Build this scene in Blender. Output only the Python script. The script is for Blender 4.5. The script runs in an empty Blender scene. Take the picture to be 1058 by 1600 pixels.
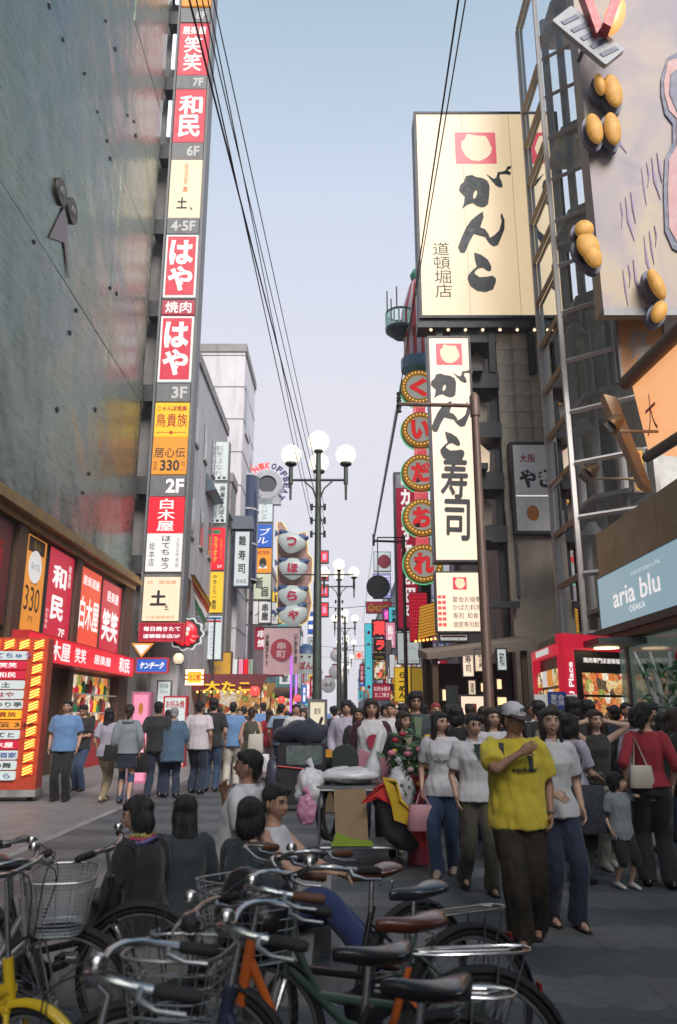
import bpy, math, random, re
from math import sin, cos, pi, radians, sqrt
from mathutils import Vector, Matrix, noise
from mathutils.geometry import tessellate_polygon

random.seed(7)
scene = bpy.context.scene
COL = scene.collection

# ------------------------------------------------------------------ camera
CAM_H = 1.53
PITCH = math.atan(315 / 1200)
camd = bpy.data.cameras.new('camera')
camd.sensor_fit = 'VERTICAL'; camd.sensor_height = 36; camd.sensor_width = 24
camd.lens = 27.0
camd.clip_start = 0.05; camd.clip_end = 3000
camd.dof.use_dof = True
camd.dof.focus_distance = 10.0
camd.dof.aperture_fstop = 2.8
cam = bpy.data.objects.new('camera', camd)
cam.location = (0, 0, CAM_H); cam.rotation_euler = (pi / 2 + PITCH, 0, 0)
COL.objects.link(cam); scene.camera = cam

# ------------------------------------------------------------------ sky
SUN_EL, SUN_AZ = radians(5.0), radians(205)     # low sun behind the camera, dusk
world = bpy.data.worlds.new('World'); scene.world = world; world.use_nodes = True
nt = world.node_tree; nt.nodes.clear()
out = nt.nodes.new('ShaderNodeOutputWorld'); bg = nt.nodes.new('ShaderNodeBackground')
sky = nt.nodes.new('ShaderNodeTexSky'); sky.sky_type = 'NISHITA'; sky.sun_disc = False
sky.sun_elevation = SUN_EL; sky.sun_rotation = SUN_AZ
sky.air_density = 1.0; sky.dust_density = 3.5; sky.ozone_density = 3.0; sky.altitude = 0
# thin even evening haze: dulls the sky towards lavender near the horizon, all round
geo = nt.nodes.new('ShaderNodeNewGeometry'); sep = nt.nodes.new('ShaderNodeSeparateXYZ')
nt.links.new(geo.outputs['Incoming'], sep.inputs[0])
neg = nt.nodes.new('ShaderNodeMath'); neg.operation = 'MULTIPLY'; neg.inputs[1].default_value = -1
nt.links.new(sep.outputs['Z'], neg.inputs[0])
ramp = nt.nodes.new('ShaderNodeValToRGB')
el = ramp.color_ramp.elements
el[0].position = 0.0; el[0].color = (0.73, 0.715, 0.77, 1)
el[1].position = 1.0; el[1].color = (0.15, 0.28, 0.45, 1)
e = el.new(0.40); e.color = (0.69, 0.69, 0.77, 1)
e = el.new(0.60); e.color = (0.56, 0.63, 0.76, 1)
e = el.new(0.75); e.color = (0.37, 0.49, 0.60, 1)
nt.links.new(neg.outputs[0], ramp.inputs[0])
mixn = nt.nodes.new('ShaderNodeMix'); mixn.data_type = 'RGBA'; mixn.inputs[0].default_value = 0.94
mul = nt.nodes.new('ShaderNodeMix'); mul.data_type = 'RGBA'; mul.blend_type = 'MULTIPLY'; mul.inputs[0].default_value = 1
mul.inputs[7].default_value = (0.10, 0.10, 0.10, 1)
nt.links.new(sky.outputs[0], mul.inputs[6])
nt.links.new(mul.outputs[2], mixn.inputs[6]); nt.links.new(ramp.outputs[0], mixn.inputs[7])
nt.links.new(mixn.outputs[2], bg.inputs[0]); bg.inputs[1].default_value = 0.62
nt.links.new(bg.outputs[0], out.inputs[0])

sund = bpy.data.lights.new('sun', 'SUN'); sund.energy = 2.6; sund.angle = radians(32); sund.color = (1.0, 0.93, 0.88)
sun = bpy.data.objects.new('sun', sund); COL.objects.link(sun)
sun.rotation_euler = (radians(90) - radians(38), 0, radians(22))
sun.location = (0, -20, 30)

vs = scene.view_settings
vs.view_transform = 'Standard'; vs.look = 'None'; vs.exposure = 1.0; vs.gamma = 1.0; vs.use_curve_mapping = False
scene.cycles.use_denoising = True
scene.cycles.max_bounces = 6; scene.cycles.diffuse_bounces = 3; scene.cycles.glossy_bounces = 3
scene.cycles.transmission_bounces = 4; scene.cycles.transparent_max_bounces = 8
scene.cycles.caustics_reflective = False; scene.cycles.caustics_refractive = False
scene.cycles.sample_clamp_indirect = 4.0

# ------------------------------------------------------------------ photo pixel -> place
def ray(px, py):
    u = (px - 529) / 1200; v = (800 - py) / 1200
    return Vector((u, cos(PITCH) - v * sin(PITCH), sin(PITCH) + v * cos(PITCH)))
def at(px, py, Y):
    d = ray(px, py); t = Y / d.y
    return Vector((d.x * t, Y, CAM_H + d.z * t))
def at_x(px, py, X):
    d = ray(px, py); t = X / d.x
    return Vector((X, d.y * t, CAM_H + d.z * t))
def gnd(px, py, z=0.0):
    d = ray(px, py); t = (z - CAM_H) / d.z
    return Vector((d.x * t, d.y * t, z))
def rect(px0, px1, py0, py1, Y):
    m = (py0 + py1) / 2
    return at(px0, m, Y).x, at(px1, m, Y).x, at(529, py1, Y).z, at(529, py0, Y).z   # x0 x1 z0 z1

# ------------------------------------------------------------------ materials
MATS = {}
def mat(name, col, rough=0.6, metal=0.0, var=0.12, scale=6.0, bump=0.0, bscale=60.0, emit=0.0, ecol=None, spec=0.5, coat=0.0, stretch=None, trans=0.0, sheen=0.0, grime=0.0):
    if name in MATS: return MATS[name]
    emit *= 0.5          # exposure is one stop up
    m = bpy.data.materials.new(name); m.use_nodes = True
    t = m.node_tree; b = t.nodes['Principled BSDF']
    c = tuple(col) + (1,)
    b.inputs['Base Color'].default_value = c
    b.inputs['Roughness'].default_value = rough; b.inputs['Metallic'].default_value = metal
    b.inputs['Specular IOR Level'].default_value = spec
    if coat: b.inputs['Coat Weight'].default_value = coat; b.inputs['Coat Roughness'].default_value = 0.15
    if trans: b.inputs['Transmission Weight'].default_value = trans
    if sheen: b.inputs['Sheen Weight'].default_value = sheen
    tc = t.nodes.new('ShaderNodeTexCoord'); src = tc.outputs['Object']
    if stretch:
        mp = t.nodes.new('ShaderNodeMapping'); mp.inputs['Scale'].default_value = stretch
        t.links.new(src, mp.inputs[0]); src = mp.outputs[0]
    if var:
        n = t.nodes.new('ShaderNodeTexNoise'); n.inputs['Scale'].default_value = scale; n.inputs['Detail'].default_value = 5
        n.inputs['Roughness'].default_value = 0.65
        t.links.new(src, n.inputs['Vector'])
        r = t.nodes.new('ShaderNodeMapRange'); r.inputs[1].default_value = 0.3; r.inputs[2].default_value = 0.7
        r.inputs[3].default_value = 1 - var; r.inputs[4].default_value = 1 + var
        t.links.new(n.outputs[0], r.inputs[0])
        mx = t.nodes.new('ShaderNodeMix'); mx.data_type = 'RGBA'; mx.blend_type = 'MULTIPLY'; mx.inputs[0].default_value = 1
        mx.inputs[6].default_value = c
        t.links.new(r.outputs[0], mx.inputs[7])
        colout = mx.outputs[2]
        if grime:
            g = t.nodes.new('ShaderNodeTexNoise'); g.inputs['Scale'].default_value = 1.3; g.inputs['Detail'].default_value = 8
            mpg = t.nodes.new('ShaderNodeMapping'); mpg.inputs['Scale'].default_value = (2.2, 2.2, 0.35)
            t.links.new(tc.outputs['Object'], mpg.inputs[0]); t.links.new(mpg.outputs[0], g.inputs['Vector'])
            gr = t.nodes.new('ShaderNodeMapRange'); gr.inputs[1].default_value = 0.48; gr.inputs[2].default_value = 0.75
            gr.inputs[3].default_value = 0; gr.inputs[4].default_value = grime
            t.links.new(g.outputs[0], gr.inputs[0])
            m2 = t.nodes.new('ShaderNodeMix'); m2.data_type = 'RGBA'; m2.inputs[7].default_value = (0.05, 0.045, 0.04, 1)
            t.links.new(gr.outputs[0], m2.inputs[0]); t.links.new(colout, m2.inputs[6]); colout = m2.outputs[2]
        t.links.new(colout, b.inputs['Base Color'])
        if not emit:
            rr = t.nodes.new('ShaderNodeMapRange'); rr.inputs[1].default_value = 0.3; rr.inputs[2].default_value = 0.7
            rr.inputs[3].default_value = max(0.02, rough - 0.08); rr.inputs[4].default_value = min(1, rough + 0.08)
            t.links.new(n.outputs[0], rr.inputs[0]); t.links.new(rr.outputs[0], b.inputs['Roughness'])
    if emit:
        b.inputs['Emission Color'].default_value = tuple(ecol or col) + (1,)
        b.inputs['Emission Strength'].default_value = emit
        if var:   # the tubes behind the face are uneven
            n2 = t.nodes.new('ShaderNodeTexNoise'); n2.inputs['Scale'].default_value = 0.4; n2.inputs['Detail'].default_value = 2
            t.links.new(tc.outputs['Object'], n2.inputs['Vector'])
            r2 = t.nodes.new('ShaderNodeMapRange'); r2.inputs[1].default_value = 0.3; r2.inputs[2].default_value = 0.7
            r2.inputs[3].default_value = emit * 0.95; r2.inputs[4].default_value = emit * 1.05
            t.links.new(n2.outputs[0], r2.inputs[0]); t.links.new(r2.outputs[0], b.inputs['Emission Strength'])
    if bump:
        bn = t.nodes.new('ShaderNodeTexNoise'); bn.inputs['Scale'].default_value = bscale; bn.inputs['Detail'].default_value = 4
        t.links.new(src, bn.inputs['Vector'])
        bp = t.nodes.new('ShaderNodeBump'); bp.inputs['Strength'].default_value = bump; bp.inputs['Distance'].default_value = 0.02
        t.links.new(bn.outputs[0], bp.inputs['Height']); t.links.new(bp.outputs[0], b.inputs['Normal'])
    MATS[name] = m
    return m
def lit(name, col, e=0.55):          # backlit sign face / letters
    return mat(name, tuple(c * 0.55 for c in col), 0.35, emit=e, ecol=col, var=0.05)
def flat(name, col, rough=0.6):
    return mat(name, col, rough, var=0.1, scale=4)

def patch(name, cols, scale, e=.5, stretch=(1, 1, 1)):      # printed photos / packed goods: cells of mixed colours
    m = bpy.data.materials.new(name); m.use_nodes = True; t = m.node_tree; b = t.nodes['Principled BSDF']
    tc = t.nodes.new('ShaderNodeTexCoord'); mp = t.nodes.new('ShaderNodeMapping'); mp.inputs['Scale'].default_value = stretch; t.links.new(tc.outputs['Object'], mp.inputs[0])
    vo = t.nodes.new('ShaderNodeTexVoronoi'); vo.inputs['Scale'].default_value = scale; t.links.new(mp.outputs[0], vo.inputs['Vector'])
    sp_ = t.nodes.new('ShaderNodeSeparateColor'); t.links.new(vo.outputs['Color'], sp_.inputs[0])
    r = t.nodes.new('ShaderNodeValToRGB'); r.color_ramp.interpolation = 'CONSTANT'
    for i, c in enumerate(cols):
        el_ = r.color_ramp.elements[i] if i < 2 else r.color_ramp.elements.new(.99)
        el_.position = i / len(cols); el_.color = tuple(c) + (1,)
    t.links.new(sp_.outputs[0], r.inputs[0])
    n = t.nodes.new('ShaderNodeTexNoise'); n.inputs['Scale'].default_value = scale * 3; n.inputs['Detail'].default_value = 4; t.links.new(mp.outputs[0], n.inputs['Vector'])
    mx = t.nodes.new('ShaderNodeMix'); mx.data_type = 'RGBA'; mx.blend_type = 'MULTIPLY'; mx.inputs[0].default_value = .8; t.links.new(r.outputs[0], mx.inputs[6])
    mr = t.nodes.new('ShaderNodeMapRange'); mr.inputs[1].default_value = .3; mr.inputs[2].default_value = .7; mr.inputs[3].default_value = .35; mr.inputs[4].default_value = 1.5; t.links.new(n.outputs[0], mr.inputs[0]); t.links.new(mr.outputs[0], mx.inputs[7])
    t.links.new(mx.outputs[2], b.inputs['Base Color']); t.links.new(mx.outputs[2], b.inputs['Emission Color']); b.inputs['Emission Strength'].default_value = e * .5; b.inputs['Roughness'].default_value = .4
    return m
FOODC = [(.60, .30, .10), (.75, .55, .25), (.45, .10, .05), (.80, .74, .60), (.12, .08, .05), (.30, .36, .08), (.70, .20, .06)]
# ------------------------------------------------------------------ mesh builder
STUFF = {'tray_lamps', 'bulbs', 'bulb_string', 'rim_bulbs', 'spots', 'strokes', 'link_bars', 'leaves', 'spokes', 'neon_lattice', 'tile_joint', 'bay_band', 'insulators'}
class MB:
    def __init__(s): s.v = []; s.f = []; s.m = []
    def add(s, vs_, fs, mi=0):
        n = len(s.v); s.v.extend([tuple(p) for p in vs_]); s.f.extend([tuple(i + n for i in f) for f in fs]); s.m.extend([mi] * len(fs)); return s
    def box(s, x0, x1, y0, y1, z0, z1, mi=0, M=None):
        p = [Vector((x, y, z)) for z in (z0, z1) for y in (y0, y1) for x in (x0, x1)]
        if M is not None: p = [M @ q for q in p]
        return s.add(p, [(0, 2, 3, 1), (4, 5, 7, 6), (0, 1, 5, 4), (2, 6, 7, 3), (0, 4, 6, 2), (1, 3, 7, 5)], mi)
    def rbox(s, x0, x1, y0, y1, z0, z1, r=0.02, mi=0, M=None, n=3):   # box rounded in XZ outline, bevelled front
        pts = []
        for cx, cz, a0 in ((x1 - r, z1 - r, 0), (x0 + r, z1 - r, pi / 2), (x0 + r, z0 + r, pi), (x1 - r, z0 + r, 1.5 * pi)):
            for k in range(n + 1):
                a = a0 + pi / 2 * k / n; pts.append((cx + r * cos(a), cz + r * sin(a)))
        return s.prism(pts, y0, y1, mi, M)
    def prism(s, poly, y0, y1, mi=0, M=None, holes=()):
        loops = [list(poly)] + [list(h) for h in holes]
        flatp = [p for l in loops for p in l]; N = len(flatp)
        tris = tessellate_polygon([[Vector((p[0], p[1], 0)) for p in l] for l in loops])
        vv = [Vector((p[0], y0, p[1])) for p in flatp] + [Vector((p[0], y1, p[1])) for p in flatp]
        if M is not None: vv = [M @ q for q in vv]
        ff = []
        for t in tris:
            a, b, c = t
            ar = (flatp[b][0] - flatp[a][0]) * (flatp[c][1] - flatp[a][1]) - (flatp[c][0] - flatp[a][0]) * (flatp[b][1] - flatp[a][1])
            if ar < 0: a, b, c = a, c, b
            ff.append((a, b, c)); ff.append((a + N, c + N, b + N))
        k = 0
        for l in loops:
            L = len(l)
            for i in range(L):
                a = k + i; b = k + (i + 1) % L
                ff.append((a, a + N, b + N, b))
            k += L
        return s.add(vv, ff, mi)
    def tube(s, pts, r, n=8, mi=0, cap=True, closed=False, M=None, ell=None):
        P = [Vector(p) for p in pts]; K = len(P)
        R = r if isinstance(r, (list, tuple)) else [r] * K
        vv = []; ff = []
        up = Vector((0, 0, 1)); prev = None
        for i in range(K):
            if closed: t = P[(i + 1) % K] - P[i - 1]
            else: t = P[min(i + 1, K - 1)] - P[max(i - 1, 0)]
            if t.length < 1e-9: t = Vector((0, 0, 1))
            t.normalize()
            if prev is None:
                a = up if abs(t.z) < 0.9 else Vector((0, 1, 0))
                nx = a.cross(t).normalized()
            else:
                nx = prev - t * prev.dot(t)
                nx = nx.normalized() if nx.length > 1e-6 else t.orthogonal().normalized()
            prev = nx; ny = t.cross(nx)
            rr = R[i]; ra, rb = (rr if isinstance(rr, (tuple, list)) else (rr, rr))
            for k in range(n):
                a = 2 * pi * k / n
                vv.append(P[i] + nx * cos(a) * ra + ny * sin(a) * rb)
        for i in range(K if closed else K - 1):
            j = (i + 1) % K
            for k in range(n):
                ff.append((i * n + k, i * n + (k + 1) % n, j * n + (k + 1) % n, j * n + k))
        if cap and not closed:
            ff.append(tuple(range(n - 1, -1, -1))); ff.append(tuple((K - 1) * n + k for k in range(n)))
        if M is not None: vv = [M @ q for q in vv]
        return s.add(vv, ff, mi)
    def rings(s, secs, n=16, mi=0, M=None, pw=1.0):   # stacked ellipses (cx,cy,z,rx,ry)
        vv = []; ff = []; K = len(secs)
        for (cx, cy, z, rx, ry) in secs:
            for k in range(n):
                a = 2 * pi * k / n; c, d = cos(a), sin(a)
                if pw != 1.0: c = math.copysign(abs(c) ** pw, c); d = math.copysign(abs(d) ** pw, d)
                vv.append(Vector((cx + rx * c, cy + ry * d, z)))
        for i in range(K - 1):
            for k in range(n):
                ff.append((i * n + k, i * n + (k + 1) % n, (i + 1) * n + (k + 1) % n, (i + 1) * n + k))
        ff.append(tuple(range(n - 1, -1, -1))); ff.append(tuple((K - 1) * n + k for k in range(n)))
        if M is not None: vv = [M @ q for q in vv]
        return s.add(vv, ff, mi)
    def ball(s, c, r, nu=16, nv=10, mi=0, M=None, fn=None):
        c = Vector(c); r = r if isinstance(r, (tuple, list)) else (r, r, r)
        vv = []; ff = []
        for j in range(nv + 1):
            th = pi * j / nv
            for i in range(nu):
                ph = 2 * pi * i / nu
                p = Vector((r[0] * sin(th) * cos(ph), r[1] * sin(th) * sin(ph), r[2] * cos(th)))
                if fn: p = fn(p)
                vv.append(c + p if M is None else M @ (c + p))
        for j in range(nv):
            for i in range(nu):
                a = j * nu + i; b = j * nu + (i + 1) % nu
                if j == 0: ff.append((a, a + nu, b + nu))
                elif j == nv - 1: ff.append((a, a + nu, b))
                else: ff.append((a, a + nu, b + nu, b))
        return s.add(vv, ff, mi)
    def disc(s, c, r, y0, y1, n=28, mi=0, M=None, r_in=None):   # disc in XZ
        poly = [(c[0] + r * cos(2 * pi * k / n), c[1] + r * sin(2 * pi * k / n)) for k in range(n)]
        h = ()
        if r_in: h = ([(c[0] + r_in * cos(-2 * pi * k / n), c[1] + r_in * sin(-2 * pi * k / n)) for k in range(n)],)
        return s.prism(poly, y0, y1, mi, M, h)
    def build(s, name, mats, parent=None, smooth=False, w=False, loc=None, ang=35):
        me = bpy.data.meshes.new(name); me.from_pydata(s.v, [], s.f)
        ms = mats if isinstance(mats, (list, tuple)) else [mats]
        for m_ in ms: me.materials.append(m_)
        if len(ms) > 1: me.polygons.foreach_set('material_index', s.m)
        if smooth:
            me.polygons.foreach_set('use_smooth', [True] * len(me.polygons))
            if ang: me.set_sharp_from_angle(angle=radians(ang))
        me.update()
        o = link(name, me, parent, w, loc)
        if name in STUFF: o['kind'] = 'stuff'
        return o
def link(name, me, parent=None, w=False, loc=None):
    o = bpy.data.objects.new(name, me); COL.objects.link(o)
    if parent is not None:
        o.parent = parent
        if w and parent.parent is None and parent.type == 'EMPTY': o.location = -parent.location
    if loc is not None: o.location = loc
    return o
def tag(o, label, cat, group=None):
    o['label'] = label; o['category'] = cat
    if group: o['group'] = group
    return o
def thing(name, label, cat, loc=(0, 0, 0), rz=0.0, group=None):
    o = bpy.data.objects.new(name, None); COL.objects.link(o)
    o.empty_display_size = 0.1; o.location = loc; o.rotation_euler = (0, 0, rz)
    return tag(o, label, cat, group)
def struct(o): o['kind'] = 'structure'; return o
def kids(o): return [c for c in bpy.data.objects if c.parent is o]
CHILD = {}
def copy_tree(o, children, parent=None):
    c = o.copy(); COL.objects.link(c); c.parent = parent
    for ch in children.get(o.name, ()): copy_tree(ch, children, c)
    return c
def child_map():
    d = {}
    for o in bpy.data.objects:
        if o.parent: d.setdefault(o.parent.name, []).append(o)
    return d

# ------------------------------------------------------------------ lettering
GLY = {}
def glyph(s, off=0.0, res=3, sp=1.0):
    k = (s, off, sp)
    if k in GLY: return GLY[k]
    kanji = any(ord(c) >= 0x4e00 for c in s); bold = off if kanji else 0.0     # dense characters are thickened by layered prints
    cu = bpy.data.curves.new('lettering', 'FONT'); cu.body = s; cu.size = 1; cu.offset = 0.0 if kanji else off; cu.resolution_u = res
    cu.align_x = 'CENTER'; cu.space_line = sp
    o = bpy.data.objects.new('lettering', cu)
    me = bpy.data.meshes.new_from_object(o)
    v = [tuple(p.co) for p in me.vertices]; f = [tuple(p.vertices) for p in me.polygons]
    bpy.data.objects.remove(o); bpy.data.curves.remove(cu); bpy.data.meshes.remove(me)
    if bold:
        n0 = len(v); v0, f0 = v, f; v, f = list(v0), list(f0)
        for i, (dx, dy) in enumerate(((1, 0), (-1, 0), (0, 1), (0, -1))):
            v += [(p[0] + dx * bold * .8, p[1] + dy * bold * .8, -.0008 * (i + 1)) for p in v0]; f += [tuple(q + n0 * (i + 1) for q in t_) for t_ in f0]
    xs = [p[0] for p in v] or [0, 1]; ys = [p[1] for p in v] or [0, 1]
    GLY[k] = (v, f, min(xs), max(xs), min(ys), max(ys))
    return GLY[k]
def addtxt(mb, s, cx, cz, w, h, y, off=0.0, vert=False, slant=0.0, keep=False, mi=0, M=None, wob=0.0, sp=1.0):
    """flat print fitted into a w x h box centred at (cx, cz) in the plane y"""
    if vert: s = '\n'.join(s)
    v, f, x0, x1, z0, z1 = glyph(s, off, sp=sp)
    sx = w / max(1e-6, x1 - x0); sz = h / max(1e-6, z1 - z0)
    if keep: sx = sz = min(sx, sz)
    mx, mz = (x0 + x1) / 2, (z0 + z1) / 2
    out_ = []
    for p in v:
        x = (p[0] - mx) * sx; z = (p[1] - mz) * sz
        if wob: x += wob * w * noise.noise(Vector((p[0] * 1.7, p[1] * 1.7, 3))); z += wob * w * noise.noise(Vector((p[0] * 1.7, p[1] * 1.7, 9)))
        q = Vector((cx + x + slant * z, y + p[2], cz + z))
        out_.append(M @ q if M is not None else q)
    mb.add(out_, f, mi)
def txt(parent, s, cx, cz, w, h, material, y=-0.03, name='lettering', wd=False, **k):
    mb = MB(); addtxt(mb, s, cx, cz, w, h, y, **k)
    return mb.build(name, material, parent, w=wd)
# ================================================================== palette
STEEL = mat('painted_steel_grey', (0.16, 0.165, 0.17), 0.5, 0.3, var=0.15, grime=0.35)
DSTEEL = mat('dark_steel', (0.045, 0.047, 0.05), 0.5, 0.4, var=0.2)
CONC = mat('concrete_grey', (0.30, 0.295, 0.285), 0.85, var=0.15, scale=2, bump=0.2, grime=0.5)
LCONC = mat('pale_concrete', (0.46, 0.45, 0.47), 0.85, var=0.1, scale=2, bump=0.15, grime=0.3)
BEIGE = mat('beige_render', (0.44, 0.385, 0.315), 0.8, var=0.12, scale=2, grime=0.35)
TILEM = mat('stained_wall_tile', (0.50, 0.45, 0.36), 0.55, var=0.18, scale=3, grime=0.5)
BRASS = mat('aged_brass', (0.30, 0.21, 0.07), 0.45, 0.7, var=0.25, scale=5, grime=0.4)
BROWN = mat('brown_timber', (0.10, 0.055, 0.03), 0.6, var=0.25, scale=5, stretch=(6, 6, 0.6))
BRICK = mat('dark_brown_brick', (0.11, 0.062, 0.045), 0.8, var=0.2, scale=14, bump=0.3)
REDP = mat('red_paint', (0.50, 0.030, 0.035), 0.45, var=0.12)
WHITEP = mat('white_paint', (0.75, 0.74, 0.72), 0.5, var=0.08)
BLACKP = mat('black_paint', (0.02, 0.02, 0.022), 0.4, var=0.15)
INK = mat('sign_ink', (0.018, 0.022, 0.024), 0.5, var=0.1)
REDINK = flat('red_ink', (0.42, 0.02, 0.02)); ORINK = flat('orange_ink', (0.62, 0.22, 0.05)); BLINK = flat('blue_ink', (0.03, 0.09, 0.35))
GREYINK = flat('grey_ink', (0.25, 0.24, 0.22)); YEINK = flat('yellow_ink', (0.65, 0.45, 0.05)); GRINK = flat('green_ink', (0.03, 0.25, 0.12))
MTL = {'k': INK, 'r': REDINK, 'o': ORINK, 'b': BLINK, 'g': GREYINK, 'y': YEINK, 'n': GRINK}
L_RED = lit('backlit_red', (0.52, 0.018, 0.045), 0.85)
L_RED2 = lit('backlit_scarlet', (0.72, 0.015, 0.030), 1.0)
L_DRED = lit('dim_crimson', (0.35, 0.012, 0.040), 0.75)
L_WHITE = lit('backlit_white', (0.80, 0.80, 0.78), 0.62)
L_COOL = lit('backlit_cool_white', (0.66, 0.74, 0.74), 0.55)
L_CREAM = lit('backlit_cream', (0.90, 0.70, 0.50), 0.70)
L_GANKO = lit('backlit_ivory', (0.88, 0.68, 0.42), 0.74)
L_GANKO2 = lit('backlit_warm_ivory', (0.95, 0.74, 0.56), 0.86)
L_YEL = lit('backlit_yellow', (0.82, 0.50, 0.03), 0.75)
L_ORG = lit('backlit_orange', (0.80, 0.30, 0.035), 0.70)
L_BLUE = lit('backlit_blue', (0.03, 0.12, 0.50), 0.7)
L_SKYB = lit('backlit_sky_blue', (0.36, 0.58, 0.68), 0.55)
L_CYAN = lit('backlit_cyan', (0.10, 0.62, 0.72), 0.75)
L_PINK = lit('backlit_pink', (0.85, 0.30, 0.45), 0.7)
L_LET = lit('glowing_white_letters', (0.92, 0.86, 0.84), 0.85)
L_NRED = lit('neon_red', (1.0, 0.06, 0.06), 1.2)
L_NPINK = lit('neon_pink', (1.0, 0.16, 0.60), 1.2)
L_NGRN = lit('neon_green', (0.20, 0.80, 0.35), 0.7)
L_BULB = lit('amber_bulb', (1.0, 0.42, 0.08), 3.0)
L_WARM = lit('warm_lamp', (1.0, 0.72, 0.40), 3.0)
L_GLOBE = lit('opal_globe', (1.0, 0.88, 0.74), 1.35)
L_TUBE = lit('tube_lamp', (0.75, 0.85, 1.0), 1.3)
L_SHOP = lit('shop_light', (1.0, 0.70, 0.36), 1.2)
MTL.update({'w': L_LET, 'R': L_NRED})
GLASS = mat('window_glass', (0.035, 0.045, 0.055), 0.08, 0.0, var=0.1, spec=0.8, coat=0.5)

def texts_on(face, x0, x1, z0, z1, y, texts, wd=False, M=None):
    W, H = x1 - x0, z1 - z0
    for t in texts:
        s, fx, fz, fw, fh, mk = t[:6]; kw = t[6] if len(t) > 6 else {}
        mb = MB(); addtxt(mb, s, x0 + fx * W, z1 - fz * H, fw * W, fh * H, y, **kw)
        mb.build('lettering', MTL[mk] if isinstance(mk, str) else mk, face)
V = {'vert': True, 'off': 0.02}
B = {'off': 0.03}; BV = {'vert': True, 'off': 0.04}
def frame(mb, x0, x1, y0, y1, z0, z1, t):
    mb.box(x0, x1, y0, y1, z0, z0 + t); mb.box(x0, x1, y0, y1, z1 - t, z1)
    mb.box(x0, x0 + t, y0, y1, z0 + t, z1 - t); mb.box(x1 - t, x1, y0, y1, z0 + t, z1 - t)
def sgn(name, label, cat, r, Y, face, texts=(), case=STEEL, d=0.25, group=None, fr=0.05, rz=0.0, extra=None):
    """free standing / projecting box sign; r = (x0,x1,z0,z1) world"""
    x0, x1, z0, z1 = r; cx = (x0 + x1) / 2; W = x1 - x0; H = z1 - z0
    root = thing(name, label, cat, (cx, Y, z0), rz, group)
    mb = MB(); mb.box(-W / 2, W / 2, 0.02, d, 0, H); frame(mb, -W / 2 - 0.004, W / 2 + 0.004, -0.03, 0.02 - 0.002, -0.004, H + 0.004, fr)
    mb.build('casing', case, root)
    f = MB().rbox(-W / 2 + fr - 0.004, W / 2 - fr + 0.004, -0.012, 0.018, fr - 0.004, H - fr + 0.004, 0.01).build('sign_face', face, root)
    texts_on(f, -W / 2 + fr, W / 2 - fr, fr, H - fr, -0.017, texts)
    if extra: extra(f, W, H)
    return root
def P(px0, px1, py0, py1, Y): return rect(px0, px1, py0, py1, Y)

# ================================================================== ground
gm = bpy.data.materials.new('paved_street'); gm.use_nodes = True
t = gm.node_tree; b = t.nodes['Principled BSDF']
tc = t.nodes.new('ShaderNodeTexCoord'); sx = t.nodes.new('ShaderNodeSeparateXYZ'); t.links.new(tc.outputs['Object'], sx.inputs[0])
def mth(op, a, b_=None, c=None):
    n = t.nodes.new('ShaderNodeMath'); n.operation = op
    for i, q in enumerate((a, b_, c)):
        if q is None: continue
        if isinstance(q, (int, float)): n.inputs[i].default_value = q
        else: t.links.new(q, n.inputs[i])
    return n.outputs[0]
nw = t.nodes.new('ShaderNodeTexNoise'); nw.inputs['Scale'].default_value = 0.8; nw.inputs['Detail'].default_value = 3; t.links.new(tc.outputs['Object'], nw.inputs['Vector'])
sc_ = mth('MULTIPLY', mth('ABSOLUTE', mth('SINE', mth('MULTIPLY', sx.outputs['X'], pi / 0.30))), 0.07)
band = mth('FRACT', mth('MULTIPLY', mth('ADD', mth('ADD', sx.outputs['Y'], sc_), mth('MULTIPLY', nw.outputs[0], 0.5)), 1 / 1.1))
lightb = mth('GREATER_THAN', band, 0.52)
edge = mth('MULTIPLY', mth('LESS_THAN', mth('ABSOLUTE', mth('SUBTRACT', band, 0.25)), 0.10), 0.4)
inlane = mth('GREATER_THAN', sx.outputs['X'], -3.6)
k1 = mth('MULTIPLY', mth('SUBTRACT', lightb, edge), inlane)
br = t.nodes.new('ShaderNodeTexBrick'); br.inputs['Scale'].default_value = 1.0
br.inputs['Brick Width'].default_value = 0.21; br.inputs['Row Height'].default_value = 0.105; br.inputs['Mortar Size'].default_value = 0.006
br.inputs['Color1'].default_value = (0.94, 0.94, 0.94, 1); br.inputs['Color2'].default_value = (1.06, 1.06, 1.06, 1); br.inputs['Mortar'].default_value = (0.82, 0.82, 0.82, 1)
t.links.new(tc.outputs['Object'], br.inputs['Vector'])
cr = t.nodes.new('ShaderNodeMix'); cr.data_type = 'RGBA'; cr.inputs[6].default_value = (0.082, 0.094, 0.104, 1); cr.inputs[7].default_value = (0.135, 0.142, 0.145, 1)
t.links.new(k1, cr.inputs[0])
side = t.nodes.new('ShaderNodeMix'); side.data_type = 'RGBA'; side.inputs[6].default_value = (0.22, 0.22, 0.22, 1)
t.links.new(inlane, side.inputs[0]); t.links.new(cr.outputs[2], side.inputs[7])
mm = t.nodes.new('ShaderNodeMix'); mm.data_type = 'RGBA'; mm.blend_type = 'MULTIPLY'; mm.inputs[0].default_value = 1
t.links.new(side.outputs[2], mm.inputs[6]); t.links.new(br.outputs[0], mm.inputs[7])
dn = t.nodes.new('ShaderNodeTexNoise'); dn.inputs['Scale'].default_value = 1.7; dn.inputs['Detail'].default_value = 9; dn.inputs['Roughness'].default_value = 0.7
t.links.new(tc.outputs['Object'], dn.inputs['Vector'])
dr = t.nodes.new('ShaderNodeMapRange'); dr.inputs[1].default_value = 0.3; dr.inputs[2].default_value = 0.7; dr.inputs[3].default_value = 0.72; dr.inputs[4].default_value = 1.2
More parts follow.
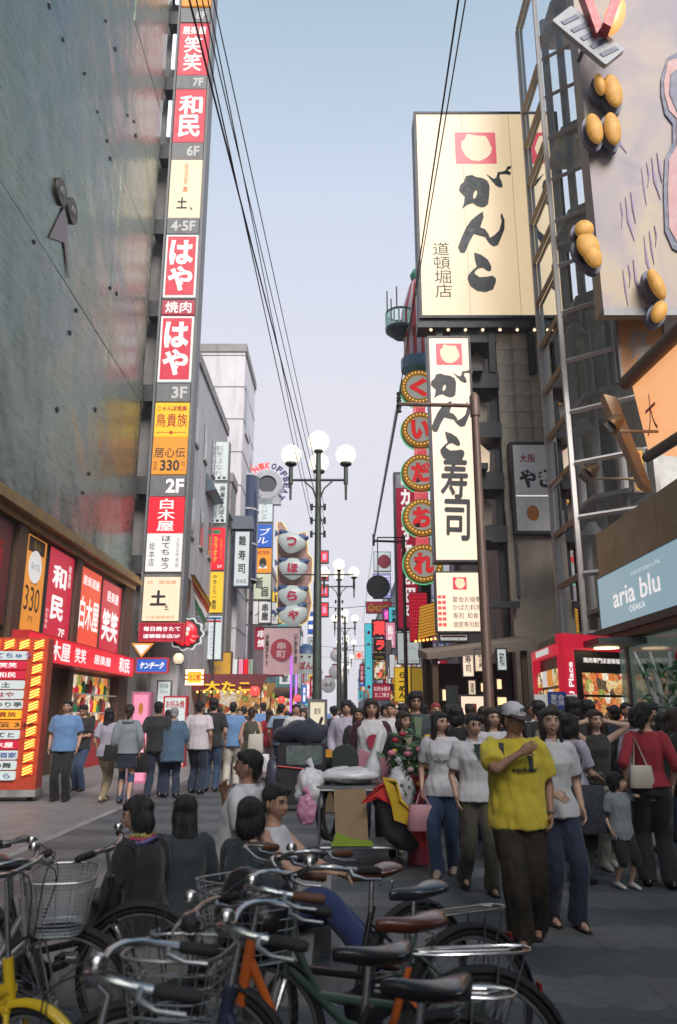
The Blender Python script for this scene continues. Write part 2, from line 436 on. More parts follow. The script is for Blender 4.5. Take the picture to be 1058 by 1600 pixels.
t.links.new(dn.outputs[0], dr.inputs[0])
b2 = t.nodes.new('ShaderNodeTexBrick'); b2.inputs['Scale'].default_value = 1.0; b2.inputs['Brick Width'].default_value = .9; b2.inputs['Row Height'].default_value = .9; b2.inputs['Mortar Size'].default_value = .010; b2.offset = 0
b2.inputs['Color1'].default_value = (.93, .93, .93, 1); b2.inputs['Color2'].default_value = (1.07, 1.07, 1.07, 1); b2.inputs['Mortar'].default_value = (.78, .78, .78, 1); t.links.new(tc.outputs['Object'], b2.inputs['Vector'])
mb2 = t.nodes.new('ShaderNodeMix'); mb2.data_type = 'RGBA'; mb2.blend_type = 'MULTIPLY'; mb2.inputs[0].default_value = 1; t.links.new(mm.outputs[2], mb2.inputs[6]); t.links.new(b2.outputs[0], mb2.inputs[7])
vg = t.nodes.new('ShaderNodeTexVoronoi'); vg.inputs['Scale'].default_value = 2.3; t.links.new(tc.outputs['Object'], vg.inputs['Vector'])
gum = mth('MULTIPLY', mth('LESS_THAN', vg.outputs['Distance'], .055), .45)
mg = t.nodes.new('ShaderNodeMix'); mg.data_type = 'RGBA'; mg.inputs[7].default_value = (.03, .03, .03, 1); t.links.new(gum, mg.inputs[0]); t.links.new(mb2.outputs[2], mg.inputs[6]); mm = mg
m2 = t.nodes.new('ShaderNodeMix'); m2.data_type = 'RGBA'; m2.blend_type = 'MULTIPLY'; m2.inputs[0].default_value = 1
t.links.new(mm.outputs[2], m2.inputs[6]); t.links.new(dr.outputs[0], m2.inputs[7]); t.links.new(m2.outputs[2], b.inputs['Base Color'])
b.inputs['Roughness'].default_value = 0.55
bp = t.nodes.new('ShaderNodeBump'); bp.inputs['Strength'].default_value = 0.2; bp.inputs['Distance'].default_value = 0.006
t.links.new(br.outputs[0], bp.inputs['Height']); t.links.new(bp.outputs[0], b.inputs['Normal'])
g = MB(); g.add([(-700, -200, 0), (700, -200, 0), (700, 1500, 0), (-700, 1500, 0)], [(0, 1, 2, 3)])
struct(g.build('street_pavement', gm))
# stone edging line along the left side of the lane + drain covers
g = MB()
for k in range(60): g.box(-3.72, -3.60, -6 + k * 1.5, -6 + k * 1.5 + 1.485, -0.05, 0.004)
struct(g.build('kerb_line', CONC))

# ================================================================== left: metal clad building
XW = -7.5
panel_m = bpy.data.materials.new('brushed_metal_cladding'); panel_m.use_nodes = True
t = panel_m.node_tree; b = t.nodes['Principled BSDF']
tc = t.nodes.new('ShaderNodeTexCoord'); oi = t.nodes.new('ShaderNodeObjectInfo')
mp = t.nodes.new('ShaderNodeMapping'); mp.inputs['Scale'].default_value = (1, 0.5, 3.0); mp.inputs['Rotation'].default_value = (0.9, 0, 0); t.links.new(tc.outputs['Object'], mp.inputs[0])
n1 = t.nodes.new('ShaderNodeTexNoise'); n1.inputs['Scale'].default_value = 3; n1.inputs['Detail'].default_value = 8; n1.inputs['Roughness'].default_value = 0.75; t.links.new(mp.outputs[0], n1.inputs['Vector'])
rp = t.nodes.new('ShaderNodeValToRGB'); rp.color_ramp.elements[0].position = 0.35; rp.color_ramp.elements[0].color = (0.095, 0.115, 0.100, 1); rp.color_ramp.elements[1].position = 0.72; rp.color_ramp.elements[1].color = (0.225, 0.255, 0.225, 1)
t.links.new(n1.outputs[0], rp.inputs[0])
n3 = t.nodes.new('ShaderNodeTexNoise'); n3.inputs['Scale'].default_value = .32; n3.inputs['Detail'].default_value = 5; n3.inputs['Distortion'].default_value = .8
gw = t.nodes.new('ShaderNodeNewGeometry'); t.links.new(gw.outputs['Position'], n3.inputs['Vector'])
r3 = t.nodes.new('ShaderNodeValToRGB'); r3.color_ramp.elements[0].position = .33; r3.color_ramp.elements[0].color = (.82, .95, 1.06, 1); r3.color_ramp.elements[1].position = .68; r3.color_ramp.elements[1].color = (1.14, 1.06, .84, 1)
e3 = r3.color_ramp.elements.new(.46); e3.color = (.90, 1.0, .97, 1); e3 = r3.color_ramp.elements.new(.57); e3.color = (.98, 1.05, .92, 1)
t.links.new(n3.outputs[0], r3.inputs[0]); m3 = t.nodes.new('ShaderNodeMix'); m3.data_type = 'RGBA'; m3.blend_type = 'MULTIPLY'; m3.inputs[0].default_value = 1
t.links.new(rp.outputs[0], m3.inputs[6]); t.links.new(r3.outputs[0], m3.inputs[7]); rp = m3
mx = t.nodes.new('ShaderNodeMix'); mx.data_type = 'RGBA'; mx.blend_type = 'MULTIPLY'; mx.inputs[0].default_value = 1
orr = t.nodes.new('ShaderNodeMapRange'); orr.inputs[3].default_value = 0.8; orr.inputs[4].default_value = 1.15; t.links.new(oi.outputs['Random'], orr.inputs[0])
t.links.new(rp.outputs[2], mx.inputs[6]); t.links.new(orr.outputs[0], mx.inputs[7]); t.links.new(mx.outputs[2], b.inputs['Base Color'])
b.inputs['Metallic'].default_value = 0.9
rr = t.nodes.new('ShaderNodeMapRange'); rr.inputs[3].default_value = 0.16; rr.inputs[4].default_value = 0.42; t.links.new(n1.outputs[0], rr.inputs[0]); t.links.new(rr.outputs[0], b.inputs['Roughness'])
nb = t.nodes.new('ShaderNodeTexNoise'); nb.inputs['Scale'].default_value = 0.7; nb.inputs['Detail'].default_value = 2; t.links.new(tc.outputs['Object'], nb.inputs['Vector'])
bp = t.nodes.new('ShaderNodeBump'); bp.inputs['Strength'].default_value = 0.35; bp.inputs['Distance'].default_value = 0.25; t.links.new(nb.outputs[0], bp.inputs['Height']); t.links.new(bp.outputs[0], b.inputs['Normal'])

bl = thing('clad_building', 'tall building clad in scratched blue-grey metal panels above a brass ledge', 'building', (XW, 8, 0))
MB().box(-16, XW - 0.10, -14, 27.35, 0, 37).build('wall', CONC, bl, w=True)
zs = [6.32, 13.0, 19.6, 26.2, 37.0]
ys = [-14 + i * (41.35 / 9) for i in range(10)]
for i in range(9):
    for j in range(4):
        pc = Vector((XW - 0.05, (ys[i] + ys[i + 1]) / 2, (zs[j] + zs[j + 1]) / 2))
        hy = (ys[i + 1] - ys[i]) / 2 - 0.005; hz = (zs[j + 1] - zs[j]) / 2 - 0.018
        o = MB().box(-0.035, 0.035, -hy, hy, -hz, hz).build('cladding_panel', panel_m, bl)
        o.location = pc - bl.location
        o.rotation_euler = (0, random.uniform(-0.002, 0.002), random.uniform(-0.003, 0.003))
mb = MB()
for (px, py) in [(78, 10), (166, 33), (99, 62), (12, 90), (133, 115), (116, 128), (32, 148), (153, 175), (46, 198), (181, 77), (191, 78), (168, 220), (173, 248), (200, 180), (210, 190), (213, 212), (196, 307), (159, 395), (168, 393), (188, 445), (173, 450), (62, 478), (25, 412), (54, 378), (183, 459), (120, 485), (110, 520), (60, 600), (90, 640), (150, 640), (140, 800 - 60), (88, 762), (130, 770), (70, 690), (20, 640), (40, 560), (160, 560), (180, 600)]:
    p = at_x(px, py, XW)
    if p.z < 6.6 or random.random() < .35: continue
    M = Matrix.Translation((XW - 0.008, p.y, p.z)) @ Matrix.Rotation(pi / 4, 4, 'X')
    q = random.uniform(0.035, 0.07)
    MB().box(-0.02, 0.03, -q, q, -q, q, M=M).build('fixing_plate', DSTEEL, bl, w=True)
for (px, py) in ((94, 300), (111, 330)):
    p = at_x(px, py, XW); Mx = Matrix.Translation((XW + 0.0, p.y, p.z)) @ Matrix.Rotation(pi / 2, 4, 'Z')
    MB().disc((0, 0), 0.36, -0.07, -0.004, M=Mx, r_in=0.14).build('wall_rosette', mat('dull_brown_bronze', (.06, .055, .05), .5, .5), bl, w=True)
    MB().ball((0, -0.05, 0), (0.16, 0.07, 0.16), 12, 8, M=Mx).build('rosette_boss', STEEL, bl, w=True)
p = at_x(96, 362, XW)
MB().prism([(-0.75, -0.7), (-0.05, 0.75), (0.25, 0.55), (0.75, -0.95), (0.2, -0.2)], -0.03, -0.004, M=Matrix.Translation((XW, p.y, p.z)) @ Matrix.Rotation(pi / 2, 4, 'Z')).build('dull_plaque', mat('dull_mauve', (0.17, 0.15, 0.155), 0.45, .6), bl, w=True)
mb = MB(); mb.box(XW - 0.1, XW + 0.42, -14, 27.5, 5.98, 6.16); mb.box(XW - 0.1, XW + 0.30, -14, 27.45, 6.163, 6.32); mb.box(XW - 0.1, XW + 0.22, -14, 27.4, 5.80, 5.977)
mb.build('ledge', BRASS, bl, w=True)
# pilasters and shop front below the ledge
for y0, y1 in ((-14, -13.4), (-5, -4.4), (4, 4.6), (10.6, 11.2), (14.4, 15.0), (17.25, 17.75), (21.35, 21.75), (26.3, 27.4)):
    MB().box(XW - 0.1, XW + 0.16, y0, y1, 0, 5.8).build('pilaster', BROWN if y1 < 26 else BRICK, bl, w=True)
for y0, y1 in ((-13.4, -5), (-4.4, 4), (4.6, 10.6), (11.2, 14.4), (15.0, 17.25), (17.75, 21.35), (21.75, 26.3)):
    MB().box(XW - 0.1, XW - 0.03, y0, y1, 3.35, 5.8).build('upper_window', GLASS, bl, w=True)
    if y1 < 14: MB().box(XW - 0.1, XW - 0.03, y0, y1, 0.4, 2.7).build('shop_window', GLASS, bl, w=True)
    MB().box(XW - 0.1, XW + 0.02, y0, y1, 2.70, 3.345).build('spandrel', BROWN, bl, w=True)
shop_in = patch('lit_shelves', FOODC, 3.2, .8)
for y0, y1 in ((17.75, 19.6), (22.2, 25.9)):
    MB().box(XW - 0.098, XW - 0.04, y0, y1, 0.95, 2.62).build('lit_shop_window', shop_in, bl, w=True)
    MB().box(XW - 0.1, XW + 0.10, y0, y1, 0, 0.95).build('stall_riser', REDP if y0 > 20 else BRICK, bl, w=True)
    mb = MB()
    for k in range(3): mb.box(XW - 0.1, XW + 0.22, y0 + 0.05, y1 - 0.05, 1.02 + k * 0.52, 1.05 + k * 0.52)
    mb.build('display_shelf', WHITEP, bl, w=True)
MB().box(XW - 0.099, XW - 0.045, 19.6, 21.35, 0, 2.69).build('door', BROWN, bl, w=True)
disp = [REDP, WHITEP, L_CREAM, L_RED, L_YEL, GRINK, BROWN]
for k in range(34):   # window goods
    y = 22.35 + (k % 12) * 0.29 + random.uniform(-.05, .05); z = 1.05 + (k // 12) * 0.52
    hh = random.uniform(0.18, 0.42)
    tag(MB().rings([(XW + 0.07, y, z, 0.06, 0.08), (XW + 0.07, y, z + hh * .7, 0.075, 0.09), (XW + 0.07, y, z + hh, 0.03, 0.04)], 8).build('window_goods', disp[k % 7], smooth=True),
        'small red, white and amber goods lined up in the lit shop window', 'goods', 'goods in the lit window')

RZL = Matrix.Rotation(pi / 2, 4, 'Z')
def wall_sign_left(name, label, cat, y0, y1, z0, z1, face, texts, x=XW + 0.02, d=0.05, case=DSTEEL, fr=0.03, group=None, extra=None):
    W = y1 - y0; H = z1 - z0
    root = thing(name, label, cat, (x, (y0 + y1) / 2, z0), pi / 2, group)
    mb = MB(); frame(mb, -W / 2, W / 2, -d - 0.02, 0.0, 0, H, fr); mb.build('frame', case, root)
    f = MB().box(-W / 2 + fr, W / 2 - fr, -d, -0.002, fr, H - fr).build('sign_face', face, root)
    texts_on(f, -W / 2 + fr, W / 2 - fr, fr, H - fr, -d - 0.006, texts)
    if extra: extra(f, W, H, d)
    return root
wall_sign_left('window_poster', 'orange 330 yen poster with white disc on shop window', 'poster', 17.85, 19.2, 3.40, 5.75, L_ORG,
    [('全品', .5, .47, .3, .06, 'k'), ('330', .5, .66, .72, .26, 'k', {}), ('円', .5, .87, .2, .06, 'k')],
    extra=lambda f, W, H, d: (MB().disc((0, H * .68), .40, -d - .012, -d - .002).build('white_disc', L_WHITE, f), txt(f, 'ほってる', 0, H * .68, .5, .16, INK, y=-d - .018), MB().box(-.5, .5, -d - .01, -d - .003, H - .42, H - .06).build('brown_band', BROWN, f), txt(f, '居心', 0, H - .24, .5, .2, YEINK, y=-d - .016)))
wall_sign_left('window_poster', 'red poster with huge white 和民 characters on shop window', 'poster', 19.35, 21.3, 3.40, 5.75, L_RED,
    [('和', .45, .30, .55, .27, 'w', {'off': .05}), ('民', .45, .66, .50, .28, 'w', {'off': .05}), ('居食屋', .85, .24, .13, .26, 'w', {'vert': True}), ('わたみん', .10, .80, .10, .22, 'w', {'vert': True}), ('7F', .70, .92, .25, .09, 'w', B)])
wall_sign_left('window_poster', 'orange-red poster with white 白木屋 characters on shop window', 'poster', 21.9, 23.9, 3.40, 5.72, lit('backlit_vermilion', (0.75, 0.08, 0.035), .9),
    [('居楽酒屋', .5, .16, .8, .13, 'w', B), ('白木屋', .5, .58, .92, .42, 'w', {'off': .03})])
wall_sign_left('window_poster', 'red poster with white 笑笑 characters beside brick pier', 'poster', 23.95, 26.2, 3.40, 5.68, L_RED,
    [('笑笑', .5, .62, .80, .46, 'w', {'off': .05}), ('居楽屋', .55, .20, .6, .16, 'w', B)])
wall_sign_left('window_poster', 'dark red window poster left of the 330 yen poster', 'poster', 15.1, 17.1, 3.40, 5.75, mat('dull_red_poster', (0.16, 0.035, 0.03), .5),
    [('酒', .5, .35, .6, .3, 'r', B), ('肴', .5, .72, .6, .3, 'r', B)])
wall_sign_left('fascia_sign', 'long red fascia with white 白木屋 and 和民 lettering over shop door', 'sign', 17.4, 26.6, 2.72, 3.36, L_RED2,
    [('白木屋', .20, .5, .22, .80, 'w', {'off': .03}), ('笑笑', .40, .5, .10, .66, 'w', B), ('居楽屋', .62, .5, .18, .45, 'w', B), ('和民', .88, .5, .14, .80, 'w', {'off': .04})], x=XW + 0.10, d=0.42, fr=0.02, case=REDP)

# --- red bulb-framed directory board on the pavement
r = (-7.35, -5.48, 0.22, 2.92); Yb = 14.6
root = thing('bulb_board', 'red directory board edged with amber lamp cells and lit name strips', 'sign board', ((r[0] + r[1]) / 2, Yb, 0), radians(6))
W = r[1] - r[0]; H = r[3]
MB().box(-W / 2, W / 2, 0, 0.42, 0.2, H).build('casing', mat('orange_red_paint', (0.48, 0.06, 0.025), .45, var=.15), root)
MB().box(-W / 2 - .02, W / 2 + .02, -.03, .45, 0.08, 0.198).build('base', CONC, root)
for sx_ in (-.8, .8):
    MB().rings([(sx_, .2, 0, .05, .05), (sx_, .2, .08, .05, .05)], 10).build('foot', BLACKP, root)
strip = [('ほてちゅう', L_COOL, BLINK), ('笑笑', L_RED, L_LET), ('和民', L_RED, L_LET), ('土', L_COOL, INK), ('はや', L_COOL, REDINK), ('まつり亭', L_COOL, INK), ('鳥貴族', L_YEL, REDINK), ('居心伝 330', L_ORG, INK), ('ぽてと', L_COOL, INK), ('白木屋', L_RED, L_LET), ('四川酒家', L_COOL, BLINK), ('花の舞', L_COOL, INK), ('咲くら', L_COOL, BLINK)]
for k, (s_, fm, tm) in enumerate(strip):
    z1 = H - .26 - k * .178
    f = MB().rbox(-W / 2 + .04, W / 2 - .36, -.05, -.002, z1 - .155, z1, .03).build('name_strip', fm, root)
    txt(f, s_, .25, z1 - .078, .16 * len(s_), .095, tm, y=-.056, off=.02)
def lampcell(cx, cz):
    o = MB().box(cx - .095, cx + .095, -.03, -.002, cz - .085, cz + .085).build('lamp_cell', lit('amber_plate', (.85, .16, .03), .5), root)
    mb = MB()
    for q in (-.05, 0, .05):
        mb.tube([(cx - .08, -.05, cz + q - .035), (cx, -.06, cz + q), (cx + .08, -.05, cz + q + .035)], .014, 6)
    mb.build('lamp_tube', L_BULB, o)
for k in range(11): lampcell(W / 2 - .16, H - .13 - k * .225)
for k in range(6): lampcell(W / 2 - .16 - (k + 1) * .27, H - .13)

# ================================================================== left sign tower (Y = 28)
YT = 28.0; TX0, TX1 = -7.16, -5.80
tw = thing('sign_tower', 'tall grey projecting column of stacked red, yellow and cream restaurant signs with floor numbers', 'sign tower', (-6.5, YT, 3.4))
ztop = at(529, -60, YT).z
mb = MB(); mb.box(TX0 - .02, TX1 + .02, YT + .05, YT + .75, 4.4, ztop); mb.box(TX0 - .10, TX0 - .021, YT - .08, YT + .8, 4.4, ztop); mb.box(TX1 + .021, TX1 + .12, YT - .08, YT + .8, 4.4, ztop)
mb.build('column_frame', STEEL, tw, w=True)
def tp(py0, py1, face, texts=(), nm='sign_panel', ins=.02):
    z1, z0 = at(529, py0, YT).z, at(529, py1, YT).z
    f = MB().box(TX0 + ins, TX1 - ins, YT - .05, YT + .045, z0, z1).build(nm, face, tw, w=True)
    texts_on(f, TX0 + ins, TX1 - ins, z0, z1, YT - .057, texts)
    return f, z0, z1
PALE = mat('faded_white_lettering', (.55, .56, .55), .5); MTL['f'] = PALE
tp(-55, 10, L_ORG, [('酒場', .5, .6, .8, .5, 'k', B)])
tp(14, 36, STEEL, [('8F', .7, .5, .35, .55, 'f', B)], 'floor_panel')
tp(38, 118, L_RED, [('居楽屋', .5, .14, .8, .16, 'w', B), ('笑', .48, .42, .62, .32, 'w', {'off': .022}), ('笑', .48, .76, .62, .34, 'w', {'off': .022})])
tp(119, 140, STEEL, [('7F', .72, .5, .35, .6, 'f', B)], 'floor_panel')
tp(141, 223, L_RED, [('和', .52, .30, .78, .36, 'w', {'off': .035}), ('民', .50, .70, .72, .42, 'w', {'off': .035})])
tp(224, 250, STEEL, [('6F', .68, .5, .40, .62, 'f', B)], 'floor_panel')
tp(251, 341, L_CREAM, [('居酒家', .50, .25, .14, .36, 'o', {'vert': True}), ('風', .50, .52, .16, .09, 'o', B), ('土', .42, .75, .34, .20, 'k', {'off': .04}), ('、', .72, .85, .10, .06, 'k', {'off': .04})])
tp(342, 366, STEEL, [('4·5F', .5, .5, .78, .66, 'f', B)], 'floor_panel')
for a, c in ((368, 465), (495, 597)):
    f, z0, z1 = tp(a, c, L_WHITE, nm='sign_panel')
    f2 = MB().box(TX0 + .10, TX1 - .10, YT - .066, YT - .051, z0 + .09, z1 - .09).build('red_field', L_RED, f)
    mb = MB(); h_ = z1 - z0
    addtxt(mb, 'は', (TX0 + TX1) / 2, z0 + h_ * .71, .98, h_ * .40, YT - .075, off=.042); addtxt(mb, 'や', (TX0 + TX1) / 2, z0 + h_ * .29, 1.02, h_ * .40, YT - .075, off=.042)
    mb.build('lettering', L_LET, f)
tp(470, 492, L_DRED, [('焼肉', .5, .5, .8, .8, 'w', {'off': .015})])
tp(600, 628, STEEL, [('3F', .68, .5, .46, .66, 'f', B)], 'floor_panel')
tp(630, 683, L_YEL, [('じゃんぼ焼鳥', .5, .17, .86, .16, 'r', B), ('鳥貴族', .5, .52, .92, .40, 'r', {'off': .01}), ('ーーー●ーーー', .5, .88, .86, .10, 'r', B)])
tp(684, 741, L_ORG, [('居心伝', .5, .42, .90, .28, 'k', {'off': .01}), ('全品', .10, .77, .13, .26, 'k', {'vert': True}), ('330', .52, .77, .56, .30, 'k', B), ('均一', .90, .77, .13, .26, 'k', {'vert': True})])
tp(743, 776, STEEL, [('2F', .70, .5, .52, .66, 'w', B)], 'floor_panel')
tp(777, 833, L_RED2, [('白木屋', .5, .5, .50, .90, 'w', {'vert': True, 'off': .018})])
tp(834, 893, L_WHITE, [('ほてちゅう', .55, .5, .26, .88, 'k', {'vert': True, 'off': .01}), ('総本店', .16, .55, .16, .62, 'k', {'vert': True}), ('大阪名物串焼', .88, .5, .10, .80, 'g', {'vert': True})])
tp(902, 970, L_CREAM, [('土', .42, .48, .46, .36, 'k', {'off': .05}), ('土', .66, .70, .14, .12, 'k', B), ('6F   居酒屋', .5, .12, .8, .08, 'o'), ('大阪道頓堀店', .5, .92, .8, .06, 'o')])
for py in (-20, 28, 130, 237, 354, 482, 614, 758, 882):
    z = at(529, py, YT).z
    MB().box(XW - .2, TX0 - .102, YT - .02, YT + .6, z - .35, z + .35).build('bracket', DSTEEL, tw, w=True)
for a, c in ((-30, 22), (45, 124), (148, 230)):
    z1, z0 = at(529, a, YT).z, at(529, c, YT).z
    MB().box(TX0 - .26, TX0 - .12, YT - .10, YT - .02, z0 + .5, z1 - .4).build('tube_lamp', L_TUBE, tw, w=True)
# grey pier behind the tower
pier = tag(MB().box(XW - .6, TX0 + .1, YT + .9, YT + 1.5, 0, 34).build('wall_pier', CONC), 'plain grey pier rising behind the stacked sign tower', 'pier')
sgn('wall_sign', 'small red sign with two rows of white lettering under the cream 土 panel', 'sign', (-7.2, -5.55, at(529, 1003, YT).z, at(529, 974, YT).z), YT - .1, L_DRED, [('毎日焼きたて', .5, .28, .86, .30, 'w', B), ('道頓堀本店/2F', .5, .74, .86, .26, 'w', B)], d=.2, case=REDP)
r = P(213, 264, 1028, 1052, YT); sgn('wall_sign', 'blue and red framed sign reading ケンチーク', 'sign', r, YT - .1, L_BLUE, [('ケンチーク', .5, .5, .8, .55, 'w', {'off': .04, 'slant': .2})], d=.2, case=REDP)
tr = thing('triangle_sign', 'white triangular sign with orange edge below red sign', 'sign', (-7.05, YT - .15, at(529, 1024, YT).z))
MB().prism([(-.38, .42), (.42, .42), (.0, -.08)], 0, .08).build('edge', L_ORG, tr); MB().prism([(-.28, .36), (.30, .36), (0, .0)], -.02, -.001).build('sign_face', L_WHITE, tr)
# octopus sign
p = at(290, 990, 29.0)
oc = thing('octopus_sign', 'round red octopus shaped sign with pale wavy outline', 'sign', (p.x, 29.0, p.z))
def lobes(n, r, a, ph=0): return [((r + a * cos(n * 2 * pi * k / 60 + ph)) * cos(2 * pi * k / 60), (r + a * cos(n * 2 * pi * k / 60 + ph)) * sin(2 * pi * k / 60) * .92) for k in range(60)]
MB().prism(lobes(11, .66, .05), .02, .14).build('outline', L_COOL, oc); MB().prism(lobes(11, .60, .04), -.02, .018).build('red_backing', DSTEEL, oc)
MB().ball((0, -.02, .05), (.44, .12, .42), 18, 10).build('head', L_RED2, oc, smooth=True)
for k in range(6):
    a = -pi + .35 + k * .49
    MB().tube([(.28 * cos(a), -.06, .25 * sin(a) - .05), (.42 * cos(a), -.06, .40 * sin(a) - .02), (.52 * cos(a + .12), -.06, .44 * sin(a + .12))], [.10, .08, .04], 8).build('arm', L_RED2, oc, smooth=True)
for s_ in (-.09, .11): MB().ball((s_, -.14, .15), (.075, .03, .09), 10, 6).build('eye', L_WHITE, oc, smooth=True)
MB().tube([(.08, -.16, -.02), (.12, -.2, -.04)], [.08, .05], 10).build('mouth', L_CREAM, oc)
MB().tube([(-.7, .1, 0), (-1.2, .1, 0)], .04, 8).build('bracket', DSTEEL, oc)
# ================================================================== left: buildings beyond the tower
def building(name, label, x0, x1, y0, y1, h, wm, loc=None, wins=(), street_side=1, parapet=.5, roofm=CONC):
    """street_side +1: street face is at x1 (left row); -1: at x0 (right row). wins: (face, a0, a1, z0, z1)"""
    root = thing(name, label, 'building', ((x0 + x1) / 2, (y0 + y1) / 2, 0))
    MB().box(x0, x1, y0, y1, 0, h).build('wall', wm, root, w=True)
    mb = MB(); mb.box(x0 - .08, x1 + .08, y0 - .08, y1 + .08, h + .003, h + parapet); mb.build('parapet', roofm, root, w=True)
    xs = x1 if street_side > 0 else x0
    for (fc, a0, a1, z0, z1) in wins:
        if fc == 's':
            q = (xs - .05, xs + .03) if street_side > 0 else (xs - .03, xs + .05)
            o = MB().box(q[0], q[1], a0, a1, z0, z1).build('window', GLASS, root, w=True)
            e = .06
            q2 = (xs - .02, xs + .08) if street_side > 0 else (xs - .08, xs + .02)
            MB().box(q2[0], q2[1], a0 - e, a1 + e, z0 - .12, z0 - .003).build('sill', CONC, o)
        else:
            o = MB().box(a0, a1, y0 - .03, y0 + .05, z0, z1).build('window', GLASS, root, w=True)
            MB().box(a0 - .06, a1 + .06, y0 - .08, y0 + .02, z0 - .12, z0 - .003).build('sill', CONC, o)
    return root
WALLG = mat('grey_render', (0.46, 0.46, 0.48), .85, var=.1, scale=1.5, bump=.1, grime=.35)
WALLP = mat('pale_lilac_tile', (0.68, 0.66, 0.69), .7, var=.06, scale=1.5, grime=.2)
WALLT = mat('teal_panel', (0.10, 0.30, 0.31), .5, var=.1, grime=.2)
WALLB = mat('dusky_pink_render', (0.42, 0.33, 0.34), .8, var=.1, grime=.3)
building('street_building', 'grey rendered building with narrow arched slots behind the sign tower', -15, -6.05, 29.6, 39.5, 16.2, WALLG,
    wins=[('s', 30.4 + k * 2.2, 31.1 + k * 2.2, z, z + 1.6) for k in range(4) for z in (5.2, 8.6, 12.6)] + [('f', -7.4, -6.5, 9, 13)])
o = building('street_building', 'tall pale tiled block with dark glass corner above the left sign columns', -16, -5.5, 41.5, 47.0, 22.2, WALLP,
    wins=[('s', 45.6, 46.6, 4.5, 17), ('s', 42.4, 44.0, 17.5, 20.5)])
mb = MB()
for z in range(2, 12): mb.box(-16.02, -5.47, 41.46, 47.02, z * 2.0 - .02, z * 2.0 + .02)
mb.build('tile_joint', LCONC, o, w=True)
MB().rings([(-5.35, 44.6, 9.0, .55, .9), (-5.35, 44.6, 15.4, .55, .9)], 16).build('glass_bay', mat('navy_glass', (.03, .05, .10), .12, spec=.8), o, w=True, smooth=True)
mb = MB()
for z in (9.0, 11.1, 13.2, 15.3): mb.rings([(-5.35, 44.6, z, .58, .93), (-5.35, 44.6, z + .10, .58, .93)], 16)
mb.build('bay_band', LCONC, o, w=True)
o = building('street_building', 'low mid-grey block stepping forward with sloping canopy behind the white sign column', -14, -5.75, 39.6, 41.4, 13.6, CONC)
MB().add([(-6.02, 33.5, 12.2), (-5.55, 33.5, 11.4), (-5.55, 39.4, 11.4), (-6.02, 39.4, 12.2), (-6.02, 33.5, 11.3), (-6.02, 39.4, 11.3)], [(0, 1, 2, 3), (0, 4, 1), (3, 2, 5), (1, 4, 5, 2)]).build('canopy', mat('teal_grey_metal', (.08, .12, .14), .4, .4), o, w=True)
building('street_building', 'narrow dusky pink building beyond the round speaker sign', -14, -5.6, 47.2, 70, 13.0, WALLB, wins=[('s', 60 + k * 2.6, 61.6 + k * 2.6, z, z + 1.5) for k in range(3) for z in (4, 7.4, 10.6)])
building('street_building', 'teal panelled building beyond the fugu lanterns', -14, -3.9, 70.3, 84, 9.6, WALLT, wins=[('s', 72 + k * 3, 74 + k * 3, z, z + 1.6) for k in range(3) for z in (4, 7)])
farcol = [(.40, .38, .42), (.48, .46, .50), (.36, .36, .40), (.50, .47, .46), (.42, .40, .45)]
for i in range(5):
    y0 = 84.5 + i * 22
    hl = (14.5, 9.0, 12, 9, 11)[i]
    lab = ['ribbed pale high block with vertical fins far down the left side', 'squat pale mauve building far down the left side', 'mid-height grey building deep in the left row', 'buff office building near the far left end', 'last grey-lilac building closing the left row'][i]
    building('far_building', lab, -16, -5.0 + i * .25, y0, y0 + 21, hl, mat('far_wall_%d' % i, farcol[i], .85, var=.1), wins=[('s', y0 + 1.5 + k * 4.8, y0 + 4.2 + k * 4.8, z, z + 1.5) for k in range(4) for z in (4, 7.2)])

# --- second sign column (Y = 36)
def column(name, label, Y, px0, px1, zlo_py, zhi_py, panels, case=STEEL, d=.5, arms=True, armx=-6.1):
    c = [at((px0 + px1) / 2, (zlo_py + zhi_py) / 2, Y)]
    zz0, zz1 = at(529, zlo_py, Y).z, at(529, zhi_py, Y).z
    x0, x1 = rect(px0, px1, zlo_py, zhi_py, Y)[:2]
    root = thing(name, label, 'sign tower', ((x0 + x1) / 2, Y, zz0))
    MB().box(x0 - .05, x1 + .05, Y + .03, Y + d, zz0, zz1).build('column_frame', case, root, w=True)
    for (p0, p1, face, texts) in panels:
        z1, z0 = at(529, p0, Y).z, at(529, p1, Y).z
        f = MB().box(x0, x1, Y - .05, Y + .028, z0, z1).build('sign_panel', face, root, w=True)
        texts_on(f, x0, x1, z0, z1, Y - .058, texts)
        if arms: MB().box(armx, x0 - .052, Y + .1, Y + .35, (z0 + z1) / 2 - .12, (z0 + z1) / 2 + .12).build('arm', DSTEEL, root, w=True)
    return root, x0, x1
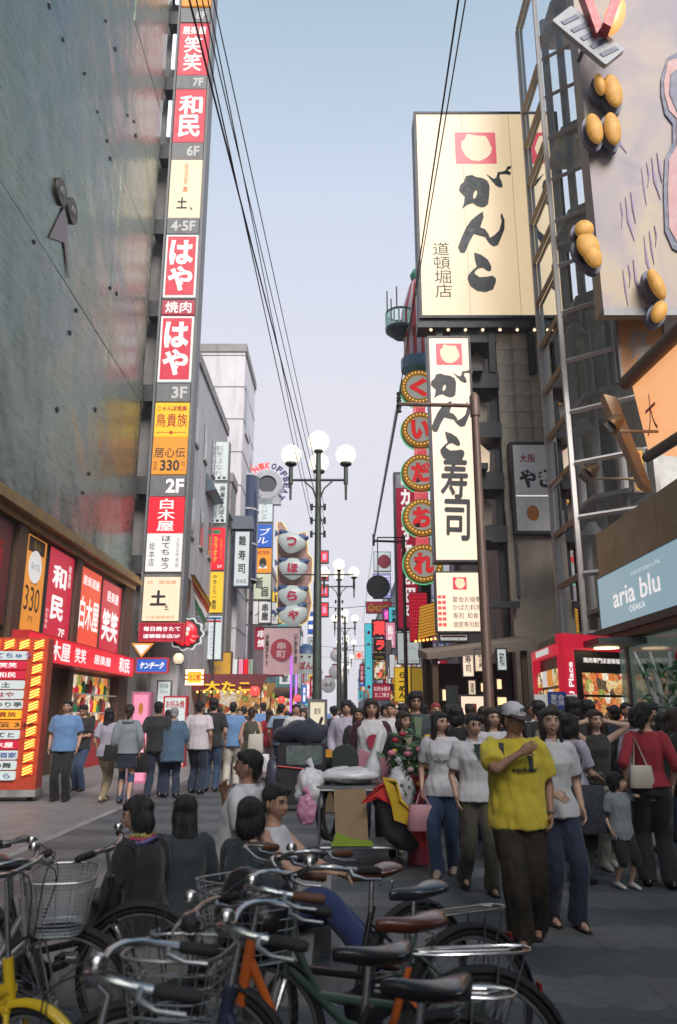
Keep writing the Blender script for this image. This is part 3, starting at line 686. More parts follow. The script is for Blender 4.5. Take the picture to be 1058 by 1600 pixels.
column('sign_column', 'slim column of white, red and yellow lightboxes on grey building', 36, 325, 351, 1032, 690, [
    (691, 750, L_COOL, [('割烹はなれ', .45, .5, .5, .80, 'g', {'vert': True}), ('■ ■ ■', .5, .95, .8, .06, 'k')]),
    (756, 817, L_COOL, [('生鮮市場', .28, .5, .32, .8, 'g', {'vert': True}), ('麻雀まんぼう', .75, .5, .34, .88, 'k', {'vert': True, 'off': .03}), ('■ ■ ■', .5, .95, .8, .06, 'k')]),
    (825, 890, L_RED2, [('●', .5, .10, .5, .10, 'n'), ('カラオケ', .45, .52, .26, .62, 'y', {'vert': True, 'off': .04}), ('お気軽にどうぞ', .80, .5, .12, .5, 'y', {'vert': True}), ('2F', .75, .93, .3, .06, 'w')]),
    (894, 957, L_YEL, [('やきとり一番館', .5, .5, .28, .86, 'k', {'vert': True, 'off': .02})]),
    (963, 1030, L_COOL, [('━━', .5, .05, .96, .05, 'b', {'off': .04}), ('━━', .5, .12, .96, .05, 'r', {'off': .04}), ('ニューミュンヘン', .45, .58, .24, .70, 'b', {'vert': True}), ('道頓堀', .2, .75, .12, .3, 'n', {'vert': True})])])
# --- framed sushi sign with roof cap
r = P(364, 392, 828, 918, 40)
sg = sgn('sushi_sign', 'dark framed white lightbox reading 雛寿司 with small roof cap', 'sign', r, 40, L_COOL, [('雛', .5, .17, .52, .19, 'k', B), ('寿', .5, .44, .52, .19, 'k', B), ('司', .5, .69, .50, .17, 'k', B), ('総本店', .5, .92, .7, .08, 'k')], case=mat('navy_frame', (.02, .03, .06), .4), d=.4, fr=.10)
Wd = r[1] - r[0]; Hd = r[3] - r[2]
MB().prism([(-Wd / 2 - .12, Hd + .03), (Wd / 2 + .12, Hd + .03), (Wd / 2 + .05, Hd + .75), (-Wd / 2 - .05, Hd + .75)], -.15, .5).build('roof_cap', mat('blue_grey_tile', (.14, .16, .20), .6), sg)
MB().box(-2.0, -Wd / 2 - .01, .15, .35, Hd * .8, Hd * .9).build('arm', DSTEEL, sg)
# --- third column with round speaker sign (Y = 48)
rt, x0, x1 = column('sign_column', 'column of small blue, orange and cream lightboxes under a round grey sign', 48, 398, 424, 976, 778, [
    (778, 815, L_COOL, [('ミュージック', .5, .5, .4, .86, 'k', {'vert': True})]),
    (820, 855, L_BLUE, [('ブル', .5, .5, .7, .7, 'w', {'vert': True, 'slant': .2})]),
    (857, 895, L_ORG, [('MUSIC CENTER', .5, .18, .8, .14, 'r', B), ('●', .5, .6, .42, .42, 'k'), ('▲', .5, .72, .6, .2, 'w')]),
    (897, 936, lit('pale_green_white', (.66, .72, .55), .55), [('飯', .32, .36, .46, .48, 'k', B), ('旨', .66, .70, .44, .42, 'k', B)]),
    (940, 975, L_WHITE, [('ノ', .25, .5, .3, .3, 'g', B)])], armx=-5.55)
p = at(418, 757, 48)
sp = thing('round_sign', 'round grey loudspeaker shaped sign ringed by red and blue letters', 'sign', (p.x, 47.9, p.z))
MB().disc((0, 0), .98, 0, .5, 36, r_in=.60).build('ring', mat('silver_paint', (.40, .41, .44), .35, .5), sp, smooth=True)
MB().disc((0, 0), .598, .12, .3, 30).build('cone', mat('dark_mesh', (.06, .07, .08), .6), sp)
MB().box(-.9, .9, .05, .45, -1.35, -.5).build('base', mat('silver_paint', (.4, .41, .44), .35, .5), sp)
for k, ch in enumerate('NIKOFFBEAT'):
    a = radians(128 - k * 19)
    M = Matrix.Rotation(-(pi / 2 - a) * -1 * -1, 4, 'Y')
    mb = MB(); M = Matrix.Translation((1.26 * cos(a), -.02, 1.26 * sin(a))) @ Matrix.Rotation(pi / 2 - a, 4, 'Y')
    addtxt(mb, ch, 0, 0, .34, .44, 0, off=.06, M=M)
    mb.build('letter', L_NRED if k < 3 else mat('navy_letter', (.05, .05, .14), .4), sp)
sgn('wall_sign', 'narrow white lightbox with small blue flower beside fugu lanterns', 'sign', P(421, 436, 940, 976, 47.8), 47.8, L_WHITE, [('●', .4, .45, .5, .2, 'b'), ('花', .5, .75, .5, .2, 'r')], d=.2)
sgn('wall_sign', 'small crimson sign with pale patches left of the いかやき banner', 'sign', P(397, 420, 979, 1016, 47.6), 47.6, L_DRED, [('串', .5, .3, .6, .36, 'w', B), ('焼', .5, .72, .6, .36, 'w', B)], d=.2)
# --- pufferfish lantern signs
YF = 44.0
def P2(px, py, Y=YF): q = at(px, py, Y); return (q.x, q.z)
bk = thing('lantern_rack', 'yellow edged backing plate behind the four fugu lanterns', 'sign rack', (at(450, 975, YF).x, YF + .5, at(450, 975, YF).z))
poly = [P2(*q) for q in ((432, 812), (440, 812), (452, 832), (478, 828), (481, 862), (488, 870), (487, 905), (482, 912), (487, 940), (481, 968), (470, 975), (440, 972), (432, 960))]
MB().prism(poly, YF + .55, YF + .75).build('plate', mat('salmon_lattice', (.45, .26, .22), .6, var=.5, scale=12), bk, w=True)
mb = MB(); mb.tube([(x, YF + .55, z) for x, z in poly], .03, 6, closed=True); mb.build('neon_edge', lit('neon_yellow', (.95, .75, .22), .8), bk, w=True)
for (px, py, ch, tl) in ((456, 846, 'つ', .25), (458, 887, 'ほ', 0.05), (457, 930, 'ら', .05), (458, 957 + 3, 'や', -.2)):
    q = at(px, py, YF)
    fg = thing('fugu_lantern', {'つ': 'topmost of the four pufferfish lanterns in the yellow rack', 'ほ': 'second pufferfish lantern from the top of the yellow rack', 'ら': 'third pufferfish lantern from the top of the yellow rack', 'や': 'lowest pufferfish lantern at the foot of the yellow rack'}[ch], 'lantern', (q.x, YF, q.z))
    M = Matrix.Rotation(tl, 4, 'Y')
    def fsh(p):
        if p.z > 0: p.z *= .80
        else: p.x *= 1 - .35 * (-p.z / .66) ** 1.5
        return p
    MB().ball((0, 0, 0), (.84, .42, .72), 20, 12, M=M, fn=fsh).build('body', lit('pale_fish_white', (.60, .66, .64), .35), fg, smooth=True)
    MB().ball((0, .10, .30), (.93, .42, .30), 20, 8, M=M, fn=lambda p: Vector((p.x, p.y, p.z + .25 * (p.x) ** 2 - .05))).build('back', mat('slate_blue', (.05, .10, .22), .4), fg, smooth=True)
    mb = MB(); addtxt(mb, ch, .02, -.10, .62, .58, -.47, off=.05, M=M); mb.build('lettering', lit('dark_red_letter', (.40, .01, .05), .5), fg)
    MB().prism([(-.8, .25), (-1.12, .45), (-1.05, .05)], -.05, .08, M=M).build('fin', mat('slate_blue', (.05, .10, .22), .4), fg)
q = at(478, 1032, 50)
fg = thing('fugu_lantern', 'small pale lantern with dark blue cap and red characters beside lamp post', 'lantern', (q.x, 50, q.z - .7))
MB().rings([(0, 0, -.1, .55, .4), (0, 0, .5, .8, .5), (0, 0, 1.1, .75, .5)], 14).build('body', lit('pale_fish_white', (.60, .66, .64), .35), fg, smooth=True)
MB().rings([(0, 0, 1.1, .85, .55), (0, 0, 1.5, .6, .4), (0, 0, 1.75, .1, .1)], 14).build('cap', mat('slate_blue', (.05, .10, .22), .4), fg, smooth=True)
txt(fg, 'ぽん', 0, .35, .9, .5, REDINK, y=-.54, off=.04); txt(fg, '· ·', 0, .9, .7, .12, INK, y=-.56, off=.05)
# --- pink hanging banner
r = P(412, 468, 980, 1054, 42)
bn = thing('hanging_banner', 'pale pink cloth banner with red round emblem reading いかやき', 'banner', ((r[0] + r[1]) / 2, 42, r[2]))
W, H = r[1] - r[0], r[3] - r[2]
mb = MB(); N = 10
vv = []; ff = []
for i in range(N + 1):
    for j in range(N + 1):
        x = -W / 2 + W * i / N; vv.append((x, .05 * sin(i * 1.1 + j * .4) * (1 - j / N), H * j / N))
for i in range(N):
    for j in range(N): a = i * (N + 1) + j; ff.append((a, a + N + 1, a + N + 2, a + 1))
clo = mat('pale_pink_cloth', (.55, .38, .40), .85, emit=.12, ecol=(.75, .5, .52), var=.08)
bb = MB().add(vv, ff).build('cloth', clo, bn, smooth=True)
MB().tube([(-W / 2 - .1, 0, H), (W / 2 + .1, 0, H)], .04, 8).build('rod', DSTEEL, bn)
pinkr = flat('banner_red', (.42, .05, .08)); MTL['p'] = pinkr; MTL['c'] = clo
MB().disc((0, H * .52), W * .30, -.10, -.09, 30).build('emblem', pinkr, bb)
mb = MB(); addtxt(mb, '串', 0, H * .60, W * .24, H * .16, -.115, off=.05); addtxt(mb, '町', 0, H * .42, W * .26, H * .16, -.115, off=.05); mb.build('lettering', clo, bb)
mb = MB(); addtxt(mb, 'いかやき', W * .40, H * .55, W * .10, H * .62, -.10, vert=True, off=.04); addtxt(mb, '中華ポテト', -W * .40, H * .52, W * .10, H * .66, -.10, vert=True, off=.04); mb.build('lettering', INK, bb)

# --- stalls and awnings at the foot of the left row
def lantern(px, py, Y, label, m_, rr=.22, group=None):
    q = at(px, py, Y); o = thing('paper_lantern', label, 'lantern', (q.x, Y, q.z), group=group)
    MB().ball((0, 0, 0), (rr, rr, rr * 1.05), 14, 10).build('shade', m_, o, smooth=True)
    mb = MB(); mb.rings([(0, 0, rr * .95, rr * .4, rr * .4), (0, 0, rr * 1.15, rr * .4, rr * .4)], 10); mb.rings([(0, 0, -rr * 1.15, rr * .4, rr * .4), (0, 0, -rr * .95, rr * .4, rr * .4)], 10); mb.build('cap', BLACKP, o)
    return o
L_REDLAN = lit('red_lantern_paper', (.85, .10, .08), .9)
lantern(398, 1080, 30, 'round red paper lantern under the awnings by the bulb-lit stall', L_REDLAN, .20)
lantern(440, 1094, 34, 'round red paper lantern left of the lit poster stand', L_REDLAN, .17)
lantern(465, 1091, 36, 'pinkish red paper lantern beside purple neon tubes', lit('pink_lantern_paper', (.95, .12, .16), 1), .17)
o = lantern(279, 1029, 27, 'cream globe lamp on a bracket beneath the octopus sign', lit('cream_globe', (.85, .75, .55), .7), .19)
r = P(290, 319, 1046, 1071, 29)
sg = sgn('bulb_sign', 'small yellow sign edged with glowing bulbs above left stall', 'sign', r, 29, L_YEL, [('たこ焼', .5, .5, .8, .6, 'r', B)], case=mat('orange_red_paint', (.48, .06, .025)), d=.2, fr=.10)
W, H = r[1] - r[0], r[3] - r[2]
mb = MB()
for k in range(8):
    for zz in (0.05, H - .05): mb.ball((-W / 2 + W * (k + .5) / 8, -.07, zz), .045, 8, 6)
for k in range(3):
    for xx in (-W / 2 + .05, W / 2 - .05): mb.ball((xx, -.07, H * (k + 1) / 4), .045, 8, 6)
mb.build('bulbs', L_WARM, sg)
def stall(label, x0, x1, Y, dpt, h, awn, body, goods, glow=L_SHOP):
    st = thing('market_stall', label, 'stall', ((x0 + x1) / 2, Y, 0))
    W = (x1 - x0) / 2
    MB().box(-W, W, 0, dpt, 0, .95).build('counter', body, st)
    MB().box(-W, W, dpt - .1, dpt, .953, h).build('back_panel', goods, st)
    for sx_ in (-W + .05, W - .05): MB().tube([(sx_, .05, .95), (sx_, .05, h)], .03, 8).build('post', DSTEEL, st)
    MB().add([(-W - .1, -.7, h - .05), (W + .1, -.7, h - .05), (W + .1, dpt, h + .5), (-W - .1, dpt, h + .5), (-W - .1, -.7, h - .30), (W + .1, -.7, h - .30)], [(0, 1, 2, 3), (4, 5, 1, 0)]).build('awning', awn, st)
    MB().tube([(-W + .1, 0, h - .25), (W - .1, 0, h - .25)], .04, 8).build('strip_lamp', glow, st)
    mb = MB()
    for k in range(int(W * 7)): mb.ball((-W + .1 + k * .28, -.6, h - .36), .05, 8, 6)
    mb.build('bulb_string', L_BULB, st)
    return st
goods = patch('stall_goods', FOODC, 4.0, .7)
DKR = mat('dark_red_cloth', (.16, .02, .025), .8, var=.2)
st = stall('dark red awning stall with bulbs and gold characters', -5.9, -3.2, 33, 2.2, 2.75, DKR, REDP, goods)
txt(st, '大たこ', 0, 2.62, 1.9, .42, L_YEL, y=-.80, off=.05)
stall('small stall with yellow-lit counter behind the dark red awning stall', -5.8, -3.4, 40, 2.0, 2.6, mat('ochre_cloth', (.40, .22, .04), .8), BROWN, goods)
stall('brown awning stall glowing amber further along the left row', -5.2, -3.0, 52, 2.5, 2.8, mat('brown_cloth', (.16, .08, .04), .8), REDP, goods)
stall('red awning stall glowing amber on the right row past the karaoke sign', 3.2, 5.2, 46, 2.5, 2.8, DKR, BROWN, goods)
sgn('standing_sign', 'pink and white menu panel standing behind the grey-hooded woman', 'sign', P(203, 232, 1097, 1205, 18.5)[:2] + (0.0, 2.02), 18.5, L_PINK, [('●', .5, .17, .34, .14, 'o'), ('いらっしゃ', .3, .60, .2, .5, 'w', {'vert': True, 'off': .03}), ('やきそば', .7, .60, .24, .5, 'w', {'vert': True, 'off': .03})], case=mat('pink_paint', (.6, .18, .30), .5), d=.3)
sgn('standing_sign', 'red-topped pale blue menu board in the left crowd', 'sign', P(255, 292, 1090, 1130, 24)[:2] + (0, 2.05), 24, L_COOL, [('お好み焼', .5, .10, .9, .12, 'r', B), ('定食', .5, .4, .6, .2, 'b', B)], d=.3, case=REDP)
sgn('menu_board', 'white menu sheets with green print on the wall left of the bulb sign', 'sign', P(245, 268, 1063, 1100, 28.6), 28.6, L_COOL, [('お品書', .5, .2, .7, .2, 'n'), ('定食 800', .5, .5, .7, .14, 'g'), ('うどん 450', .5, .75, .7, .14, 'g')], d=.12)
# yellow shop front behind the white column
sgn('shop_fascia', 'broad yellow ochre shop fascia under the white sign column', 'sign', P(318, 362, 1018, 1058, 38), 38, mat('ochre_panel', (.50, .27, .03), .5, emit=.25, ecol=(.7, .4, .05)), [('営業中', .4, .7, .5, .3, 'g')], d=.4, case=BROWN)
sgn('hanging_sign', 'tall mustard coloured sign with dark vertical lettering left of column', 'sign', P(350, 371, 938, 1022, 42.5), 42.5, mat('mustard_panel', (.42, .28, .03), .5, emit=.35, ecol=(.65, .45, .06)), [('どうとん', .2, .4, .3, .7, 'k', {'vert': True}), ('ぼり', .7, .6, .3, .4, 'w', {'vert': True})], d=.3)
fl = thing('striped_awning', 'green, white and red striped sloping awning left of red lightbox', 'awning', (-5.6, 31, 6.2))
for k, m_ in enumerate((mat('awning_green', (.04, .14, .07), .8), WHITEP, mat('awning_red', (.45, .06, .04), .8), mat('awning_amber', (.45, .25, .04), .8))):
    a = at(291 + k * 7, 905 + k * 0, 31); MB().add([(at(300 + k * 6.5 - 22, 895 + k * 4 - 8, 31) - fl.location)[:], (at(300 + k * 6.5 - 15.5, 899 + k * 4 - 14, 31) - fl.location)[:], (at(322 + k * 3, 968 - k * 8, 33) - fl.location)[:], (at(318 + k * 3, 975 - k * 8, 33) - fl.location)[:]], [(0, 1, 2, 3)]).build('stripe', m_, fl)
MB().tube([(0.3, 2, -.7), (0.3, 2, -6.2)], .04, 8).build('post', DSTEEL, fl)
for k, (px, m_) in enumerate(((366, L_WHITE), (376, L_PINK), (384, L_RED2), (391, mat('pale_green_cloth', (.4, .5, .42), .8)))):
    r = P(px - 4, px + 4, 1030, 1070, 40); o = thing('vertical_flag', ['white vertical shop flag under small spotlights', 'pink vertical shop flag under small spotlights', 'scarlet vertical shop flag under small spotlights', 'pale green vertical shop flag under small spotlights'][k], 'flag', ((r[0] + r[1]) / 2, 40, 0))
    mb = MB(); W = r[1] - r[0]
    mb.add([(x * W, .05 * sin(x * 5 + z), z) for z in (1.6, 2.3, 3.0, r[3]) for x in (-.5, -.17, .17, .5)], [(j * 4 + i, j * 4 + i + 1, j * 4 + i + 5, j * 4 + i + 4) for j in range(3) for i in range(3)])
    mb.build('cloth', m_, o, smooth=True); MB().tube([(-W / 2, 0, 0), (-W / 2, 0, r[3] + .1)], .02, 6).build('pole', DSTEEL, o)
for k, (px, c) in enumerate(((455, (.5, .12, .9)), (463, (.6, .2, 1.0)))):
    q = at(px, 1060, 42); o = tag(MB().tube([(q.x, 42, .8), (q.x, 42, q.z + 1.2 - k * 1.0)], .05, 8).build('neon_tube', lit('neon_violet_%d' % k, c, 1.3)), ['tall violet neon tube beside the pink banner', 'shorter lilac neon tube by the pink lantern'][k], 'neon tube')

# ================================================================== right: near shopfront (aria blu)
XR = 6.0
RZR = -pi / 2
nb_ = thing('corner_shop', 'low shop building with olive gold band and pale blue fascia', 'building', (8.5, 4, 0))
MB().box(XR + .12, 12, -12, 17.3, 0, 5.6).build('wall', BEIGE, nb_, w=True)
MB().box(9.3, 15, -12, 16.2, 5.603, 9.5).build('shade_wall', CONC, nb_, w=True)  # unseen setback storey, added to shade the street
# right row goes on behind the camera, added unseen to shade the foreground
rb_ = thing('street_building', 'tall grey unseen building added behind the viewpoint to shade the foreground, continuing the right row', 'building', (11, -25, 0))
MB().box(6.3, 16, -60, -12.2, 0, 24).build('wall', CONC, rb_, w=True)
MB().box(6.1, 16, -60, -12.1, 24.003, 24.6).build('parapet', CONC, rb_, w=True)
for k in range(8):
    for z in (4.5, 8.5, 12.5, 16.5, 20.5): MB().box(6.24, 6.31, -58 + k * 5.4, -54.5 + k * 5.4, z, z + 2).build('window', GLASS, rb_, w=True)
OLIVE = mat('olive_gold_panel', (.20, .155, .06), .40, .35, var=.1, scale=2)
ztop_, zmid_, zbot_ = 5.55, 4.50, 3.32
for k in range(7):
    y1 = 17.42 - k * 3.4; y0 = y1 - 3.39
    MB().box(XR - .02, XR + .115, y0, y1, zmid_ + .03, ztop_).build('band_panel', OLIVE, nb_, w=True)
MB().box(XR - .25, XR + .11, -7, 17.42, zbot_ - .16, zbot_ - .005).build('soffit', DSTEEL, nb_, w=True)
MB().box(XR - .20, XR + .11, -7, 17.30, zbot_ - .30, zbot_ - .163).build('soffit_trim', BROWN, nb_, w=True)
for y0, y1 in ((16.3, 17.2), (12.2, 16.2), (7.9, 12.0), (3.4, 7.7), (-3, 3.2)):
    MB().box(XR + .05, XR + .118, y0, y1, .25, 3.0).build('shop_glass', mat('lit_shop_glass', (.06, .09, .08), .1, emit=.10, ecol=(.45, .65, .55), var=.7, scale=2.2), nb_, w=True)
for y in (16.25, 12.1, 7.8, 3.3): MB().box(XR - .02, XR + .117, y - .05, y + .05, 0, 3.02).build('mullion', STEEL, nb_, w=True)
MB().box(XR - .9, XR + .1, 15.2, 16.9, 2.86, 2.98).build('entrance_canopy', STEEL, nb_, w=True)
MB().disc((XR - .45, 0), .25, 0, .02, M=Matrix.Translation((0, 16.1, 2.85)) @ Matrix.Rotation(-pi / 2, 4, 'X')).build('ceiling_lamp', L_WARM, nb_, w=True)
def wall_sign_right(name, label, cat, y0, y1, z0, z1, face, texts, x=XR - .02, d=.08, case=STEEL, fr=.02, group=None, extra=None):
    W = y1 - y0; H = z1 - z0
    root = thing(name, label, cat, (x, (y0 + y1) / 2, z0), -pi / 2, group)
    mb = MB(); frame(mb, -W / 2, W / 2, -d - .02, 0, 0, H, fr); mb.build('frame', case, root)
    f = MB().box(-W / 2 + fr, W / 2 - fr, -d, -.002, fr, H - fr).build('sign_face', face, root)
    texts_on(f, -W / 2 + fr, W / 2 - fr, fr, H - fr, -d - .006, texts)
    if extra: extra(f, W, H, d)
    return root
wall_sign_right('fascia_sign', 'pale blue backlit fascia with white aria blu OSAKA lettering', 'sign', 8.2, 17.35, zbot_, zmid_, L_SKYB,
    [('イタリアンカジュアル', .300, .20, .16, .07, 'w', {}), ('aria blu', .235, .50, .27, .36, 'w', {'off': .01}), ('OSAKA', .240, .79, .09, .11, 'w', {})])
# flower stand by the entrance
fs = thing('flower_stand', 'tall white stand with green sprays and a red bloom by shop entrance', 'flower stand', (5.25, 12.6, 0))
mb = MB()
for a in (-.35, -.15, .1, .32): mb.tube([(0, 0, .9), (a * .4, 0, 1.6), (a * 1.3, .05, 2.5)], [.06, .05, .03], 8)
mb.build('stem', WHITEP, fs, smooth=True)
MB().rings([(0, 0, 0, .22, .22), (0, 0, .05, .22, .22), (0, 0, .06, .05, .05), (0, 0, .95, .07, .07)], 14).build('stand', STEEL, fs, smooth=True)
mb = MB()
for k in range(160):
    a = random.uniform(-.45, .45); z = random.uniform(1.1, 2.35); c = Vector((a * (z - .6) * .6, random.uniform(-.15, .15), z))
    u_ = Vector((random.uniform(-1, 1), random.uniform(-1, 1), random.uniform(-1, 1))).normalized() * .13; w_ = u_.orthogonal().normalized() * .035
    mb.add([c - u_, c + w_, c + u_, c - w_], [(0, 1, 2, 3)])
mb.build('leaves', mat('spray_green', (.05, .16, .06), .6, var=.3), fs)
mb = MB(); mb.ball((.28, -.08, 2.42), .13, 10, 8, fn=lambda p: p * (1 + .18 * noise.noise(p * 22))); mb.build('bloom', REDP, fs, smooth=True)
# red kiosk display
ka, kb, kc = Vector((4.52, 16.0, 0)), Vector((6.25, 17.0, 0)), Vector((4.66, 18.35, 0))
kz = at(868, 990, 16).z
kk = thing('red_kiosk', 'red framed corner display case with dark food photo screen', 'display', (4.9, 16.9, 0))
ang1 = math.atan2(kb.y - ka.y, kb.x - ka.x); L1 = (kb - ka).length
M1 = Matrix.Translation(ka) @ Matrix.Rotation(ang1, 4, 'Z')
ang2 = math.atan2(ka.y - kc.y, ka.x - kc.x); L2 = (ka - kc).length
M2 = Matrix.Translation(kc) @ Matrix.Rotation(ang2, 4, 'Z')
KR = lit('kiosk_red', (.55, .015, .04), .75)
MB().prism([(ka.x + .05, ka.y + .08), (kb.x, kb.y + .05), (kc.x + 1.4, kc.y), (kc.x + .05, kc.y)], 0, kz - .02, M=Matrix(((1, 0, 0, 0), (0, 0, 1, 0), (0, 1, 0, 0), (0, 0, 0, 1)))).build('core', BLACKP, kk, w=True)
def kbox(name, M, x0, x1, z0, z1, y0, y1, m_, par=kk):
    return MB().box(x0, x1, y0, y1, z0, z1, M=M).build(name, m_, par, w=True)
kbox('frame', M1, 0, L1, kz - .32, kz, -.14, .06, KR); kbox('frame', M1, 0, .30, .1, kz - .323, -.14, .06, KR)
scr = kbox('screen', M1, .303, L1 - .02, .6, kz - .323, -.08, .04, BLACKP)
food = patch('food_photo_print', FOODC, 6.0, .9)
for z0, z1 in ((kz - 1.22, kz - .78), (kz - 1.75, kz - 1.27)):
    kbox('photo_panel', M1, .55, L1 - .1, z0, z1, -.10, -.082, food, scr)
mb = MB(); addtxt(mb, '焼肉専門店道頓堀', 1.15, kz - .52, 1.1, .11, -.095, off=.03, M=M1); addtxt(mb, 'ランチあります', 1.05, kz - 1.95, .9, .10, -.095, off=.02, M=M1); mb.build('lettering', L_LET, scr)
mb = MB(); addtxt(mb, 'MENU Place', 0, 0, 1.25, .15, 0, off=.03, M=M1 @ Matrix.Translation((.15, -.15, kz - 1.2)) @ Matrix.Rotation(-pi / 2, 4, 'Y')); mb.build('lettering', L_LET, kk, w=True)
kbox('frame', M2, 0, L2, kz - .42, kz - .22, -.12, .05, KR); kbox('frame', M2, 0, .12, .1, kz - .423, -.12, .05, KR)
kbox('header', M2, .6, L2 - .4, kz - .38, kz - .25, -.13, -.121, L_WHITE)
for k in range(4):
    for j in range(5):
        kbox('menu_photo', M2, .2 + k * .55, .2 + k * .55 + .46, .5 + j * .40, .5 + j * .40 + .33, -.05, .04, [food, L_WHITE, L_ORG, goods][(k + j) % 4])

# ================================================================== right: glass lift tower
gt = thing('glass_tower', 'faceted glass stair tower with slim steel mullions beside the ivory sign', 'tower', (7.2, 21, 0))
A, Bc, Cc = Vector((6.38, 20.0, 0)), Vector((6.38, 22.2, 0)), Vector((8.1, 18.7, 0))
pys = [-40, 96, 155, 218, 283, 348, 417, 490, 566, 645, 725, 809, 897, 990]
zl = sorted(at(870, py, 20).z for py in pys)
zl = [0.0] + zl
gl = bpy.data.materials.new('clear_glass'); gl.use_nodes = True
t = gl.node_tree; b = t.nodes['Principled BSDF']; tr_ = t.nodes.new('ShaderNodeBsdfTransparent'); tr_.inputs[0].default_value = (.93, .96, .95, 1)
gs = t.nodes.new('ShaderNodeBsdfGlossy'); gs.inputs['Roughness'].default_value = .02; gs.inputs[0].default_value = (.9, .95, 1, 1)
fr_ = t.nodes.new('ShaderNodeFresnel'); fr_.inputs[0].default_value = 1.55; ms = t.nodes.new('ShaderNodeMixShader')
t.links.new(fr_.outputs[0], ms.inputs[0]); t.links.new(tr_.outputs[0], ms.inputs[1]); t.links.new(gs.outputs[0], ms.inputs[2]); t.links.new(ms.outputs[0], t.nodes['Material Output'].inputs[0])
STL = mat('bright_steel', (.60, .59, .57), .5, .2, var=.1)
BRZ = mat('bronze_mullion', (.46, .36, .24), .5, .2, var=.15)
H_ = zl[-1]
for p in (A, Bc, Cc): MB().box(p.x - .06, p.x + .06, p.y - .06, p.y + .06, 0, H_).build('post', STL, gt, w=True)
for (p, q, in_) in ((A, Bc, Vector((.06, 0, 0))), (A, Cc, Vector((.05, .06, 0)))):
    dv = (q - p).normalized(); p_ = p + dv * .10; q_ = q - dv * .10
    for i, z in enumerate(zl[1:]):
        MB().tube([p_ + Vector((0, 0, z)), q_ + Vector((0, 0, z))], .075, 4).build('mullion', BRZ if p is A and q is Bc else STL, gt, w=True)
    for i in range(len(zl) - 1):
        a, c = zl[i] + .065, zl[i + 1] - .065
        if i == 0: a = .02
        MB().add([p_ + in_ + Vector((0, 0, a)), q_ + in_ + Vector((0, 0, a)), q_ + in_ + Vector((0, 0, c)), p_ + in_ + Vector((0, 0, c))], [(0, 1, 2, 3)]).build('pane', gl, gt, w=True)
MB().box(8.9, 12, 20.4, 23.5, 0, H_).build('core', mat('shaft_grey', (.62, .63, .60), .7, var=.12, grime=.2), gt, w=True)
for k, (x, y) in enumerate(((7.3, 20.6), (7.75, 20.0), (7.2, 21.8))): MB().tube([(x, y, 0), (x, y, H_)], .13, 10).build('column', LCONC, gt, w=True, smooth=True)
for z in zl[2::2]:
    MB().prism([(7.0, 22.1), (7.0, 20.3), (8.0, 19.4), (8.28, 19.8), (8.28, 22.1)], z - .9, z - .78, M=Matrix(((1, 0, 0, 0), (0, 0, 1, 0), (0, 1, 0, 0), (0, 0, 0, 1)))).build('landing', LCONC, gt, w=True)
    MB().rings([(7.0, 20.6, z - 1.9, .35, .25), (7.0, 20.6, z - 1.5, .12, .12)], 10).build('lamp_shade', LCONC, gt, w=True, smooth=True)
# big mural board
YM = 17.8
mu = thing('mural_board', 'huge pale lilac and cream mural board with painted purple strokes', 'mural', (9.0, YM, 11.7))
bx0 = at(943, 482, YM); zz = bx0.z
mum = bpy.data.materials.new('mural_paint'); mum.use_nodes = True
t = mum.node_tree; b = t.nodes['Principled BSDF']; tc = t.nodes.new('ShaderNodeTexCoord')
n1 = t.nodes.new('ShaderNodeTexNoise'); n1.inputs['Scale'].default_value = .35; n1.inputs['Detail'].default_value = 3; n1.inputs['Distortion'].default_value = 1.2; t.links.new(tc.outputs['Object'], n1.inputs['Vector'])
rp = t.nodes.new('ShaderNodeValToRGB'); rp.color_ramp.elements[0].position = .36; rp.color_ramp.elements[0].color = (.25, .23, .27, 1); rp.color_ramp.elements[1].position = .62; rp.color_ramp.elements[1].color = (.42, .345, .25, 1)
e_ = rp.color_ramp.elements.new(.5); e_.color = (.34, .29, .28, 1)
t.links.new(n1.outputs[0], rp.inputs[0]); t.links.new(rp.outputs[0], b.inputs['Base Color']); b.inputs['Roughness'].default_value = .6
b.inputs['Emission Strength'].default_value = 0.0; t.links.new(rp.outputs[0], b.inputs['Emission Color'])
MB().box(bx0.x, 13, YM, YM + .6, zz, 36).build('board', mum, mu, w=True)
def mpoly(pts, y0, y1, m_, nm): return MB().prism([(at(a, c, YM).x, at(a, c, YM).z) for a, c in pts], YM + y0, YM + y1).build(nm, m_, mu, w=True)
MB().box(bx0.x - .02, 13, YM - .06, YM - .002, zz - .22, zz - .003).build('bottom_rail', STEEL, mu, w=True)
PURP = mat('mural_purple', (.24, .17, .30), .6); PINKM = mat('mural_pink', (.38, .19, .185), .5); NAVYM = mat('mural_navy', (.05, .06, .12), .5)
mpoly([(1060, 82), (1042, 92), (1032, 125), (1032, 150), (1038, 180), (1050, 195), (1050, 225), (1038, 250), (1036, 300), (1038, 362), (1050, 390), (1060, 395), (1100, 400), (1100, 70)], -.05, -.003, NAVYM, 'painted_outline')
mpoly([(1100, 90), (1052, 95), (1042, 100), (1036, 130), (1037, 150), (1044, 175), (1056, 188), (1056, 230), (1044, 252), (1042, 300), (1044, 358), (1056, 380), (1100, 385)], -.07, -.053, PINKM, 'painted_curve')
mpoly([(1100, 110), (1056, 112), (1046, 120), (1044, 150), (1056, 178), (1100, 190)], -.09, -.073, NAVYM, 'painted_eye')
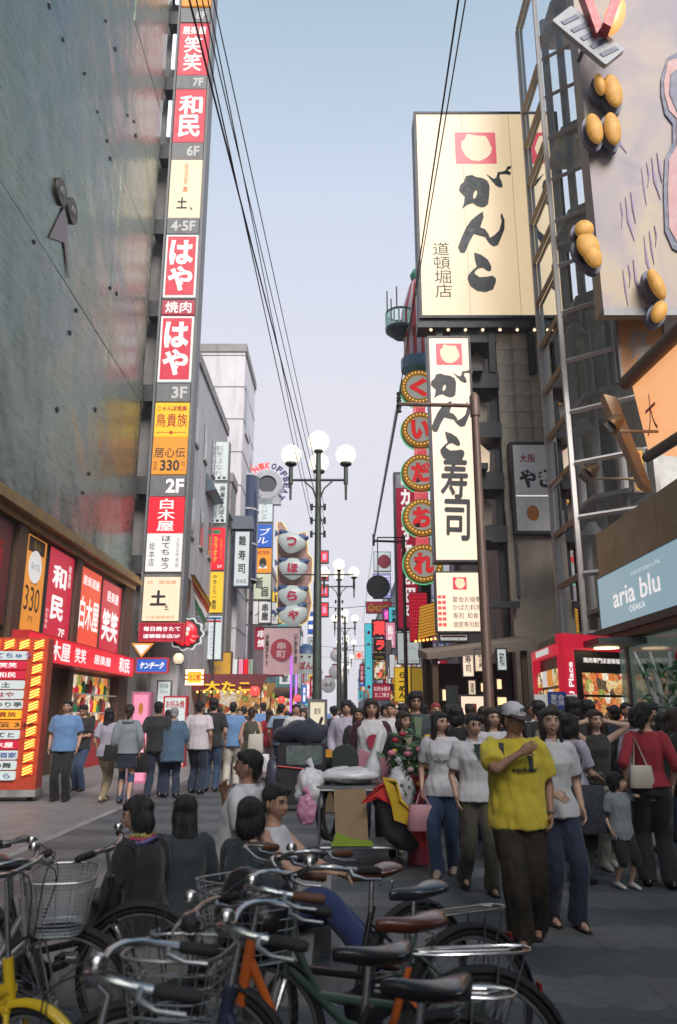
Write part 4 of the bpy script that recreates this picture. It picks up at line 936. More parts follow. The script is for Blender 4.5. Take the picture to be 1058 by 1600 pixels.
for k in range(14):
    x = 965 + (k * 37) % 70; y = 210 + (k * 53) % 220; l = 30 + (k * 29) % 45
    mpoly([(x, y), (x + 5, y + l * .4), (x + 14 - (k % 3) * 6, y + l), (x + 3, y + l * .55)], -.02 - .001 * k, -.003, PURP, 'brush_stroke')
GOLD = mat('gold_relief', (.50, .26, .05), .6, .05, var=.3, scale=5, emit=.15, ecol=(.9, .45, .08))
def lobe(px, py, rx, ry, rot, label, y=-.5):
    q = at(px, py, YM + y); k = (YM + y) / ray(px, py).y / 1200
    o = thing('gold_ornament', label, 'ornament', (q.x, YM + y, q.z))
    M = Matrix.Rotation(rot, 4, 'Y')
    MB().ball((0, .0, 0), (rx * k, .13, ry * k), 16, 10, M=M).build('lobe', GOLD, o, smooth=True)
    MB().disc((0, 0), 1, .18, .34, 24, M=M @ Matrix.Diagonal((rx * k * 1.22, 1, ry * k * 1.14, 1))).build('backing', NAVYM, o)
    MB().tube([(0, .3, 0), (0, -y - .01, 0)], .07, 8).build('stud', DSTEEL, o)

for k, (px, py, rx, ry, rt_) in enumerate(((937, 132, 8, 20, -.1), (958, 142, 14, 31, -.12), (929, 201, 13, 28, -.12), (957, 201, 13, 30, -.05), (913, 358, 15, 16, .5), (919, 384, 18, 24, -.2), (925, 398, 14, 24, -.3), (1026, 444, 11, 28, -.3), (1030, 487, 12, 20, .4))):
    lobe(px, py, rx, ry, rt_, ['narrow gold lobe tucked beside the tilted plank sign', 'long gold lobe below the tilted plank sign', 'gold lobe overlapping the glass tower edge under the upper pair', 'gold lobe paired beside the one overlapping the glass tower', 'round gold knob topping the lower cluster by the glass tower', 'broad gold lobe in the lower cluster by the glass tower', 'drooping gold lobe ending the lower cluster by the glass tower', 'slender gold finger above the orange box sign', 'stubby gold lobe resting just above the orange box sign'][k])
# plank sign and lamp prow at the top
q0 = at(918, 58, YM - .8)
pl = thing('plank_sign', 'tilted pale plank sign with dark diagonal strokes above the gold lobes', 'sign', tuple(q0))
Mp = Matrix.Rotation(radians(48), 4, 'Y')
MB().rbox(-1.0, 1.0, -.08, .08, -.38, .38, .05, M=Mp).build('plank', mat('weathered_pale_board', (.40, .42, .44), .7, var=.15), pl)
mb = MB()
for k in range(5): mb.prism([(-.8 + k * .36, -.25), (-.66 + k * .36, -.25), (-.55 + k * .36, .25), (-.7 + k * .36, .25)], -.10, -.082, M=Mp)
mb.build('strokes', NAVYM, pl); MB().tube([(0, .08, 0), (0, .79, 0)], .06, 8).build('bracket', DSTEEL, pl)
q0 = at(934, 22, YM - 1.0)
pl = thing('lamp_prow', 'orange lit red boat-prow shaped lamp at the top of mural', 'lamp', tuple(q0))
MB().prism([(-.45, .9), (-.2, .9), (.05, -.5), (-.12, -.75)], -.1, .2).build('red_plank', REDP, pl); MB().prism([(.55, .9), (.75, .7), (.20, -.75), (.0, -.6)], -.3, .1).build('red_plank', REDP, pl)
MB().ball((.45, -.05, .0), (.28, .2, .65), 12, 8, M=Matrix.Rotation(.3, 4, 'Y')).build('lit_shell', lit('amber_shell', (1.0, .45, .15), .9), pl, smooth=True)
MB().tube([(0, .2, 0), (0, .98, 0)], .06, 8).build('bracket', DSTEEL, pl)
# orange lit box sign
c0, c1, c2, c3 = at_x(988, 603, 6.75), at_x(1120, 478, 6.75), at_x(1120, 640, 6.75), at_x(1014, 708, 6.75)
ob = thing('lit_box_sign', 'glowing orange slanted box sign with dark tube along its top', 'sign', tuple(c3))
vv = [Vector(c) - c3 for c in (c0, c1, c2, c3)]; back = Vector((.7, .25, 0))
MB().add(vv + [v + back for v in vv], [(0, 3, 2, 1), (4, 5, 6, 7), (0, 1, 5, 4), (2, 3, 7, 6), (0, 4, 7, 3), (1, 2, 6, 5)]).build('lit_face', lit('orange_glow', (1.0, .47, .20), .85), ob)
MB().tube([vv[0] + Vector((-.1, .1, .12)), vv[1] + Vector((-.1, 0, .12))], .17, 12).build('tube', BROWN, ob, smooth=True)
MB().tube([vv[3] + Vector((-.05, 0, -.1)), vv[2] + Vector((-.05, 0, -.1))], .12, 8).build('bottom_rail', DSTEEL, ob)
mid = (vv[0] + vv[2]) / 2
mb = MB(); M = Matrix.Translation((vv[0] * .45 + vv[3] * .35 + vv[2] * .2) + Vector((-.03, 0, 0))) @ Matrix.Rotation(-pi / 2, 4, 'Z'); addtxt(mb, '大', 0, 0, .55, .9, 0, M=M); mb.build('lettering', flat('faint_orange_red', (.55, .14, .06)), ob)
MB().tube([vv[3] + back * .9 + Vector((0, 0, .3)), vv[3] + back * .9 + Vector((.9, .5, .3))], .08, 8).build('bracket', DSTEEL, ob)
mb = MB(); mb.prism([(-.25, .9), (.02, .75), (.05, -1.6), (-.12, -1.4)], -.1, .2, M=Matrix.Translation(vv[0] + Vector((-.12, .35, -.9))) @ Matrix.Rotation(-.25, 4, 'Y')); mb.build('side_plank', mat('pale_wood', (.45, .33, .20), .6, var=.2), ob)
for k, (px, py) in enumerate(((962, 660), (925, 735))):
    q0 = at_x(px, py, 5.9 + .2 * k)
    o = thing('spotlight', ['bronze spotlight head on a long rod beside the orange box sign', 'bronze spotlight head lower on the glass tower corner'][k], 'spotlight', tuple(q0))
    MB().rings([(0, 0, -.16, .20, .20), (0, 0, .05, .16, .16), (0, 0, .2, .08, .08)], 14, M=Matrix.Rotation(.9, 4, 'Y')).build('head', mat('bronze_lamp', (.16, .10, .045), .4, .6, var=.2), o, smooth=True)
    MB().box(-.12, .12, -.12, .12, -.30, -.17, M=Matrix.Rotation(.9, 4, 'Y')).build('barn_door', DSTEEL, o)
    MB().tube([(.05, 0, -.2), (1.3, -.1, -.25)], .035, 8).build('rod', BRZ, o)
sgn('strip_banner', 'narrow yellow banner with red and white marks below the orange box sign', 'banner', P(987, 1010, 700, 770, 17.6), 17.6, mat('ochre_panel', (.5, .27, .03)), [('お得', .6, .2, .4, .3, 'r', {'vert': True, 'off': .05}), ('宴会', .6, .7, .4, .4, 'r', {'vert': True, 'off': .05})], d=.1)
sgn('strip_banner', 'framed orange and grey picture panel tucked under the mural board', 'banner', P(965, 1040, 490, 590, 18.6), 18.6, mat('dull_orange_panel', (.45, .22, .08)), [('祭', .45, .5, .5, .5, 'g', {'off': .03})], d=.2)

# ================================================================== Ganko building and signs
YG = 24.0
gb = thing('sushi_building', 'stained tile faced building carrying the ivory がんこ signs', 'building', (7, 28, 0))
GX = 5.5
MB().box(GX, 12, YG + .55, 34.5, 0, 14.9).build('wall', CONC, gb, w=True)
MB().box(GX + .4, 12, YG + .9, 34.5, 14.903, 15.6).build('roof_kerb', CONC, gb, w=True)
tile_me = None
for i in range(6):
    for j in range(12):
        x0 = GX + .01 + i * .56; z0 = 8.0 + j * .585
        o = MB().box(0, .545, 0, .035, 0, .57).build('wall_tile', TILEM, gb) if tile_me is None else link('wall_tile', tile_me, gb)
        tile_me = o.data; o.location = Vector((x0, YG + .512 + random.uniform(-.004, .004), z0)) - gb.location
MB().box(GX - .02, 12, YG + .10, YG + .51, 0, 5.0).build('lower_block', BEIGE, gb, w=True)
MB().box(GX - .01, 12, YG + .35, YG + .53, 5.003, 7.98).build('mid_wall', BEIGE, gb, w=True)
MB().tube([(GX + .25, YG + .30, 5.1), (GX + .25, YG + .30, 7.9)], .05, 8).build('downpipe', STEEL, gb, w=True)
MB().tube([(GX + .2, YG + .28, 7.5), (GX + .9, YG + .25, 7.2), (GX + 2.0, YG + .28, 6.9)], .03, 6).build('cable', BLACKP, gb, w=True)
# dark steel gallery between the vertical sign and the wall
for z in (6.9, 8.7, 10.5, 12.3, 14.0):
    MB().box(3.9, GX - .003, YG + .3, YG + 1.6, z, z + .55).build('gallery_beam', DSTEEL, gb, w=True)
for x, y in ((4.75, 1.2), (GX - .22, .7)): MB().box(x, x + .2, YG + y, YG + y + .25, 0, 14.6).build('gallery_post', DSTEEL, gb, w=True)
for k, z in enumerate((7.6, 9.5, 11.2, 13.0)):
    MB().prism([(0, 0), (.5, .05), (.55, .7), (.25, 1.0), (-.05, .6)], 0, .1, M=Matrix.Translation((4.65, YG + 1.0, z))).build('gallery_ornament', [BEIGE, L_CREAM, TILEM, BEIGE][k], gb, w=True)
# --- letter outlines traced in the first big sign (crop pixels 4.069 per photo pixel)
GA = [[(437, 515), (455, 509), (480, 506), (500, 518), (545, 525), (578, 545), (590, 580), (586, 640), (580, 690), (560, 708), (535, 711), (505, 700), (485, 685), (465, 688), (440, 700), (412, 722), (424, 695), (432, 645), (412, 625), (395, 605), (400, 572), (425, 550)], [(492, 612), (484, 640), (488, 657), (500, 650), (512, 620), (506, 600)]]
GT = [[(568, 499), (592, 515), (616, 532), (632, 522), (640, 488), (662, 486), (690, 478), (702, 452), (728, 448), (722, 466), (702, 475), (726, 492), (718, 507), (690, 500), (656, 502), (652, 522), (668, 552), (672, 582), (655, 586), (628, 572), (605, 545)]]
NN = [[(547, 738), (551, 775), (530, 838), (560, 850), (582, 880), (590, 905), (618, 890), (650, 858), (666, 800), (658, 765), (667, 747), (685, 795), (684, 850), (660, 910), (642, 952), (615, 960), (595, 948), (575, 925), (562, 900), (530, 892), (490, 880), (462, 930), (432, 1000), (405, 1000), (388, 965), (410, 905), (440, 840), (470, 795), (510, 762)]]
KO = [[(490, 998), (535, 1012), (578, 1043), (600, 1085), (599, 1113), (580, 1118), (545, 1095), (520, 1098), (497, 1118), (494, 1132), (525, 1155), (575, 1152), (605, 1145), (628, 1160), (630, 1185), (612, 1232), (565, 1250), (510, 1242), (468, 1212), (450, 1170), (452, 1145), (480, 1112), (508, 1088), (498, 1050)]]
def crop2px(x, y): return 620 + x / 4.069, 150 + y / 4.069
def brush(parent, shapes, place, y, m_):
    mb = MB()
    for loops in shapes:
        L = [[place(*crop2px(*p)) for p in l] for l in loops]
        mb.prism(L[0], y - .012, y, holes=[l[::-1] for l in L[1:]])
    return mb.build('lettering', m_, parent)
DKTEAL = mat('dark_teal_ink', (.030, .045, .048), .5)
def emblem(parent, cx, cz, s_, y):
    o = MB().box(cx - s_ / 2, cx + s_ / 2, y - .01, y, cz - s_ * .45, cz + s_ * .45).build('emblem', lit('emblem_red', (.72, .05, .09), .7), parent)
    pts = [(-.20, .42), (.02, .38), (.26, .36), (.33, .2), (.40, -.02), (.36, -.18), (.24, -.32), (.06, -.41), (-.12, -.38), (-.26, -.24), (-.35, -.02), (-.34, .18), (-.26, .26)]
    MB().prism([(cx + a * s_, cz + c * s_ * .95) for a, c in pts[::-1]], y - .018, y - .011).build('pale_roundel', L_GANKO, o)
r = (at(656, 500, YG).x, 8.15, at(529, 497, YG).z, at(529, 176, YG).z)
x0, x1, z0, z1 = r
big = thing('rooftop_sign', 'huge ivory backlit rooftop sign with brushed がんこ and red emblem', 'sign', ((x0 + x1) / 2, YG, z0))
W, H = x1 - x0, z1 - z0
mb = MB(); mb.box(x0, x1, YG + .03, YG + .85, z0, z1); frame(mb, x0 - .01, x1 + .01, YG - .05, YG + .028, z0 - .01, z1 + .01, .10); mb.build('casing', DSTEEL, big, w=True)
mb = MB(); mb.box(x0 - .06, x1, YG + .05, YG + .8, z0 - .32, z0 - .012); mb.build('bottom_tray', DSTEEL, big, w=True)
mb = MB()
for k in range(8): mb.ball((x0 + .4 + k * .6, YG + .2, z0 - .34), .05, 8, 6)
mb.build('tray_lamps', L_WARM, big, w=True)
fc = MB().box(x0 + .09, x1 - .09, YG - .02, YG + .028, z0 + .09, z1 - .09).build('sign_face', L_GANKO, big, w=True)
def pG(px, py): q = at(px, py, YG); return (q.x, q.z)
brush(fc, [GA, GT, NN, KO], pG, YG - .025, DKTEAL)
mb = MB()
for k, ch in enumerate('道頓堀店'):
    q = at(689 + k * 1.4, 389 + k * 22, YG); addtxt(mb, ch, q.x, q.z, .58, .52, YG - .028)
mb.build('lettering', DKTEAL, fc)
for xs_ in (x0 + W * .33, x0 + W * .66): MB().box(xs_ - .006, xs_ + .006, YG - .0235, YG - .0205, z0 + .1, z1 - .1).build('panel_seam', BEIGE, fc)
q = at(743, 232, YG); emblem(fc, q.x, q.z, 1.5, YG - .022)
for x in (3.4, 5.2, 6.6): MB().box(x, x + .22, YG + .25, YG + .55, z0 - 1.9, z0 - .33).build('support', DSTEEL, big, w=True)
# vertical sign
r = P(673, 742, 526, 878, YG - .6); Yv = YG - .6
vs_ = thing('vertical_sign', 'tall ivory lightbox reading がんこ寿司 with dark rim', 'sign', ((r[0] + r[1]) / 2, Yv, r[2]))
x0, x1, z0, z1 = r; W, H = x1 - x0, z1 - z0
mb = MB(); mb.box(x0, x1, Yv + .03, Yv + .5, z0, z1); frame(mb, x0 - .01, x1 + .01, Yv - .04, Yv + .028, z0 - .01, z1 + .01, .07); mb.build('casing', mat('plum_black_rim', (.02, .012, .018), .4), vs_, w=True)
fc = MB().box(x0 + .06, x1 - .06, Yv - .015, Yv + .028, z0 + .06, z1 - .06).build('sign_face', L_GANKO2, vs_, w=True)
kx = W / (1058 / 4.069) * 1.55
cxv = (x0 + x1) / 2
def pV(px, py): return (cxv + (px - (620 + 540 / 4.069)) * .0172 * W / 1.4 - .02, z1 - H * .145 - (py - (150 + 448 / 4.069)) * .01735 * (H / 7.9))
brush(fc, [GA, GT, NN, KO], pV, Yv - .02, INK)
mb = MB(); addtxt(mb, '寿', cxv + .02, z0 + H * .355, .86, 1.45, Yv - .03, off=.03, slant=.08, wob=.03); addtxt(mb, '司', cxv + .05, z0 + H * .175, .80, 1.35, Yv - .03, off=.025, slant=.05, wob=.03); mb.build('lettering', INK, fc)
emblem(fc, cxv, z1 - H * .085, .86, Yv - .018)
for zz_ in (z0 + .8, z0 + 3.2, z1 - 1.0): MB().box(x1 - .3, 4.9, Yv + .51, YG + 1.3, zz_, zz_ + .2).build('arm', DSTEEL, vs_, w=True)
# menu sign below
r = P(681, 758, 893, 988, YG - .7)
sg = sgn('menu_sign', 'square ivory lightbox listing dishes with red dashes below the vertical sign', 'sign', r, YG - .7, L_GANKO2, [('宴会お座敷', .64, .46, .62, .10, 'k'), ('かばた料理', .64, .60, .62, .10, 'k'), ('寿司  和食', .60, .74, .54, .10, 'k'), ('個室寿司和食', .66, .89, .66, .10, 'k')] + [('■■', .10, .42 + .095 * k, .17, .055, 'R') for k in range(6)], d=.4, case=DSTEEL, fr=.04,
    extra=lambda f, W, H: emblem(f, .0, H * .80, .42, -.014))
MB().box(r[1] - r[0] - .9, 1.9, .41, .6, .8, 1.0).build('arm', DSTEEL, sg)
sgn('menu_sign', 'small white sign with red heading tucked below the ivory menu lightbox', 'sign', P(686, 732, 990, 1003, YG - .3), YG - .3, L_WHITE, [('━━━', .5, .25, .96, .4, 'r', {'off': .05}), ('お持ち帰り', .5, .75, .8, .3, 'g')], d=.3)
# 大阪やき wall sign
r = P(800, 884, 691, 834, YG + .1)
sgn('wall_sign', 'grey-white faintly glowing wall sign reading 大阪 やき on the tiled building', 'sign', r, YG + .1, mat('faint_glow_white', (.52, .52, .52), .4, emit=.10, ecol=(.6, .62, .65)), [('大阪', .30, .16, .34, .10, 'r', B), ('やき', .45, .40, .70, .22, 'k', {'off': .05}), ('━━━━', .5, .60, .98, .012, 'w'), ('●', .34, .80, .26, .18, 'o')], d=.4, case=DSTEEL, fr=.10)  # a faint glow is put into the sign face itself
# canopy and street level of the sushi shop
cp = thing('timber_canopy', 'weathered timber entrance canopy with sloping roof in front of sushi shop', 'canopy', (4.2, 22.6, 0))
MB().add([(2.45, 21.6, 3.15), (5.5, 21.6, 3.55), (5.5, 24.0, 3.85), (2.45, 24.0, 3.45), (2.45, 21.6, 2.98), (5.5, 21.6, 3.25), (5.5, 24.0, 3.55), (2.45, 24.0, 3.2)], [(0, 1, 2, 3), (4, 7, 6, 5), (0, 4, 5, 1), (0, 3, 7, 4), (1, 5, 6, 2), (3, 2, 6, 7)]).build('roof', mat('weathered_timber', (.20, .165, .13), .7, var=.2, stretch=(1, 6, 6)), cp, w=True)
for x, y in ((2.7, 21.9), (2.7, 23.7), (5.2, 21.9)): MB().box(x - .08, x + .08, y - .08, y + .08, 0, 3.1 + (.3 if x > 4 else 0)).build('post', BROWN, cp, w=True)
MB().box(2.8, 5.1, 23.72, 23.8, 0, 3.0).build('back_panel', BROWN, cp, w=True)
for k, (px0, px1, py0, py1, fm, s_, col, lab) in enumerate((
    (722, 741, 1017, 1058, L_GANKO2, '寿司', 'k', 'tall ivory lightbox with red top under the timber canopy'), (741, 765, 1014, 1050, L_CREAM, '焼き鳥', 'k', 'cream lightbox with dark characters under the timber canopy'),
    (776, 792, 1013, 1048, L_COOL, '和', 'k', 'cool white lightbox by the beige wall under the canopy'), (731, 744, 1062, 1088, L_CREAM, '酒', 'k', 'small hanging cream panel below the lightboxes'),
    (750, 763, 1066, 1082, L_SHOP, '', 'k', 'warm square lantern hanging left of the brown pole'), (775, 785, 1060, 1078, L_SHOP, '', 'k', 'warm square lantern hanging right of the brown pole'),
    (776, 793, 1088, 1107, L_SHOP, '', 'k', 'glowing amber panel low beside the beige wall'), (690, 698, 1076, 1096, L_SHOP, '', 'k', 'thin glowing panel beside the dark notice board'))):
    sgn('shop_lightbox', lab, 'lightbox', P(px0, px1, py0, py1, 21.75 - .12 * k), 21.75 - .12 * k, fm, [(s_, .5, .5, .6, .7, col, {'vert': True, 'off': .02})] if s_ else [], d=.1, case=DSTEEL, fr=.03)
sgn('shop_lightbox', 'broad ivory lightbox with small red square emblem behind the crowd', 'lightbox', P(718, 763, 1089, 1125, 20.0)[:2] + (.9, 2.0), 20, L_GANKO2, [('■', .5, .4, .22, .45, 'r'), ('□', .5, .4, .12, .22, L_GANKO)], d=.3, case=DSTEEL)
MB().box(-.35, .35, .05, .25, -.9, -.005).build('base', DSTEEL, bpy.data.objects['shop_lightbox.008'])
sgn('notice_board', 'dark green notice board leaning under the canopy', 'notice board', P(697, 716, 1075, 1100, 21.0)[:2] + (1.05, 2.25), 21.0, mat('dark_green_board', (.02, .04, .03), .5), [], d=.1, case=DSTEEL)
MB().tube([(0, .05, -1.05), (0, .05, 0)], .03, 8).build('post', DSTEEL, bpy.data.objects['notice_board'])
r = P(674, 701, 1030, 1062, 26)
sgn('hanging_sign', 'red and beige sign with white zigzag mark behind canopy post', 'sign', r, 26, L_DRED, [('▼', .3, .3, .4, .5, 'w')], d=.2, case=BEIGE)
# ================================================================== right row beyond the sushi building
YK = 30.5
MB_ = None
building('street_building', 'dark framed restaurant building carrying the round medallion signs', 5.3, 14, 34.6, 45, 12.5, WALLG, street_side=-1, wins=[('s', 36 + k * 3, 38 + k * 3, z, z + 1.6) for k in range(3) for z in (4.2, 7.4, 10)])
building('street_building', 'lilac grey karaoke building behind the crimson sign', 5.0, 14, 45.3, 58, 17, WALLP, street_side=-1, wins=[('s', 47 + k * 3.4, 49.4 + k * 3.4, z, z + 1.7) for k in range(3) for z in (4.2, 7.6, 11, 14)])
for i in range(6):
    y0 = 58.5 + i * 22
    lab = ['mauve building with wide windows past the karaoke block', 'pale slab building halfway down the right row', 'grey-pink building deep in the right row', 'buff low building deep in the right row', 'pale blue-grey building near the far right end', 'last mauve building closing the right row'][i]
    building('far_building', lab, 4.9 - (i > 1) * .2, 16, y0, y0 + 21, (12, 13, 12, 10, 11, 9)[i], mat('far_wall_%d' % ((i + 2) % 5), farcol[(i + 2) % 5], .85, var=.1), street_side=-1, wins=[('s', y0 + 1.5 + k * 4.8, y0 + 4.2 + k * 4.8, z, z + 1.5) for k in range(4) for z in (4, 7.2)])
# --- medallions
med = [(655, 605, 'く', 'topmost'), (657, 671, 'い', 'second'), (658, 738, 'だ', 'third'), (660, 808, 'お', 'fourth'), (662, 880, 'れ', 'lowest')]
GOLDR = mat('gold_leaf_ring', (.50, .27, .04), .4, .4, var=.4, scale=16, emit=.18, ecol=(.8, .4, .05))
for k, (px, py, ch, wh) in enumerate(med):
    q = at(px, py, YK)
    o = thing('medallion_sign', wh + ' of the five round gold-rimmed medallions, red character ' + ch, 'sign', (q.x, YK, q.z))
    R_ = .80
    MB().disc((0, 0), R_, .12, .45, 36).build('drum', mat('green_rim_paint', (.08, .30, .20), .4, var=.1), o, smooth=True)
    MB().disc((0, 0), R_ - .03, -.06, .118, 36, r_in=R_ - .24).build('rim', GOLDR, o, smooth=True)
    mb = MB()
    for j in range(28):
        a = 2 * pi * j / 28; mb.ball(((R_ - .135) * cos(a), -.07, (R_ - .135) * sin(a)), .035, 6, 4)
    mb.build('rim_bulbs', lit('amber_small_bulb', (1, .55, .15), 1.2), o)
    MB().disc((0, 0), R_ - .245, .02, .119, 30).build('plate', lit('bulb_glow_plate', (.52, .52, .46), .5), o)  # bulb light on the plate is put in as its own emission
    mb = MB(); mb.tube([((R_ + .01) * cos(2 * pi * j / 36), .30, (R_ + .01) * sin(2 * pi * j / 36)) for j in range(36)], .03, 6, closed=True); mb.build('neon_edge', L_NGRN, o)
    txt(o, ch, 0, 0, .80, .86, lit('glow_red_letter', (.72, .03, .03), .85), y=.005, off=.06)
    mb = MB(); addtxt(mb, ch, 0, 0, .82, .88, .012, off=.07); mb.build('letter_edge', mat('letter_dark_red', (.30, .01, .01), .5), o)
    if k < 4:
        q2 = at(med[k + 1][0], med[k + 1][1], YK); dz = q.z - q2.z; mz = -dz / 2
        mb = MB()
        for j in range(6): mb.box(-.26 + j * .09, -.20 + j * .09, .15, .3, mz - (dz / 2 - R_) - .12, mz + (dz / 2 - R_) + .12)
        mb.build('link_bars', lit('pink_bars', (.9, .12, .16), .7), o)
q = at(662, 880, YK)
mast = tag(MB().box(3.35, 3.75, YK + .46, YK + .85, 0, at(655, 560, YK).z).build('sign_mast', DSTEEL), 'dark steel mast standing behind the row of round medallions', 'mast')
# --- striped red and white stand-in form and balcony above the medallions
q = at(655, 560, YK)
sd = thing('striped_drum', 'red and white striped tapering roof ornament above the medallions', 'ornament', (q.x, YK + .5, q.z))
Hs = at(655, 425, YK).z - q.z
nst = 22
rp_, wp_ = mat('stripe_red', (.55, .06, .08), .5), mat('stripe_white', (.68, .64, .66), .5)
def cone(k):
    a0, a1 = 2 * pi * k / nst, 2 * pi * (k + 1) / nst
    prof = [(.62, .15), (.60, Hs * .25), (.78, Hs * .34), (.66, Hs * .6), (.30, Hs * .9), (.16, Hs * .97)]
    vv = []
    for r_, z in prof: vv += [(r_ * cos(a0), r_ * sin(a0), z), (r_ * cos(a1), r_ * sin(a1), z)]
    ff = [(2 * i, 2 * i + 1, 2 * i + 3, 2 * i + 2) for i in range(len(prof) - 1)]
    return vv, ff
for k in range(nst):
    vv, ff = cone(k); MB().add(vv, ff).build('stripe', rp_ if k % 2 else wp_, sd)
MB().rings([(0, 0, -.35, .75, .75), (0, 0, .15, .75, .75)], 18).build('blue_base', mat('sky_blue_paint', (.16, .30, .45), .5), sd, smooth=True)
MB().rings([(0, 0, Hs * .97, .2, .2), (0, 0, Hs * 1.03, .26, .26), (0, 0, Hs * 1.1, .1, .1)], 12).build('green_finial', mat('finial_green', (.05, .28, .18), .5), sd, smooth=True)
q = at(625, 505, YK)
bc = thing('round_balcony', 'small round turquoise railed balcony projecting beside the striped ornament', 'balcony', (q.x + .05, YK + .4, q.z - .2))
MB().rings([(0, 0, -.35, .25, .25), (0, 0, 0, .66, .66), (0, 0, .12, .68, .68)], 20).build('floor', mat('dark_teal_metal', (.04, .08, .09), .5), bc, smooth=True)
for k in range(18):
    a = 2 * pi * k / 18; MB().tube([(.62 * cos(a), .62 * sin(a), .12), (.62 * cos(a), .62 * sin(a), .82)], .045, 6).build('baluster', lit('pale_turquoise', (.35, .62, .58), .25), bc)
mb = MB(); mb.tube([(.62 * cos(2 * pi * j / 24), .62 * sin(2 * pi * j / 24), .86) for j in range(24)], .05, 6, closed=True); mb.build('rail', mat('dark_teal_metal', (.04, .08, .09), .5), bc)
for a in (2.2, 3.4, 4.4): MB().tube([(.6 * cos(a), .6 * sin(a), .86), (.6 * cos(a), .6 * sin(a), 1.9)], .03, 6).build('mast', DSTEEL, bc)
MB().tube([(.3, 0, -.15), (.9, 0, -.15)], .08, 8).build('bracket', DSTEEL, bc)
# red neon lattice and gold louvre under the medallions
r = P(640, 668, 925, 1003, YK - .5)
o = thing('neon_sign', 'dark red lattice neon panel below the lowest medallion', 'neon panel', ((r[0] + r[1]) / 2, YK - .5, r[2]))
W, H = r[1] - r[0], r[3] - r[2]
MB().box(-W / 2, W / 2, .05, .2, 0, H).build('panel', mat('wine_panel', (.16, .01, .015), .5), o)
mb = MB()
for k in range(9): mb.tube([(-W / 2 + W * (k + .5) / 9, 0, .05), (-W / 2 + W * (k + .5) / 9, 0, H - .05)], .02, 5)
for k in range(14): mb.tube([(-W / 2, -.03, H * (k + .5) / 14), (W / 2, -.03, H * (k + .5) / 14)], .018, 5)
mb.build('neon_lattice', lit('neon_dark_red', (.65, .02, .05), .8), o)
q = at(672, 1000, YK - .8)
o = thing('gold_louvre', 'tilted gold slatted panel glowing amber beside the red lattice', 'louvre', (q.x, YK - .8, q.z))
MB().prism([(-.5, 0), (.55, .25), (.55, 1.62), (-.35, 1.25)], .03, .12).build('backing', BROWN, o)
for k in range(11):
    zz = .08 + k * .115; MB().tube([(-.46 + k * .01, 0, zz), (.54, 0, zz + .26)], .045, 5).build('slat', lit('gold_slat', (.85, .42, .05), .55), o)
mb = MB()
for k in range(9): mb.ball((-.55 + k * .15, -.02, -.05 + k * .02), .05, 6, 5)
mb.build('bulbs', L_BULB, o)
# karaoke sign
r = P(617, 655, 738, 985, 38)
sgn('karaoke_sign', 'tall crimson sign with white カラオケ and BIG ECHO lettering', 'sign', r, 38, L_DRED, [('カラオケ', .48, .33, .55, .46, 'w', {'vert': True, 'off': .05})], d=.5, case=STEEL, fr=.12,
    extra=lambda f, W, H: (MB().box(-W / 2 + .12, W / 2 - .12, -.03, -.013, H * .895, H - .12).build('white_header', LCONC, f), txt(f, '歌', 0, H * .935, .5, .4, L_LET, y=-.036, off=.03),
        (lambda mb: (addtxt(mb, 'BIG ECHO', 0, 0, H * .29, .55, 0, off=.04, M=Matrix.Translation((.10, -.03, H * .23)) @ Matrix.Rotation(pi / 2, 4, 'Y')), mb.build('lettering', L_LET, f)))(MB())))
r = P(620, 656, 988, 1038, 36)
sgn('hanging_sign', 'white lightbox with flowing れんずし characters under the crimson sign', 'sign', r, 36, L_COOL, [('れんずし', .42, .48, .22, .66, 'k', {'vert': True}), ('へ', .72, .5, .2, .1, 'g'), ('道頓堀  本店', .5, .93, .8, .06, 'g')], d=.3)
r = P(616, 642, 1042, 1097, 35)
sgn('hanging_sign', 'yellow sign with bold black らーめん characters', 'sign', r, 35, L_YEL, [('らーめん', .5, .52, .55, .80, 'k', {'vert': True, 'off': .04})], d=.2, case=mat('mustard_panel', (.42, .28, .03)))
r = P(642, 662, 1042, 1090, 35.4)
sgn('hanging_sign', 'plain amber yellow panel beside the らーめん sign', 'sign', r, 35.4, mat('amber_panel', (.5, .3, .03), .5, emit=.3, ecol=(.7, .45, .05)), [], d=.2)
r = P(585, 612, 848, 900, 62)
sgn('far_sign', 'white square sign with crimson round mark high above far right row', 'sign', P(584, 611, 862, 893, 60), 60, L_COOL, [('●', .62, .5, .8, .75, flat('dull_crimson', (.35, .05, .08)))], d=.3)
# neon cluster further on
def far(label, px0, px1, py0, py1, Y, face, texts, nm='far_sign', fr=.04): return sgn(nm, label, 'sign', P(px0, px1, py0, py1, Y), Y, face, texts, d=.4, case=DSTEEL, fr=fr)
far('blue and lilac striped lightbox behind the dark disc', 583, 611, 896, 935, 58, lit('lilac_blue', (.35, .36, .75), .7), [('━━━━━━', .5, .12 * k + .1, .95, .04, 'w') for k in range(7)])
far('row of gold ringed badges above the red neon characters', 572, 612, 940, 958, 57, L_DRED, [('◎◎◎', .5, .55, .9, .7, 'y', {'off': .03})])
far('pink neon vertical lettering right of red neon characters', 598, 612, 950, 1005, 56, lit('dim_magenta', (.35, .06, .30), .5), [('焼肉牛', .5, .5, .7, .9, L_NPINK, {'vert': True, 'off': .04})])
far('big red neon 蔵 character over the far right row', 581, 606, 968, 995, 55, mat('neon_back', (.08, .03, .04), .6), [('蔵', .5, .5, .92, .92, 'R', {'off': .06})])
far('big red neon ラ character below the 蔵 neon', 584, 605, 998, 1018, 55, mat('neon_back', (.08, .03, .04), .6), [('ラ', .5, .5, .7, .85, 'R', {'off': .06})])
